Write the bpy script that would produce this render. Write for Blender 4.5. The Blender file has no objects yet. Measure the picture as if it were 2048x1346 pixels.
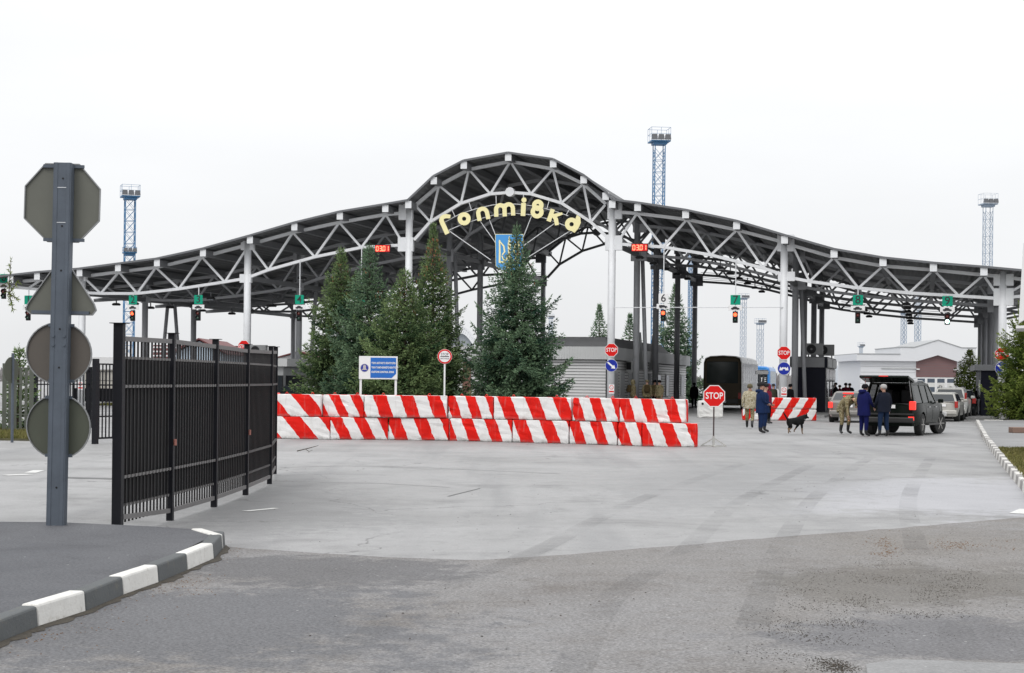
import bpy, bmesh, math, random
import numpy as np
from mathutils import Vector, Matrix

# ------------------------------------------------------------------ camera, sky, sun, exposure
F, CX, CY, ROLL, CH = 3300.0, 1024.0, 760.0, 0.0105, 1.82
SC = bpy.context.scene
COL = SC.collection
random.seed(7)
R = math.radians

cam_d = bpy.data.cameras.new('camera')
cam = bpy.data.objects.new('camera', cam_d)
COL.objects.link(cam)
SC.camera = cam
cam_d.sensor_fit = 'HORIZONTAL'
cam_d.sensor_width = 36.0
cam_d.lens = F / 2048.0 * 36.0
cam_d.shift_y = (CY - 673.0) / 2048.0
cam_d.clip_start = 0.1
cam_d.clip_end = 6000.0
cam.location = (0, 0, CH)
cam.rotation_euler = (math.pi / 2, -ROLL, 0)

SUN_EL, SUN_AZ = R(48), R(205)
world = bpy.data.worlds.new('World')
SC.world = world
world.use_nodes = True
wn, wl = world.node_tree.nodes, world.node_tree.links
wn.clear()
wout = wn.new('ShaderNodeOutputWorld')
wbg = wn.new('ShaderNodeBackground')
wsky = wn.new('ShaderNodeTexSky')
wsky.sky_type = 'NISHITA'
wsky.sun_disc = False
wsky.sun_elevation = SUN_EL
wsky.sun_rotation = SUN_AZ
wsky.dust_density = 4.0
wscale = wn.new('ShaderNodeVectorMath'); wscale.operation = 'SCALE'
wscale.inputs['Scale'].default_value = 0.1
wl.new(wsky.outputs[0], wscale.inputs[0])
# overcast layer: pale stratus, brighter towards the zenith as an overcast sky is
wtc = wn.new('ShaderNodeTexCoord')
wsep = wn.new('ShaderNodeSeparateXYZ')
wl.new(wtc.outputs['Generated'], wsep.inputs[0])
wup = wn.new('ShaderNodeMath'); wup.operation = 'MAXIMUM'; wup.inputs[1].default_value = 0.0
wl.new(wsep.outputs['Z'], wup.inputs[0])
wgr = wn.new('ShaderNodeMath'); wgr.operation = 'MULTIPLY_ADD'
wgr.inputs[1].default_value = 0.95; wgr.inputs[2].default_value = 0.90
wl.new(wup.outputs[0], wgr.inputs[0])
wno = wn.new('ShaderNodeTexNoise')
wno.inputs['Scale'].default_value = 2.2; wno.inputs['Detail'].default_value = 5
wmap = wn.new('ShaderNodeMapping'); wmap.inputs['Scale'].default_value = (1, 1, 4.0)
wl.new(wtc.outputs['Generated'], wmap.inputs[0]); wl.new(wmap.outputs[0], wno.inputs['Vector'])
wmr = wn.new('ShaderNodeMapRange')
wmr.inputs['From Min'].default_value = 0.3; wmr.inputs['From Max'].default_value = 0.7
wmr.inputs['To Min'].default_value = 0.94; wmr.inputs['To Max'].default_value = 1.05
wl.new(wno.outputs[0], wmr.inputs['Value'])
wmul = wn.new('ShaderNodeMath'); wmul.operation = 'MULTIPLY'
wl.new(wgr.outputs[0], wmul.inputs[0]); wl.new(wmr.outputs[0], wmul.inputs[1])
wcol = wn.new('ShaderNodeVectorMath'); wcol.operation = 'SCALE'
wcol.inputs[0].default_value = (0.985, 0.995, 1.01)
wl.new(wmul.outputs[0], wcol.inputs['Scale'])
wmix = wn.new('ShaderNodeMix'); wmix.data_type = 'RGBA'
wmix.inputs['Factor'].default_value = 0.93
wl.new(wscale.outputs[0], wmix.inputs['A']); wl.new(wcol.outputs[0], wmix.inputs['B'])
wl.new(wmix.outputs['Result'], wbg.inputs['Color'])
wbg.inputs['Strength'].default_value = 1.0
wl.new(wbg.outputs[0], wout.inputs['Surface'])

sun_d = bpy.data.lights.new('sun', 'SUN')
sun_d.energy = 0.9
sun_d.angle = R(25)
sun_d.color = (1.0, 0.97, 0.93)
sun = bpy.data.objects.new('sun', sun_d)
COL.objects.link(sun)
sun.location = (-20, -30, 60)
_sd = Vector((math.sin(SUN_AZ) * math.cos(SUN_EL), math.cos(SUN_AZ) * math.cos(SUN_EL), math.sin(SUN_EL)))
sun.rotation_euler = _sd.to_track_quat('Z', 'Y').to_euler()

SC.view_settings.view_transform = 'Standard'
SC.view_settings.look = 'None'
SC.view_settings.exposure = 0.0
SC.view_settings.gamma = 1.0
SC.view_settings.use_curve_mapping = False

# ------------------------------------------------------------------ measuring helpers
def ray(px, py):
    c, s = math.cos(ROLL), math.sin(ROLL)
    dx, dy = px - CX, CY - py
    return (dx * c - dy * s) / F, (dx * s + dy * c) / F
def at(px, py, Y):
    x, z = ray(px, py)
    return Vector((x * Y, Y, CH + z * Y))
def G(px, py, z=0.0):
    x, zz = ray(px, py)
    Y = (z - CH) / zz
    return Vector((x * Y, Y, z))
TH = R(14.0)
Y0 = 92.0
A_ = Vector((math.sin(TH), math.cos(TH), 0)); B_ = Vector((math.cos(TH), -math.sin(TH), 0))
P0 = Vector((0, Y0, 0))
def CL(px, py, t=0.0):          # point of the canopy's own frame (along the front, height) on its plane t
    x, z = ray(px, py)
    Y = (t + Y0 * math.cos(TH)) / (x * math.sin(TH) + math.cos(TH))
    return Vector((Y * (x * math.cos(TH) - math.sin(TH)) + Y0 * math.sin(TH), t, CH + z * Y))
def CW(s, t, z=0.0):
    return P0 + B_ * s + A_ * t + Vector((0, 0, z))

# ------------------------------------------------------------------ mesh helper
class MB:
    def __init__(self):
        self.v = []; self.f = []; self.m = []
        self.cur = 0
    def add(self, verts, faces):
        o = len(self.v)
        self.v += [tuple(p) for p in verts]
        for f in faces:
            self.f.append(tuple(i + o for i in f)); self.m.append(self.cur)
        return self
    def box(self, c, s, rz=0.0):
        hx, hy, hz = s[0] / 2, s[1] / 2, s[2] / 2
        cs, sn = math.cos(rz), math.sin(rz)
        vs = []
        for dz in (-hz, hz):
            for dx, dy in ((-hx, -hy), (hx, -hy), (hx, hy), (-hx, hy)):
                vs.append((c[0] + dx * cs - dy * sn, c[1] + dx * sn + dy * cs, c[2] + dz))
        return self.add(vs, [(3, 2, 1, 0), (4, 5, 6, 7), (0, 1, 5, 4), (1, 2, 6, 5), (2, 3, 7, 6), (3, 0, 4, 7)])
    def bx(self, x0, x1, y0, y1, z0, z1):
        return self.box(((x0 + x1) / 2, (y0 + y1) / 2, (z0 + z1) / 2), (x1 - x0, y1 - y0, z1 - z0))
    def tube(self, p0, p1, r0, r1=None, n=8, caps=True):
        p0, p1 = Vector(p0), Vector(p1)
        r1 = r0 if r1 is None else r1
        d = (p1 - p0).normalized()
        u = d.orthogonal().normalized(); w = d.cross(u)
        vs = []
        for p, r in ((p0, r0), (p1, r1)):
            for k in range(n):
                a = 2 * math.pi * k / n
                vs.append(p + (u * math.cos(a) + w * math.sin(a)) * r)
        fs = [(k, (k + 1) % n, n + (k + 1) % n, n + k) for k in range(n)]
        if caps:
            fs += [tuple(range(n - 1, -1, -1)), tuple(range(n, 2 * n))]
        return self.add(vs, fs)
    def path(self, pts, rs, n=6):
        for i in range(len(pts) - 1):
            self.tube(pts[i], pts[i + 1], rs[i], rs[i + 1], n)
        return self
    def bar(self, p0, p1, w, h, up=(0, 0, 1)):
        p0, p1 = Vector(p0), Vector(p1)
        d = (p1 - p0).normalized()
        up = Vector(up)
        sd = d.cross(up)
        if sd.length < 1e-5:
            sd = Vector((1, 0, 0))
        sd.normalize(); u2 = sd.cross(d)
        vs = []
        for p in (p0, p1):
            for a, b in ((-1, -1), (1, -1), (1, 1), (-1, 1)):
                vs.append(p + sd * (a * w / 2) + u2 * (b * h / 2))
        return self.add(vs, [(0, 1, 2, 3), (7, 6, 5, 4), (0, 4, 5, 1), (1, 5, 6, 2), (2, 6, 7, 3), (3, 7, 4, 0)])
    def prism(self, pts, d0, d1, fn):
        """pts: 2-D outline; fn(a, b, d) -> 3-D"""
        n = len(pts)
        vs = [fn(a, b, d0) for a, b in pts] + [fn(a, b, d1) for a, b in pts]
        fs = [tuple(range(n)), tuple(range(2 * n - 1, n - 1, -1))]
        fs += [(i, i + n, (i + 1) % n + n, (i + 1) % n) for i in range(n)]
        return self.add(vs, fs)
    def ring(self, cx, cz, ro, ri, d0, d1, fn, n=28):
        vs = []
        for d in (d0, d1):
            for r in (ro, ri):
                for k in range(n):
                    a = 2 * math.pi * k / n
                    vs.append(fn(cx + r * math.cos(a), cz + r * math.sin(a), d))
        fs = []
        for k in range(n):
            j = (k + 1) % n
            fs += [(k, j, n + j, n + k), (2 * n + k, 3 * n + k, 3 * n + j, 2 * n + j),
                   (k, 2 * n + k, 2 * n + j, j), (n + k, n + j, 3 * n + j, 3 * n + k)]
        return self.add(vs, fs)
    def lathe(self, prof, c, n=16, axis='z'):
        vs = []
        for r, h in prof:
            for k in range(n):
                a = 2 * math.pi * k / n
                if axis == 'z': vs.append((c[0] + r * math.cos(a), c[1] + r * math.sin(a), c[2] + h))
                elif axis == 'x': vs.append((c[0] + h, c[1] + r * math.cos(a), c[2] + r * math.sin(a)))
                else: vs.append((c[0] + r * math.cos(a), c[1] + h, c[2] + r * math.sin(a)))
        fs = []
        m = len(prof)
        for i in range(m - 1):
            for k in range(n):
                j = (k + 1) % n
                fs.append((i * n + k, i * n + j, (i + 1) * n + j, (i + 1) * n + k))
        fs += [tuple(range(n - 1, -1, -1)), tuple(range((m - 1) * n, m * n))]
        return self.add(vs, fs)
    def build(self, name, mat, parent=None, smooth=False, bevel=0.0, seg=2, loc=None, fix=True):
        me = bpy.data.meshes.new(name)
        me.from_pydata(self.v, [], self.f)
        mats = mat if isinstance(mat, (list, tuple)) else [mat]
        for m in mats: me.materials.append(m)
        if len(mats) > 1:
            me.polygons.foreach_set('material_index', self.m)
        if fix:
            bm = bmesh.new(); bm.from_mesh(me)
            bmesh.ops.recalc_face_normals(bm, faces=bm.faces)
            bm.to_mesh(me); bm.free()
        if smooth:
            me.polygons.foreach_set('use_smooth', [True] * len(me.polygons))
        me.update()
        o = bpy.data.objects.new(name, me)
        COL.objects.link(o)
        if parent is not None: o.parent = parent
        if loc is not None: o.location = loc
        if bevel:
            b = o.modifiers.new('bevel', 'BEVEL'); b.width = bevel; b.segments = seg; b.limit_method = 'ANGLE'
            b.harden_normals = False
        return o

def XZ(a, b, d): return (a, d, b)          # outline in a vertical plane facing the camera, depth along +y
def YZ(a, b, d): return (d, a, b)
def XY(a, b, d): return (a, b, d)

def tag(o, label=None, cat=None, group=None, kind=None):
    if label: o['label'] = label
    if cat: o['category'] = cat
    if group: o['group'] = group
    if kind: o['kind'] = kind
    return o
def thing(name, label, cat, loc=(0, 0, 0), rz=0.0, group=None):
    o = bpy.data.objects.new(name, None)
    o.empty_display_size = 0.2
    COL.objects.link(o)
    o.location = loc; o.rotation_euler = (0, 0, rz)
    return tag(o, label, cat, group)
def kids(o): return [c for c in bpy.data.objects if c.parent is o]
def copy_tree(o, parent=None, loc=None, rz=None, label=None):
    def rec(s, p):
        c = s.copy(); COL.objects.link(c); c.parent = p
        for ch in s.children: rec(ch, c)
        return c
    c = rec(o, parent)
    if loc is not None: c.location = loc
    if rz is not None: c.rotation_euler = (0, 0, rz)
    if label: c['label'] = label
    return c
_txt = {}
def text(name, s, size, mat, parent, loc, rot=(math.pi / 2, 0, 0), ext=0.004, ax='CENTER', sx=1.0, bold=0.0):
    key = (s, size, ext, ax, bold)
    if key not in _txt:
        cu = bpy.data.curves.new('t', 'FONT')
        cu.body = s; cu.size = size; cu.extrude = ext; cu.align_x = ax; cu.align_y = 'CENTER'; cu.offset = bold
        cu.resolution_u = 4
        to = bpy.data.objects.new('t', cu); COL.objects.link(to)
        bpy.context.view_layer.update()
        _txt[key] = bpy.data.meshes.new_from_object(to.evaluated_get(bpy.context.evaluated_depsgraph_get()))
        bpy.data.objects.remove(to); bpy.data.curves.remove(cu)
    me = _txt[key].copy(); me.name = name
    me.materials.clear(); me.materials.append(mat)
    o = bpy.data.objects.new(name, me); COL.objects.link(o)
    o.parent = parent; o.location = loc; o.rotation_euler = rot; o.scale = (sx, 1, 1)
    return o

# ------------------------------------------------------------------ materials
def srgb(r, g, b):
    f = lambda c: (c / 255 / 12.92) if c / 255 <= 0.04045 else ((c / 255 + 0.055) / 1.055) ** 2.4
    return (f(r), f(g), f(b))
def newmat(name):
    m = bpy.data.materials.new(name); m.use_nodes = True
    nt = m.node_tree
    return m, nt.nodes, nt.links, nt.nodes['Principled BSDF']
def noise(n, l, vec, scale, detail=4, rough=0.55, dist=0.0):
    t = n.new('ShaderNodeTexNoise')
    t.inputs['Scale'].default_value = scale; t.inputs['Detail'].default_value = detail
    t.inputs['Roughness'].default_value = rough; t.inputs['Distortion'].default_value = dist
    if vec is not None: l.new(vec, t.inputs['Vector'])
    return t.outputs[0]
def mrange(n, l, val, a, b, c, d, smooth=False):
    t = n.new('ShaderNodeMapRange')
    if smooth: t.interpolation_type = 'SMOOTHSTEP'
    for k, x in zip(('From Min', 'From Max', 'To Min', 'To Max'), (a, b, c, d)): t.inputs[k].default_value = x
    l.new(val, t.inputs['Value'])
    return t.outputs[0]
def mixc(n, l, fac, a, b, mode='MIX'):
    t = n.new('ShaderNodeMix'); t.data_type = 'RGBA'; t.blend_type = mode
    if isinstance(fac, float): t.inputs['Factor'].default_value = fac
    else: l.new(fac, t.inputs['Factor'])
    for k, x in (('A', a), ('B', b)):
        if isinstance(x, tuple): t.inputs[k].default_value = (*x[:3], 1)
        else: l.new(x, t.inputs[k])
    return t.outputs['Result']
def math_(n, l, op, a, b=None):
    t = n.new('ShaderNodeMath'); t.operation = op
    for i, x in enumerate((a, b)):
        if x is None: continue
        if isinstance(x, (int, float)): t.inputs[i].default_value = x
        else: l.new(x, t.inputs[i])
    return t.outputs[0]
def bump(n, l, h, strength, dist, bsdf):
    t = n.new('ShaderNodeBump')
    t.inputs['Strength'].default_value = strength; t.inputs['Distance'].default_value = dist
    l.new(h, t.inputs['Height']); l.new(t.outputs[0], bsdf.inputs['Normal'])
_m = {}
def pm(name, col, rough=0.6, metal=0.0, var=0.12, scale=3.0, dirt=0.0, dirtcol=(0.12, 0.10, 0.08), bmp=0.0, bscale=60.0, coat=0.0, spec=None):
    """plain procedural paint/metal/concrete: base colour broken up by noise, blotchy dirt and fine relief"""
    if name in _m: return _m[name]
    m, n, l, p = newmat(name)
    tc = n.new('ShaderNodeTexCoord').outputs['Object']
    a = noise(n, l, tc, scale, 6, 0.6)
    f = mrange(n, l, a, 0.25, 0.75, 1 - var, 1 + var)
    c = n.new('ShaderNodeVectorMath'); c.operation = 'SCALE'
    c.inputs[0].default_value = col[:3]
    l.new(f, c.inputs['Scale'])
    out = c.outputs[0]
    if dirt:
        d = noise(n, l, tc, scale * 2.7, 8, 0.68, 0.3)
        out = mixc(n, l, mrange(n, l, d, 0.52, 0.75, 0.0, dirt, True), out, dirtcol)
    l.new(out, p.inputs['Base Color'])
    p.inputs['Metallic'].default_value = metal
    l.new(mrange(n, l, a, 0.2, 0.8, max(0.03, rough - 0.08), min(1, rough + 0.08)), p.inputs['Roughness'])
    if coat:
        p.inputs['Coat Weight'].default_value = coat; p.inputs['Coat Roughness'].default_value = 0.08
    if spec is not None: p.inputs['Specular IOR Level'].default_value = spec
    if bmp:
        bump(n, l, noise(n, l, tc, bscale, 5, 0.7), bmp, 0.01, p)
    _m[name] = m
    return m
def emit(name, col, strength):
    if name in _m: return _m[name]
    m, n, l, p = newmat(name)
    p.inputs['Base Color'].default_value = (*col, 1)
    p.inputs['Emission Color'].default_value = (*col, 1)
    p.inputs['Emission Strength'].default_value = strength
    p.inputs['Roughness'].default_value = 0.3
    _m[name] = m
    return m
def glassm(name, col=(0.02, 0.025, 0.03), rough=0.05, alpha=1.0):
    if name in _m: return _m[name]
    m, n, l, p = newmat(name)
    p.inputs['Base Color'].default_value = (*col, 1)
    p.inputs['Roughness'].default_value = rough
    p.inputs['Specular IOR Level'].default_value = 0.7
    p.inputs['Alpha'].default_value = alpha
    tc = n.new('ShaderNodeTexCoord').outputs['Object']
    l.new(mrange(n, l, noise(n, l, tc, 4.0, 4), 0.3, 0.7, rough, rough + 0.06), p.inputs['Roughness'])
    _m[name] = m
    return m

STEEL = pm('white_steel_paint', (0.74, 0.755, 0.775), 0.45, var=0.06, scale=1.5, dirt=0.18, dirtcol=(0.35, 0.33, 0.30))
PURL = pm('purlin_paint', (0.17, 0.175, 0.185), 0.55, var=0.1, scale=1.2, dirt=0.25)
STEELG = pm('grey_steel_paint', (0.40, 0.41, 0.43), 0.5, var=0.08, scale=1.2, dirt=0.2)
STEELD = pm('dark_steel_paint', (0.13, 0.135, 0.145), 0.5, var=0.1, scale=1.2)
ROOF = pm('roof_sheet', (0.115, 0.118, 0.122), 0.55, var=0.2, scale=0.35, dirt=0.35, dirtcol=(0.10, 0.10, 0.105))
FENCE = pm('fence_black_paint', (0.009, 0.0095, 0.013), 0.5, var=0.25, scale=2.0, dirt=0.15, dirtcol=(0.03, 0.027, 0.024), spec=0.2)
FENCEB = pm('fence_bar_paint', (0.021, 0.02, 0.021), 0.5, var=0.2, scale=2.0, spec=0.3)
FENCEG = pm('fence_grey_paint', (0.13, 0.125, 0.125), 0.5, var=0.15, scale=2.0)
RED = pm('sign_red', srgb(208, 22, 20), 0.45, var=0.04, scale=2, spec=0.2)
WHITE = pm('sign_white', (0.78, 0.78, 0.78), 0.45, var=0.03, scale=2)
BLUE = pm('sign_blue', srgb(30, 48, 150), 0.45, var=0.05, spec=0.2)
TEAL = pm('sign_teal', srgb(10, 150, 120), 0.45, var=0.05, spec=0.2)
INK = pm('sign_ink', (0.02, 0.02, 0.025), 0.5, var=0.1)
ALU = pm('sign_back_alu', (0.185, 0.185, 0.165), 0.5, metal=0.1, var=0.12, scale=2.5, dirt=0.3, dirtcol=(0.12, 0.11, 0.09))
GALV = pm('galvanised_post', (0.088, 0.105, 0.13), 0.5, metal=0.1, spec=.35, var=0.2, scale=3.0, dirt=0.3, dirtcol=(0.08, 0.09, 0.11), bmp=0.15, bscale=90)
YEL = pm('letter_yellow', srgb(243, 234, 178), 0.5, var=0.05, scale=1.0, dirt=0.12, dirtcol=(0.45, 0.4, 0.25))
BLACK = pm('black_plastic', (0.012, 0.012, 0.014), 0.5, var=0.2, spec=0.3)
GLASS = glassm('dark_glass')
CONC = pm('concrete', (0.42, 0.41, 0.39), 0.85, var=0.15, scale=2.0, dirt=0.4, dirtcol=(0.2, 0.19, 0.17), bmp=0.4, bscale=40)
# ------------------------------------------------------------------ ground, roads, kerbs
def asphalt(name, c1, c2, c3, rough, stain, agg, bmp, cracks=0.0, debris=0.0, wet=0.35, streak=None, blots=()):
    m, n, l, p = newmat(name)
    tc = n.new('ShaderNodeTexCoord').outputs['Object']
    big = noise(n, l, tc, 0.11, 6, 0.6, 0.6)
    mid = noise(n, l, tc, 0.55, 7, 0.62, 0.4)
    fine = noise(n, l, tc, 38.0, 4, 0.75)
    col = mixc(n, l, mrange(n, l, big, 0.36, 0.64, 0, 1, True), c1, c2)
    col = mixc(n, l, mrange(n, l, mid, 0.5, 0.75, 0, stain, True), col, c3)
    m2 = noise(n, l, tc, 3.2, 6, .7, 1.0)
    col = mixc(n, l, mrange(n, l, m2, .50, .68, 0, stain * .55, True), col, c3)
    m3 = noise(n, l, tc, 1.3, 5, .65, 1.5)
    col = mixc(n, l, mrange(n, l, m3, .54, .70, 0, stain * .6, True), col, c2)
    if streak:                       # long worn tyre lanes running along the road
        mp = n.new('ShaderNodeMapping'); mp.inputs['Rotation'].default_value = (0, 0, streak[0]); mp.inputs['Scale'].default_value = (0.8, 0.05, 1)
        l.new(tc, mp.inputs[0])
        st = noise(n, l, mp.outputs[0], 1.0, 4, 0.6, 0.2)
        col = mixc(n, l, mrange(n, l, st, 0.45, 0.7, 0, streak[1], True), col, streak[2])
    for bx_, by_, ra, rb, ang, bc, amt in blots:         # old damp / oil stains with ragged outlines
        mp = n.new('ShaderNodeMapping'); mp.vector_type = 'TEXTURE'
        mp.inputs['Location'].default_value = (bx_, by_, 0); mp.inputs['Rotation'].default_value = (0, 0, ang); mp.inputs['Scale'].default_value = (ra, rb, 1)
        l.new(tc, mp.inputs[0])
        ln = n.new('ShaderNodeVectorMath'); ln.operation = 'LENGTH'; l.new(mp.outputs[0], ln.inputs[0])
        rg_ = math_(n, l, 'ADD', math_(n, l, 'ADD', ln.outputs['Value'], mrange(n, l, mid, .2, .8, -.5, .5)), mrange(n, l, noise(n, l, tc, 4.0, 7, .7, .6), .2, .8, -.55, .55))
        col = mixc(n, l, mrange(n, l, rg_, .55, 1.05, amt, 0.0, True), col, bc)
    ag = mrange(n, l, fine, 0.34, 0.66, 1 - agg, 1 + agg)
    sc = n.new('ShaderNodeVectorMath'); sc.operation = 'SCALE'
    l.new(col, sc.inputs[0]); l.new(ag, sc.inputs['Scale'])
    col = sc.outputs[0]
    vor = n.new('ShaderNodeTexVoronoi'); vor.inputs['Scale'].default_value = 9.0
    l.new(tc, vor.inputs['Vector'])
    # sparse light chips and dark specks of the aggregate
    sp = math_(n, l, 'LESS_THAN', vor.outputs['Distance'], 0.10)
    rnd = n.new('ShaderNodeSeparateColor'); l.new(vor.outputs['Color'], rnd.inputs[0])
    dk = math_(n, l, 'MULTIPLY', sp, math_(n, l, 'GREATER_THAN', rnd.outputs[0], 0.82))
    lt = math_(n, l, 'MULTIPLY', sp, math_(n, l, 'LESS_THAN', rnd.outputs[0], 0.10))
    col = mixc(n, l, math_(n, l, 'MULTIPLY', dk, 0.75), col, (0.03, 0.028, 0.026))
    col = mixc(n, l, math_(n, l, 'MULTIPLY', lt, 0.5), col, (0.6, 0.6, 0.58))
    if cracks:
        vc = n.new('ShaderNodeTexVoronoi'); vc.feature = 'DISTANCE_TO_EDGE'; vc.inputs['Scale'].default_value = 0.13
        dn = n.new('ShaderNodeTexNoise'); dn.inputs['Scale'].default_value = 0.8; dn.inputs['Detail'].default_value = 6
        l.new(tc, dn.inputs['Vector'])
        wv = n.new('ShaderNodeVectorMath'); wv.operation = 'MULTIPLY_ADD'
        l.new(dn.outputs['Color'], wv.inputs[0]); wv.inputs[1].default_value = (2.2, 2.2, 0); l.new(tc, wv.inputs[2])
        l.new(wv.outputs[0], vc.inputs['Vector'])
        ck = mrange(n, l, vc.outputs['Distance'], 0.0, 0.0030, cracks, 0.0)
        gate = mrange(n, l, noise(n, l, tc, 0.2, 2), 0.46, 0.56, 0, 1)
        col = mixc(n, l, math_(n, l, 'MULTIPLY', ck, gate), col, (0.06, 0.058, 0.055))
    if debris:
        wv2 = noise(n, l, tc, 1.1, 8, 0.72, 0.8)
        patch = mrange(n, l, noise(n, l, tc, 0.28, 3), 0.5, 0.62, 0, 1, True)
        grit = mrange(n, l, noise(n, l, tc, 22.0, 6, 0.85), 0.52, 0.62, 0, 1)
        d = math_(n, l, 'MULTIPLY', math_(n, l, 'MULTIPLY', mrange(n, l, wv2, 0.5, 0.66, 0, 1, True), patch), grit)
        col = mixc(n, l, math_(n, l, 'MULTIPLY', d, debris), col, (0.045, 0.04, 0.033))
    l.new(col, p.inputs['Base Color'])
    l.new(mrange(n, l, mid, 0.3, 0.7, rough - wet * 0.5, rough + 0.1), p.inputs['Roughness'])
    p.inputs['Specular IOR Level'].default_value = 0.45
    h = math_(n, l, 'ADD', math_(n, l, 'MULTIPLY', fine, 0.6), math_(n, l, 'MULTIPLY', mid, 0.8))
    bump(n, l, h, bmp, 0.012, p)
    return m
M_ROAD = asphalt('road_light_asphalt', (0.256, 0.254, 0.252), (0.318, 0.316, 0.316), (0.186, 0.185, 0.184), 0.62, 0.8, 0.16, 0.35, cracks=0.8, debris=0.35,
                 streak=(R(-13), 0.65, (0.195, 0.195, 0.198)),
                 blots=[(*G(1900, 990).xy, 3.2, 6.0, -.2, (.36, .36, .38), .8), (*G(560, 1010).xy, 1.8, 5.0, .2, (.19, .19, .19), .7), (*G(1500, 960).xy, 2.6, 9, -.3, (.21, .21, .212), .6)])
M_NEAR = asphalt('road_near_asphalt', (0.176, 0.164, 0.151), (0.212, 0.209, 0.211), (0.128, 0.115, 0.104), 0.8, 0.85, 0.5, 0.9, debris=0.85, wet=0.3,
    blots=[(*G(1960, 1275).xy, 1.9, 1.1, 0.1, (.10, .10, .108), .7), (*G(330, 1250).xy, 2.6, 2.6, 0, (.100, .102, .110), .85), (*G(620, 1140).xy, 1.6, 1.5, .2, (.095, .094, .098), .8), (*G(1830, 1165).xy, 1.8, 1.6, .2, (.095, .086, .072), .6)])
M_ISL = asphalt('island_dark_asphalt', (0.072, 0.075, 0.084), (0.098, 0.10, 0.108), (0.06, 0.06, 0.065), 0.8, 0.8, 0.45, 0.9)
M_PAVE = asphalt('pavement_asphalt', (0.20, 0.20, 0.20), (0.25, 0.25, 0.25), (0.16, 0.16, 0.16), 0.7, 0.7, 0.2, 0.5, debris=0.3)
M_WET = asphalt('wet_dark_asphalt', (0.075, 0.078, 0.088), (0.11, 0.112, 0.12), (0.07, 0.07, 0.075), 0.55, 0.7, 0.3, 0.7)

def sheet(name, pts, z, mat, thick=0.0, label=None):
    mb = MB()
    if thick: mb.prism(pts, z - thick, z, XY)
    else: mb.add([(x, y, z) for x, y in pts], [tuple(range(len(pts)))])
    o = mb.build(name, mat)
    if o.data.polygons[0].normal.z < 0 and not thick: o.data.flip_normals()
    return tag(o, label, None, None, 'structure')
def jag(pts, step=0.25, amp=0.035):           # break a straight edge into an uneven one
    out = []
    for (x0, y0), (x1, y1) in zip(pts[:-1], pts[1:]):
        n = max(1, int(math.hypot(x1 - x0, y1 - y0) / step))
        for k in range(n):
            t = k / n
            out.append((x0 + (x1 - x0) * t + random.uniform(-amp, amp), y0 + (y1 - y0) * t + random.uniform(-amp, amp)))
    out.append(pts[-1])
    return out
sheet('ground', [(-1500, -40), (1500, -40), (1500, 3500), (-1500, 3500)], 0.0, M_ROAD)
edge_px = [(452, 1094), (600, 1105), (780, 1115), (960, 1121), (1100, 1112), (1250, 1100), (1400, 1088), (1550, 1075), (1780, 1058), (2048, 1035)]
edge = [tuple(G(x, y).xy) for x, y in edge_px]
edge = [(-14, edge[0][1] - 0.3)] + edge + [(14, 27.5)]
sheet('road', jag(edge) + [(14, -15), (-14, -15)], 0.004, M_NEAR)
wp = [tuple(G(x, y).xy) for x, y in [(1735, 1330), (1800, 1322), (1900, 1325), (2060, 1330)]]
wq = [tuple(G(x, y).xy) for x, y in [(2060, 1205), (1960, 1235), (1860, 1262), (1790, 1290)]]
wb_ = [tuple(G(x, y).xy) for x, y in [(2080, 1400), (1740, 1400)]]
sheet('road_patch', jag(wp) + wb_, 0.008, M_PAVE)

# thin worn joint lines and white paint remnants on the road
PAINT = pm('road_paint_worn', (0.62, 0.62, 0.6), 0.7, var=0.1, scale=6, dirt=0.7, dirtcol=(0.3, 0.3, 0.3))
SEAM = pm('road_seam_tar', (0.16, 0.16, 0.16), 0.8, var=0.3, scale=8)
def mark(px_pts, w, mat, name='road_marking', z=0.006):
    for (a, b) in zip(px_pts[:-1], px_pts[1:]):
        p, q = G(*a), G(*b)
        d = (q - p); d.normalize(); s = Vector((-d.y, d.x, 0)) * w / 2
        mb = MB().add([p + s + Vector((0, 0, z)), p - s + Vector((0, 0, z)), q - s + Vector((0, 0, z)), q + s + Vector((0, 0, z))], [(0, 1, 2, 3)])
        tag(mb.build(name, mat), kind='structure')
mark([(490, 1023), (552, 1017)], 0.12, PAINT)
mark([(10, 951), (60, 949)], 0.25, PAINT); mark([(60, 946), (78, 941)], 0.22, PAINT)
mark([(2040, 1028), (2060, 1019)], 0.3, PAINT)
mark([(560, 935), (700, 932), (860, 936), (1120, 948)], 0.035, SEAM, 'road_seam')
mark([(500, 962), (760, 967), (900, 975)], 0.03, SEAM, 'road_seam')
mark([(896, 993), (960, 977)], 0.03, SEAM, 'road_seam')
mark([(120, 955), (235, 958)], 0.35, pm('road_patch_band', (0.16, 0.16, 0.16), 0.8, var=0.2), 'road_seam', 0.005)

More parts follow.
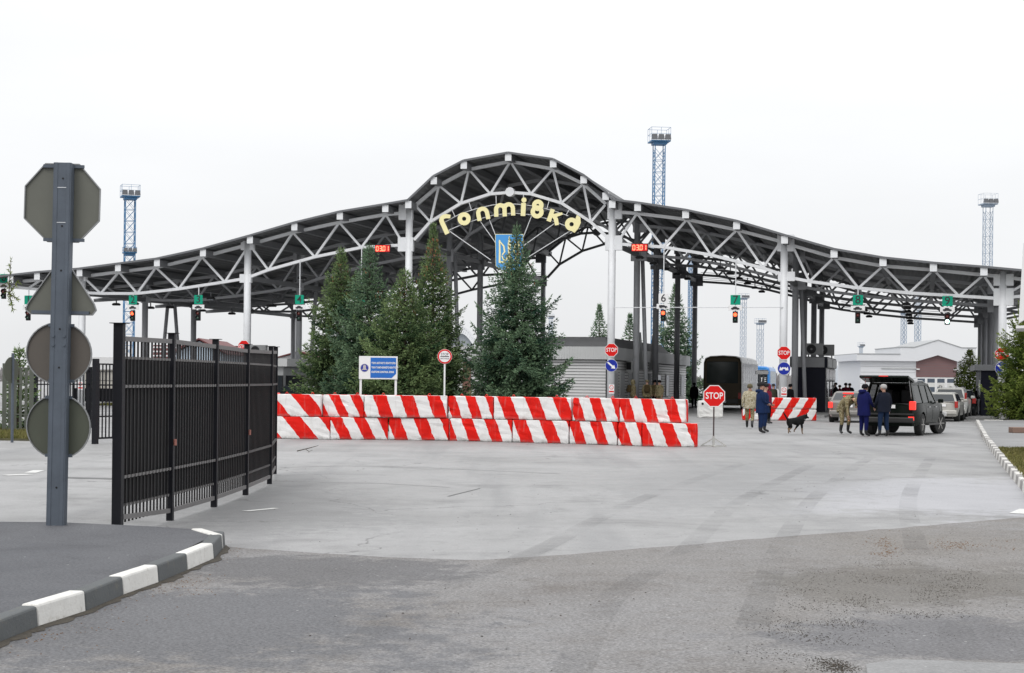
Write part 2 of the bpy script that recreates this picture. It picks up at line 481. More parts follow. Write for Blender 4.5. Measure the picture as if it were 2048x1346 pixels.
def fade_mat(name, col, amt, scale=2.0):          # worn film of rubber / dirt, broken up and partly see-through
    m, n, l, p = newmat(name)
    tc = n.new('ShaderNodeTexCoord').outputs['Object']
    p.inputs['Base Color'].default_value = (*col, 1); p.inputs['Roughness'].default_value = .8
    a = mrange(n, l, noise(n, l, tc, scale, 7, .7, .6), .38, .66, 0, amt, True)
    l.new(a, p.inputs['Alpha'])
    return m
TYM = fade_mat('tyre_rubber_film', (.12, .12, .12), .16, .45)
def strip(name, pts, w, mat, z, n=10):
    P = [Vector(p) for p in pts]
    cr = []
    for i in range(len(P) - 1):
        p0, p1, p2, p3 = P[max(0, i - 1)], P[i], P[i + 1], P[min(len(P) - 1, i + 2)]
        for k in range(n):
            t = k / n
            cr.append(.5 * ((2 * p1) + (p2 - p0) * t + (2 * p0 - 5 * p1 + 4 * p2 - p3) * t * t + (3 * p1 - p0 - 3 * p2 + p3) * t ** 3))
    cr.append(P[-1])
    mb = MB()
    L_, R_ = [], []
    for i, p in enumerate(cr):
        d = (cr[min(i + 1, len(cr) - 1)] - cr[max(i - 1, 0)]).normalized(); s = Vector((-d.y, d.x, 0)) * w / 2
        L_.append(p + s + Vector((0, 0, z))); R_.append(p - s + Vector((0, 0, z)))
    m_ = len(cr)
    mb.add(L_ + R_, [(i, i + 1, m_ + i + 1, m_ + i) for i in range(m_ - 1)])
    return tag(mb.build(name, mat), kind='structure')
zt_ = .010
for pts, offs in [([(1480, 1345), (1525, 1190), (1570, 1080), (1640, 985), (1740, 915)], (0, 1.5)), ([(640, 1345), (860, 1190), (1080, 1100), (1280, 1000), (1480, 930)], (0, 1.55))]:
    for o_ in offs:
        strip('tyre_mark', [G(*q) + Vector((o_, 0, 0)) for q in pts], .26, TYM, zt_); zt_ += .0012

# --- near island with painted kerb (left foreground)
KH = 0.17
kw = [(0, 1290), (80, 1257), (175, 1226), (250, 1193), (320, 1168), (378, 1143), (430, 1120), (452, 1094)]
kp = [G(x, y) for x, y in kw]
d0 = (kp[0] - kp[1]); d0.normalize()
kp = [kp[0] + d0 * 0.95 * k for k in (4, 3, 2, 1)] + kp
tip = G(408, 1056, KH); tip.z = 0
kp2 = kp + [G(449, 1068, KH) * 1.0]
kp2[-1].z = 0
kp2.append(tip)
def inset(pts, w):
    out = []
    for i, p in enumerate(pts):
        a = pts[max(0, i - 1)]; b = pts[min(len(pts) - 1, i + 1)]
        d = b - a; d.normalize()
        out.append(p + Vector((-d.y, d.x, 0)) * w)
    return out
KW = 0.15
inner = inset(kp2, KW)
midk = inset(kp2, .07)
WK = pm('kerb_white_paint', (0.66, 0.65, 0.62), 0.75, var=0.08, scale=5, dirt=0.6, dirtcol=(0.33, 0.30, 0.25), bmp=0.5, bscale=30)
GK = pm('kerb_grey_paint', (0.085, 0.092, 0.095), 0.7, var=0.15, scale=4, dirt=0.6, dirtcol=(0.15, 0.14, 0.11), bmp=0.5, bscale=30)
isl = [tuple(p.xy) for p in midk] + [tuple(G(300, 1052, KH - .01).xy), tuple(G(120, 1044, KH - .01).xy), (-12, 18.6), (-12, 6.5)]
tag(MB().prism(isl, -0.05, KH - 0.012, XY).build('island', M_ISL), kind='structure')
kerb = tag(MB().prism([tuple((p * 0.999).xy) for p in [kp2[-1], inner[-1], inner[-1] + Vector((0.02, 0.02, 0)), kp2[-1] + Vector((0.02, 0.02, 0))]], -0.05, 0.02, XY).build('kerb', GK), kind='structure')
def kerb_block(a, b, ai, bi, h, mat, parent, bev=0.018):
    g = 0.006
    d = (b - a).normalized() * g
    mb = MB()
    pts = [a + d, b - d, bi - d, ai + d]
    vs = [Vector((p.x, p.y, -0.05)) for p in pts] + [Vector((p.x, p.y, h)) for p in pts]
    k = 0.02                                            # front face leans back a little
    sd = (ai - a).normalized() * k
    vs[4] += sd; vs[5] += sd
    mb.add(vs, [(3, 2, 1, 0), (4, 5, 6, 7), (0, 1, 5, 4), (1, 2, 6, 5), (2, 3, 7, 6), (3, 0, 4, 7)])
    return mb.build('kerb_block', mat, parent, bevel=bev, seg=2)
for i in range(len(kp2) - 1):
    kerb_block(kp2[i], kp2[i + 1], inner[i], inner[i + 1], KH + random.uniform(-.006, .006), WK if (i == len(kp2) - 2 or (len(kp2) - 5 - i) % 2 == 0 and i < len(kp2) - 4 + 0) else GK, kerb)

foot = [p + (p - q).normalized() * random.uniform(.02, .10) for p, q in zip(kp2[:-1], inner[:-1])]
DIRTM = pm('dirt_contact_strip', (.055, .047, .036), .95, var=.4, scale=9, bmp=.8, bscale=35)
gp = []
for a_, b_ in zip(kp2[:-2], kp2[1:-1]):
    for k in range(6):
        q = a_.lerp(b_, k / 6); d = (b_ - a_).normalized(); gp.append((q, q + Vector((d.y, -d.x, 0)) * random.uniform(.015, .085)))
gm = MB()
for (a_, b_), (c_, d_) in zip(gp[:-1], gp[1:]):
    up_ = Vector((0, 0, .022)); e_ = Vector((0, 0, .0075))
    gm.add([a_ + up_, b_ + e_, d_ + e_, c_ + up_], [(0, 1, 2, 3)])
tag(gm.build('dirt_contact_strip', DIRTM), kind='structure')
# --- right kerb, pavement and verge
r0, r1 = G(2075, 1022), G(1951, 846)
rc = [r0, G(2048, 988), G(1998, 925), G(1966, 880), r1]
kerb_r = tag(MB().bx(r1.x, r1.x + .02, r1.y + .3, r1.y + .4, -.05, .02).build('kerb', CONC), kind='structure')
rl = []
for a, b in zip(rc[:-1], rc[1:]):
    n = max(1, round((b - a).length / 0.85))
    rl += [a.lerp(b, k / n) for k in range(n)]
rl.append(r1)
rd = (r1 - rc[-2]).normalized()
rin = inset(rl, -0.16)
WK2 = pm('kerb_white_paint_far', (0.6, 0.59, 0.56), 0.75, var=0.1, scale=5, dirt=0.4, dirtcol=(0.3, 0.27, 0.22))
GK2 = pm('kerb_grey_far', (0.27, 0.26, 0.25), 0.75, var=0.15, scale=4, dirt=0.35)
for i in range(len(rl) - 1):
    kerb_block(rl[i], rl[i + 1], rin[i], rin[i + 1], 0.16 + random.uniform(-.01, .01), WK2 if i % 2 else GK2, kerb_r)
tag(MB().prism([tuple(p.xy) for p in rin] + [(rin[-1].x + 40, rin[-1].y + 3), (60, 25), (20, 20)], -0.05, 0.135, XY).build('pavement', M_PAVE), kind='structure')
# far lane continues past the kerb end: kerb returns to the right
for i in range(10):
    a = r1 + Vector((0.45 + i * 0.95, 0.25, 0)); b = a + Vector((0.95, 0.1, 0))
    kerb_block(a, b, a + Vector((0, -.16, 0)), b + Vector((0, -.16, 0)), .155, GK2 if i % 2 else WK2, kerb_r)
SOIL = pm('verge_soil', (0.09, 0.085, 0.045), 0.95, var=0.3, scale=3, bmp=0.6, bscale=30)
v0 = [G(1996, 896, .14), G(2003, 905, .14), G(2090, 1010, .14), G(2170, 1010, .14), G(2120, 896, .14)]
verge = tag(MB().prism([tuple(p.xy) for p in v0], 0.05, 0.142, XY).build('verge', SOIL), kind='structure')

def blades(name, poly, n, h, mat, seed=1, w=0.012, z0=0.14):
    rg = np.random.RandomState(seed)
    P = np.array(poly)
    lo, hi = P.min(0), P.max(0)
    pts = rg.uniform(lo, hi, (n * 3, 2))
    inside = np.zeros(len(pts), bool); j = len(P) - 1
    for i in range(len(P)):
        c = ((P[i, 1] > pts[:, 1]) != (P[j, 1] > pts[:, 1])) & (pts[:, 0] < (P[j, 0] - P[i, 0]) * (pts[:, 1] - P[i, 1]) / (P[j, 1] - P[i, 1] + 1e-9) + P[i, 0])
        inside ^= c; j = i
    pts = pts[inside][:n]; n = len(pts)
    a = rg.uniform(0, 6.283, n); hh = h * rg.uniform(.4, 1.2, n); ln = rg.uniform(-.5, .5, (n, 2)) * hh[:, None]
    v = np.zeros((n, 3, 3))
    v[:, 0, :2] = pts + np.stack([np.cos(a), np.sin(a)], 1) * w; v[:, 1, :2] = pts - np.stack([np.cos(a), np.sin(a)], 1) * w
    v[:, 2, :2] = pts + ln; v[:, :2, 2] = z0; v[:, 2, 2] = z0 + hh
    return tri_mesh(name, v.reshape(-1, 3), mat, rg.uniform(0, 1, n))
def tri_mesh(name, v, mat, tint=None, parent=None):
    nt = len(v) // 3
    me = bpy.data.meshes.new(name)
    me.vertices.add(len(v)); me.vertices.foreach_set('co', v.astype(np.float32).ravel())
    me.loops.add(nt * 3); me.loops.foreach_set('vertex_index', np.arange(nt * 3, dtype=np.int32))
    me.polygons.add(nt); me.polygons.foreach_set('loop_start', np.arange(0, nt * 3, 3, dtype=np.int32))
    me.update(calc_edges=True)
    if tint is not None:
        at_ = me.attributes.new('tint', 'FLOAT', 'FACE'); at_.data.foreach_set('value', np.repeat(tint, nt // len(tint)).astype(np.float32))
    me.materials.append(mat)
    o = bpy.data.objects.new(name, me); COL.objects.link(o)
    if parent is not None: o.parent = parent
    return o
def leafmat(name, ca, cb, cc=None):
    m, n, l, p = newmat(name)
    a = n.new('ShaderNodeAttribute'); a.attribute_name = 'tint'
    r = n.new('ShaderNodeValToRGB')
    r.color_ramp.elements[0].color = (*ca, 1); r.color_ramp.elements[1].color = (*cb, 1)
    if cc:
        e = r.color_ramp.elements.new(0.93); e.color = (*cc, 1)
    l.new(a.outputs['Fac'], r.inputs[0])
    l.new(r.outputs[0], p.inputs['Base Color'])
    p.inputs['Roughness'].default_value = 0.7
    p.inputs['Specular IOR Level'].default_value = 0.1
    return m
GRASS = leafmat('grass_blades', (0.075, 0.09, 0.02), (0.17, 0.19, 0.04), (0.22, 0.19, 0.08))
tag(blades('grass', [tuple(p.xy) for p in v0], 26000, 0.06, GRASS, 3), 'short yellow-green grass verge beside the right kerb', None, None, 'stuff')
# brown edging stone lying on the right pavement
es = G(2026, 866, .135)
tag(MB().box((0, 0, 0.1), (2.6, .5, .2)).build('edging_stone', pm('brown_stone', (0.2, 0.13, 0.1), 0.85, var=0.2, bmp=.4), None, bevel=.02, loc=es + Vector((1.3, .3, 0))), 'long brown edging stone lying on the right pavement', 'stone')

# loose grit, chips and leaves on the near road
from mathutils import noise as mnoise
def grit(name, spots, n, mat, size, seed, label):
    rg = np.random.RandomState(seed)
    tris = []
    base = np.array([[1, 0, 0], [-.5, .87, 0], [-.5, -.87, 0], [0, 0, 1.0]])
    fc = [(0, 1, 3), (1, 2, 3), (2, 0, 3)]
    for k in range(n):
        x0, x1, y0, y1 = spots[rg.randint(len(spots))]
        px, py = rg.normal((x0 + x1) / 2, (x1 - x0) / 3.2), rg.normal((y0 + y1) / 2, (y1 - y0) / 3.2)
        if py < 900: continue
        p = G(px, py, 0.005)
        if mnoise.noise(Vector((p.x * 2.3 + seed, p.y * 1.4, 0))) < rg.uniform(-.25, .45): continue
        s = size * rg.uniform(.4, 1.5); a = rg.uniform(0, 6.28)
        rot = np.array([[math.cos(a), -math.sin(a), 0], [math.sin(a), math.cos(a), 0], [0, 0, 1]])
        v = (base * np.array([s * rg.uniform(.7, 1.6), s, s * .7])) @ rot.T + np.array(p)
        for f in fc: tris += [v[f[0]], v[f[1]], v[f[2]]]
    o = tri_mesh(name, np.array(tris), mat, rg.uniform(0, 1, len(tris) // 3))
    return tag(o, label, None, None, 'stuff')
GR1 = leafmat('grit_dark', (0.02, 0.018, 0.016), (0.09, 0.075, 0.06))
GR2 = leafmat('grit_rusty', (0.12, 0.06, 0.025), (0.2, 0.12, 0.06))
grit('gravel', [(1640, 1980, 1080, 1230), (1700, 2040, 1130, 1200), (1600, 1760, 1180, 1320), (1660, 1960, 1200, 1260), (1640, 1720, 1310, 1345), (1500, 1700, 1150, 1340)], 11000, GR1, 0.0048, 5, 'dark loose grit scattered over the near road')
grit('gravel', [(1740, 1800, 1070, 1110), (1860, 2040, 1080, 1100)], 1500, GR2, 0.0065, 6, 'rusty brown leaf litter by the seam of the near road')
grit('gravel', [(420, 470, 1095, 1125), (300, 430, 1130, 1190), (0, 200, 1215, 1300), (150, 330, 1165, 1235), (470, 560, 960, 968)], 1400, GR2, 0.006, 8, 'brown leaf litter along the foot of the near kerb')
grit('gravel', [(500, 1400, 930, 1090), (1400, 2000, 900, 1050), (600, 1500, 1130, 1340)], 420, GR1, 0.0075, 9, 'sparse dark chips scattered across the open road')
# fallen twig in front of the barrier
tw = MB(); b0 = G(594, 902, .02)
tw.path([b0, b0 + Vector((.2, .05, .05)), b0 + Vector((.42, .02, .11)), b0 + Vector((.52, .05, .14))], [.014, .011, .008, .004], 5)
tw.path([b0 + Vector((.2, .05, .05)), b0 + Vector((.32, -.2, .0)), b0 + Vector((.42, -.28, .04))], [.009, .006, .003], 5)
tw.path([b0 + Vector((.32, -.2, .0)), b0 + Vector((.33, -.4, .0))], [.005, .003], 5)
tag(tw.build('fallen_twig', pm('twig_bark', (0.05, 0.04, 0.03), 0.9)), 'bare forked twig lying on the road before the striped blocks', 'twig')
# ------------------------------------------------------------------ the border canopy
canopy = thing('canopy', 'large grey steel canopy with arched middle and lattice trusses across all the lanes', 'canopy', P0, -TH)
T_END = 35.0
ROWS = [0.0, 8.2, 15.5, 25.0, 34.0]
roof_px = [(-75, 561), (20, 551), (73, 545), (158, 538), (235, 528), (313, 518), (405, 498), (499, 472), (588, 446), (679, 424), (770, 409), (816, 401),
           (867, 353), (927, 322), (1016, 306), (1106, 319), (1167, 351), (1211, 384), (1224, 400), (1275, 406), (1371, 420.5), (1473, 442.5), (1569, 471),
           (1668, 499), (1766, 516), (1867, 526.5), (1968, 534.5), (2060, 543), (2150, 551)]
RP = [CL(x, y, -1.3) for x, y in roof_px]
for i, (a, b) in enumerate(zip(RP[:-1], RP[1:])):        # one roof sheet per bay between purlins
    d = (b - a); d.y = 0; d.normalize(); nrm = Vector((-d.z, 0, d.x)); g = d * 0.012
    th = 0.09
    mb = MB()
    nrib = max(3, int((b - a).length / 0.33))
    prof = []
    for k in range(nrib * 4 + 1):
        h = 0.045 if (k % 4) in (1, 2) else 0.0
        p = (a + g).lerp(b - g, k / (nrib * 4))
        prof.append((p.x + nrm.x * h, p.z + nrm.z * h))
    for k in range(len(prof) - 1):
        (x0, z0), (x1, z1) = prof[k], prof[k + 1]
        mb.add([(x0, -1.3, z0), (x1, -1.3, z1), (x1, T_END, z1), (x0, T_END, z0),
                (x0 - nrm.x * .012, -1.3, z0 - .012), (x1 - nrm.x * .012, -1.3, z1 - .012), (x1 - nrm.x * .012, T_END, z1 - .012), (x0 - nrm.x * .012, T_END, z0 - .012)],
               [(0, 1, 2, 3), (7, 6, 5, 4), (0, 4, 5, 1), (2, 6, 7, 3)])
    o = mb.build('roof_sheet', ROOF, canopy, fix=False)
    # front edge flashing
    fl = MB().bar(a + nrm * .03 + Vector((0, -.02, 0)), b + nrm * .03 + Vector((0, -.02, 0)), .03, .11, nrm)
    fl.build('flashing', STEELD, o)
def ubeam(s, z, t0, t1, nz, w=.30, h=.34):
    mb = MB()
    mb.bar((s, t0, z - .02), (s, t1, z - .02), w, .035); mb.bar((s, t0 + .01, z - h), (s, t1, z - h), w, .035)
    mb.bar((s - w / 2 + .03, t0 + .005, z - h / 2), (s - w / 2 + .03, t1, z - h / 2), .03, h - .03)
    mb.bar((s + w / 2 - .03, t0 + .005, z - h / 2), (s + w / 2 - .03, t1, z - h / 2), .03, h - .03)
    return mb
for i, p in enumerate(RP):
    if i == 0 or i == len(RP) - 1: continue
    mb = ubeam(p.x, p.z - .05, -1.22, T_END - .1, None)
    o = mb.build('purlin', PURL, canopy)
    MB().box((p.x, -1.235, p.z - .22), (.36, .03, .40)).build('end_plate', STEEL, o)

U = {}; L = {}
for x, y in [(-60, 575), (0, 567), (83, 559), (166, 553), (238, 544), (312, 535), (404, 514), (499, 489), (586, 465), (679, 445), (772, 429), (808, 426),
             (831, 411), (878, 371), (938, 339), (1021, 323), (1106, 338), (1167, 368), (1212, 408), (1234, 424), (1274, 427), (1374, 439), (1474, 460), (1562, 483),
             (1585, 491), (1668, 515), (1766, 532), (1867, 540), (1967, 550), (2002, 553), (2060, 561), (2120, 569)]:
    U[x] = CL(x, y)
for x, y in [(-60, 577), (0, 573), (57, 577), (118, 583), (202, 587), (275, 587), (358, 578), (450, 564), (492, 557), (537, 540), (630, 514), (723, 495), (808, 490),
             (829, 480), (861, 444), (922, 407), (981, 388), (1021, 385), (1062, 388), (1123, 406), (1182, 444), (1219, 479), (1233, 488), (1326, 494), (1422, 510), (1526, 536),
             (1564, 549), (1585, 556), (1619, 563), (1717, 576), (1818, 586), (1918, 592), (1999, 597), (2045, 592), (2120, 578)]:
    L[x] = CL(x, y)
segs_u = [(-60, 0, 83, 166, 238, 312, 404, 499, 586, 679, 772, 808), (831, 878, 938, 1021, 1106, 1167, 1212), (1234, 1274, 1374, 1474, 1562), (1585, 1668, 1766, 1867, 1967, 2002, 2060, 2120)]
segs_l = [(-60, 0, 57, 118, 202, 275, 358, 450, 492, 537, 630, 723, 808), (829, 861, 922, 981, 1021, 1062, 1123, 1182, 1219), (1233, 1326, 1422, 1526, 1564), (1585, 1619, 1717, 1818, 1918, 1999, 2045, 2120)]
zig = [('U0', 'L57'), ('L57', 'U83'), ('U83', 'L118'), ('L118', 'U166'), ('U166', 'L202'), ('L202', 'U238'), ('U238', 'L275'), ('L275', 'U312'), ('U312', 'L358'), ('L358', 'U404'), ('U404', 'L450'), ('L450', 'U499'),
       ('U499', 'L537'), ('L537', 'U586'), ('U586', 'L630'), ('L630', 'U679'), ('U679', 'L723'), ('L723', 'U772'), ('U772', 'L808'),
       ('L861', 'U831'), ('L861', 'U878'), ('U878', 'L922'), ('L922', 'U938'), ('U938', 'L981'), ('L981', 'U1021'), ('U1021', 'L1062'), ('L1062', 'U1106'), ('U1106', 'L1123'), ('L1123', 'U1167'), ('U1167', 'L1182'), ('L1182', 'U1212'),
       ('L1233', 'U1274'), ('U1274', 'L1326'), ('L1326', 'U1374'), ('U1374', 'L1422'), ('L1422', 'U1474'), ('U1474', 'L1526'), ('L1526', 'U1562'),
       ('U1585', 'L1619'), ('L1619', 'U1668'), ('U1668', 'L1717'), ('L1717', 'U1766'), ('U1766', 'L1818'), ('L1818', 'U1867'), ('U1867', 'L1918'), ('L1918', 'U1967'), ('U1967', 'L1999'), ('L1999', 'U2060')]
def chord(mb, D, keys, w, h):
    for a, b in zip(keys[:-1], keys[1:]):
        mb.bar(D[a], D[b], w, h)
tr_mb = MB()
for k in segs_u: chord(tr_mb, U, k, .22, .17)
for k in segs_l: chord(tr_mb, L, k, .22, .16)
knob = L[1021]
tr_mb.tube(knob + Vector((0, -.2, .02)), knob + Vector((0, .2, .02)), .26, n=12)
truss0 = tr_mb.build('truss', STEEL, canopy)
pick = lambda s: (U if s[0] == 'U' else L)[int(s[1:])]
for a, b in zig:
    pa, pb = pick(a), pick(b)
    d = (pb - pa).normalized() * .06
    MB().bar(pa + d + Vector((0, -.004, 0)), pb - d + Vector((0, -.004, 0)), .11, .12).build('brace', STEEL, truss0)
def gusset(px, py, w, h):
    p = CL(px, py)
    MB().bx(p.x - w / 2, p.x + w / 2, -.135, .135, p.z - h / 2, p.z + h / 2).build('gusset_plate', STEEL, truss0, bevel=.01)
for g in [(812, 424, .8, .9), (812, 489, .9, .8), (1230, 420, .8, 1.0), (1228, 486, .95, .8), (496, 490, .8, .6), (492, 557, .7, .5), (1572, 486, .9, .9), (1573, 553, .9, .5),
          (2007, 560, 1.0, .6), (2007, 594, 1.0, .9), (166, 556, .5, .4), (166, 586, .6, .4)]:
    gusset(*g)
# rear trusses stand on their own column rows, shade under the roof put into darker greys
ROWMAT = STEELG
REARC = pm('rear_column_shaded', (0.25, 0.255, 0.27), .55, var=.1, scale=1.2, spec=.3)
REARM = pm('rear_steel_shaded', (0.19, 0.195, 0.205), .55, var=.1, scale=1.2, spec=.3)
truss_rows = [truss0]
for t in ROWS[1:]:
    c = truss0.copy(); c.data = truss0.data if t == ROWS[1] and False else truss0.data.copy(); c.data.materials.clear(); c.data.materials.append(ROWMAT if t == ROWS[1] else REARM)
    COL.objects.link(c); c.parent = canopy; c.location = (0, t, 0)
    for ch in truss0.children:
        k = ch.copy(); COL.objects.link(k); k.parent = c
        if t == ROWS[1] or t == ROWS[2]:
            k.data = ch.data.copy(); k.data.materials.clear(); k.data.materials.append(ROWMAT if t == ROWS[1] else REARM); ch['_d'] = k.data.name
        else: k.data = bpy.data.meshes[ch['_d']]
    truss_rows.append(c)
for ch in truss0.children:
    if '_d' in ch: del ch['_d']
for t in truss_rows:
    for ch in t.children:
        if '_d' in ch: del ch['_d']

COLS = [(165, 545), (496, 478), (819, 407), (1225, 408), (1569, 476), (2006, 542)]
col_s = []
for x, y in COLS:
    top = CL(x, y)
    col_s.append(top.x)
    for i, t in enumerate(ROWS):
        r = .205 if i == 0 else .19
        mb = MB().tube((top.x, t, 0), (top.x, t, top.z), r, n=20)
        o = mb.build('column', STEEL if i == 0 else (STEELG if i == 1 or x < 1000 else REARC), canopy, smooth=False)  # rear columns coloured darker for the shade under the roof
        for p in o.data.polygons: p.use_smooth = len(p.vertices) == 4
        MB().box((top.x, t, .02), (.7, .7, .04)).build('base_plate', STEELG, o)
        if i: MB().box((top.x, t, top.z - .1), (.6, .6, .2)).build('cap', STEELG, o)
# leaning braces between the second and third row
for ci in range(6):
    s = col_s[ci]; zt = CL(COLS[ci][0], COLS[ci][1]).z - (2.2 if ci in (2, 3) else 1.3)
    for t, ds in ((12.0 if ci < 2 else 8.6, .85 if ci < 2 else .62),):
        for sg in ((-1, 1) if ci < 2 else (1,)):
            MB().tube((s + sg * ds, t, 0), (s + sg * .25, t, zt), .12, n=12).build('strut', STEELG, canopy, smooth=True)
# longitudinal ties along the column lines under the chords
for ci, (x, yl) in enumerate([(165, 586), (496, 556), (819, 486), (1225, 486), (1569, 551), (2006, 596)]):
    p = CL(x, yl)
    MB().bar((p.x, .3, p.z), (p.x, T_END - 1, p.z), .2, .26).build('tie_beam', PURL, canopy)
# horizontal louvre slats closing the last bay between the chords (seen against the sky)
for ka, kb in [((723, 808), (723, 808)), ((1233, 1326), (1234, 1374)), ((1326, 1422), (1274, 1374)), ((1422, 1526), (1374, 1474)), ((1619, 1717), (1585, 1668)), ((1818, 1918), (1766, 1867))]:
    a, b = L[ka[0]], L[ka[1]]
    for k in range(6):
        dz = .12 + k * .13
        MB().bar((a.x, T_END + .3, a.z + dz), (b.x, T_END + .3, b.z + dz), .12, .03).build('louvre_slat', STEELG, canopy)

# floodlights hanging under the canopy, in rows along the lanes
def flood(s, z, t, label):
    o = thing('floodlight', label, 'floodlight', CW(s, t, z), -TH, 'floodlights under the canopy')
    if not flood_mesh:
        h = MB().prism([(-.20, -.10), (.20, -.10), (.24, -.02), (.12, .06), (-.12, .06), (-.24, -.02)], -.16, .16, XZ).build('housing', BLACK, o)
        b = MB().bar((0, 0, .05), (0, 0, .34), .06, .06).build('bracket', STEELD, o)
        g = MB().box((0, 0, -.106), (.36, .28, .012)).build('lens', GLASS, o)
        flood_mesh.extend([h, b, g])
    else:
        for m in flood_mesh:
            c = m.copy(); COL.objects.link(c); c.parent = o
    return o
flood_mesh = []
def zl(s):                                      # height of the lower chord at a place along the front
    ks = sorted(L.values(), key=lambda p: p.x)
    for p, q in zip(ks[:-1], ks[1:]):
        if p.x <= s <= q.x: return p.z + (q.z - p.z) * (s - p.x) / max(1e-6, q.x - p.x)
    return ks[0].z
lamp_rows = [(1258, 5, 'floodlight beside the tall column right of the arch'), (1425, 6, 'floodlight midway between white sign 6 and teal 7'),
             (1705, 6, 'floodlight just left of teal sign 8'), (1812, 7, 'floodlight midway between teal signs 8 and 9'),
             (372, 5, 'floodlight above the panel fence, left of teal sign 3'), (215, 4, 'floodlight left of the left blue mast'), (560, 4, 'floodlight left of teal sign 4'), (100, 3, 'floodlight right of teal sign 1')]
for x, n, lab in lamp_rows:
    s = CL(x, 560).x
    for k in range(n):
        t = 3.5 + k * 4.9
        flood(s, zl(s) - .40, t, lab + (', nearest of the row', ', second of the row', ', third of the row', ', fourth of the row', ', fifth of the row', ', sixth of the row', ', farthest of the row')[k])

# ---- lane signs with traffic lights
RL_ON = emit('signal_red_lit', (1.0, 0.10, 0.035), 3.2)
GL_ON = emit('signal_green_lit', (0.55, 1.0, 0.8), 6.0)
RL_OFF = pm('signal_red_off', (0.10, 0.015, 0.012), 0.25)
GL_OFF = pm('signal_green_off', (0.015, 0.05, 0.035), 0.25)
def car_icon(parent, mat, y, z, w, truck=False):
    k = w / 1.0
    if truck: pts = [(-.5, 0), (-.5, .30), (.16, .30), (.16, .2), (.36, .2), (.5, .08), (.5, 0)]
    else: pts = [(-.5, -.03), (-.5, .15), (-.34, .18), (-.2, .32), (.1, .32), (.26, .18), (.46, .13), (.5, -.03)]
    mb = MB().prism([(a * k, b * k) for a, b in pts], y, y - .004, lambda a, b, d: (a, d, z + b))
    for c in (-.28, .28):
        mb.lathe([(.09 * k, -.002), (.09 * k, .003)], (c * k, y - .004, z), 10, 'y')
    if not truck:
        pass
    return mb.build('pictogram', mat, parent)
def lane_sign(num, px, py_top, ppx_w, state, label, white=False, rod_y=None, panel=None):
    top = CL(px, py_top, -.3)
    hz = top.z
    zb = zl(top.x)
    t = thing('lane_sign', label, 'lane sign', CW(top.x, -.3, hz), -TH, 'hanging lane signs')
    MB().tube((0, .04, .0), (0, .04, max(.1, zb - hz)), .03, n=8).build('rod', STEEL, t)
    MB().tube((0, .06, 0), (0, .06, -1.45), .03, n=8).build('mount', STEELG, t)
    p = MB().box((0, 0, -.265), (.53, .03, .53)).build('number_panel', WHITE if white else TEAL, t, bevel=.008)
    text('numeral', num, .60, INK, p, (0, -.02, -.265), bold=.004)
    q = MB().box((0, 0, -.70), (.74, .03, .27)).build('vehicle_panel', WHITE, t, bevel=.008)
    car_icon(q, INK, -.017, -.765, .46, white)
    h = MB().box((0, 0, -1.19), (.27, .16, .62)).build('traffic_light', BLACK, t, bevel=.03)
    for k, (zz, nm) in enumerate(((-1.06, 'red'), (-1.33, 'green'))):
        on = state == nm
        m = (RL_ON if nm == 'red' else GL_ON) if on else (RL_OFF if nm == 'red' else GL_OFF)
        MB().lathe([(.0, -.045), (.06, -.035), (.10, -.01), (.105, .0)], (0, -.082, zz), 16, 'y').build('lens', m, h, smooth=True)
        MB().ring(0, 0, .125, .112, 0, -.10, lambda a, b, d, zz=zz: (a, -.08 + d * (1 if b > -.02 else .25), zz + b)).build('visor', BLACK, h)
    return t
lane_sign('1', 57, 591, 0, 'off', 'hanging teal lane sign numeral 1 beside the triangular sign back')
lane_sign('2', 266, 591, 0, 'red', 'hanging teal sign numeral 2, red signal lit, in front of the left blue mast')
lane_sign('3', 397, 590, 0, 'off', 'hanging teal sign numeral 3 over the panel fence, signal unlit')
lane_sign('4', 599, 590, 0, 'off', 'hanging teal lane sign with numeral 4 left of the spruces')
lane_sign('5', 722, 592, 0, 'off', 'hanging lane sign on a white rod mostly hidden behind the spruces')
lane_sign('6', 1327, 587, 0, 'red', 'hanging white lane sign with black numeral 6 and lit red signal', white=True)
lane_sign('7', 1471, 590, 0, 'red', 'hanging teal sign numeral 7 on the height bar, red signal lit')
lane_sign('8', 1716, 590, 0, 'off', 'hanging teal sign numeral 8 above the white terminal roof, signal unlit')
lane_sign('9', 1895, 592, 0, 'green', 'hanging teal lane sign with numeral 9 and lit green signal')
lane_sign('0', 8, 548, 0, 'off', 'hanging teal lane sign at the left edge behind the overhanging branch')

# ---- thin wire across lanes 6 and 7
a, b = CL(1229, 615, -.22), CL(1566, 614.5, -.22)
MBw = MB().tube(CW(*a.xy, a.z), CW(*b.xy, b.z), .022, n=6)
tag(MBw.build('cable', STEEL), 'thin grey height bar stretched between two white columns over lanes 6 and 7', 'cable')

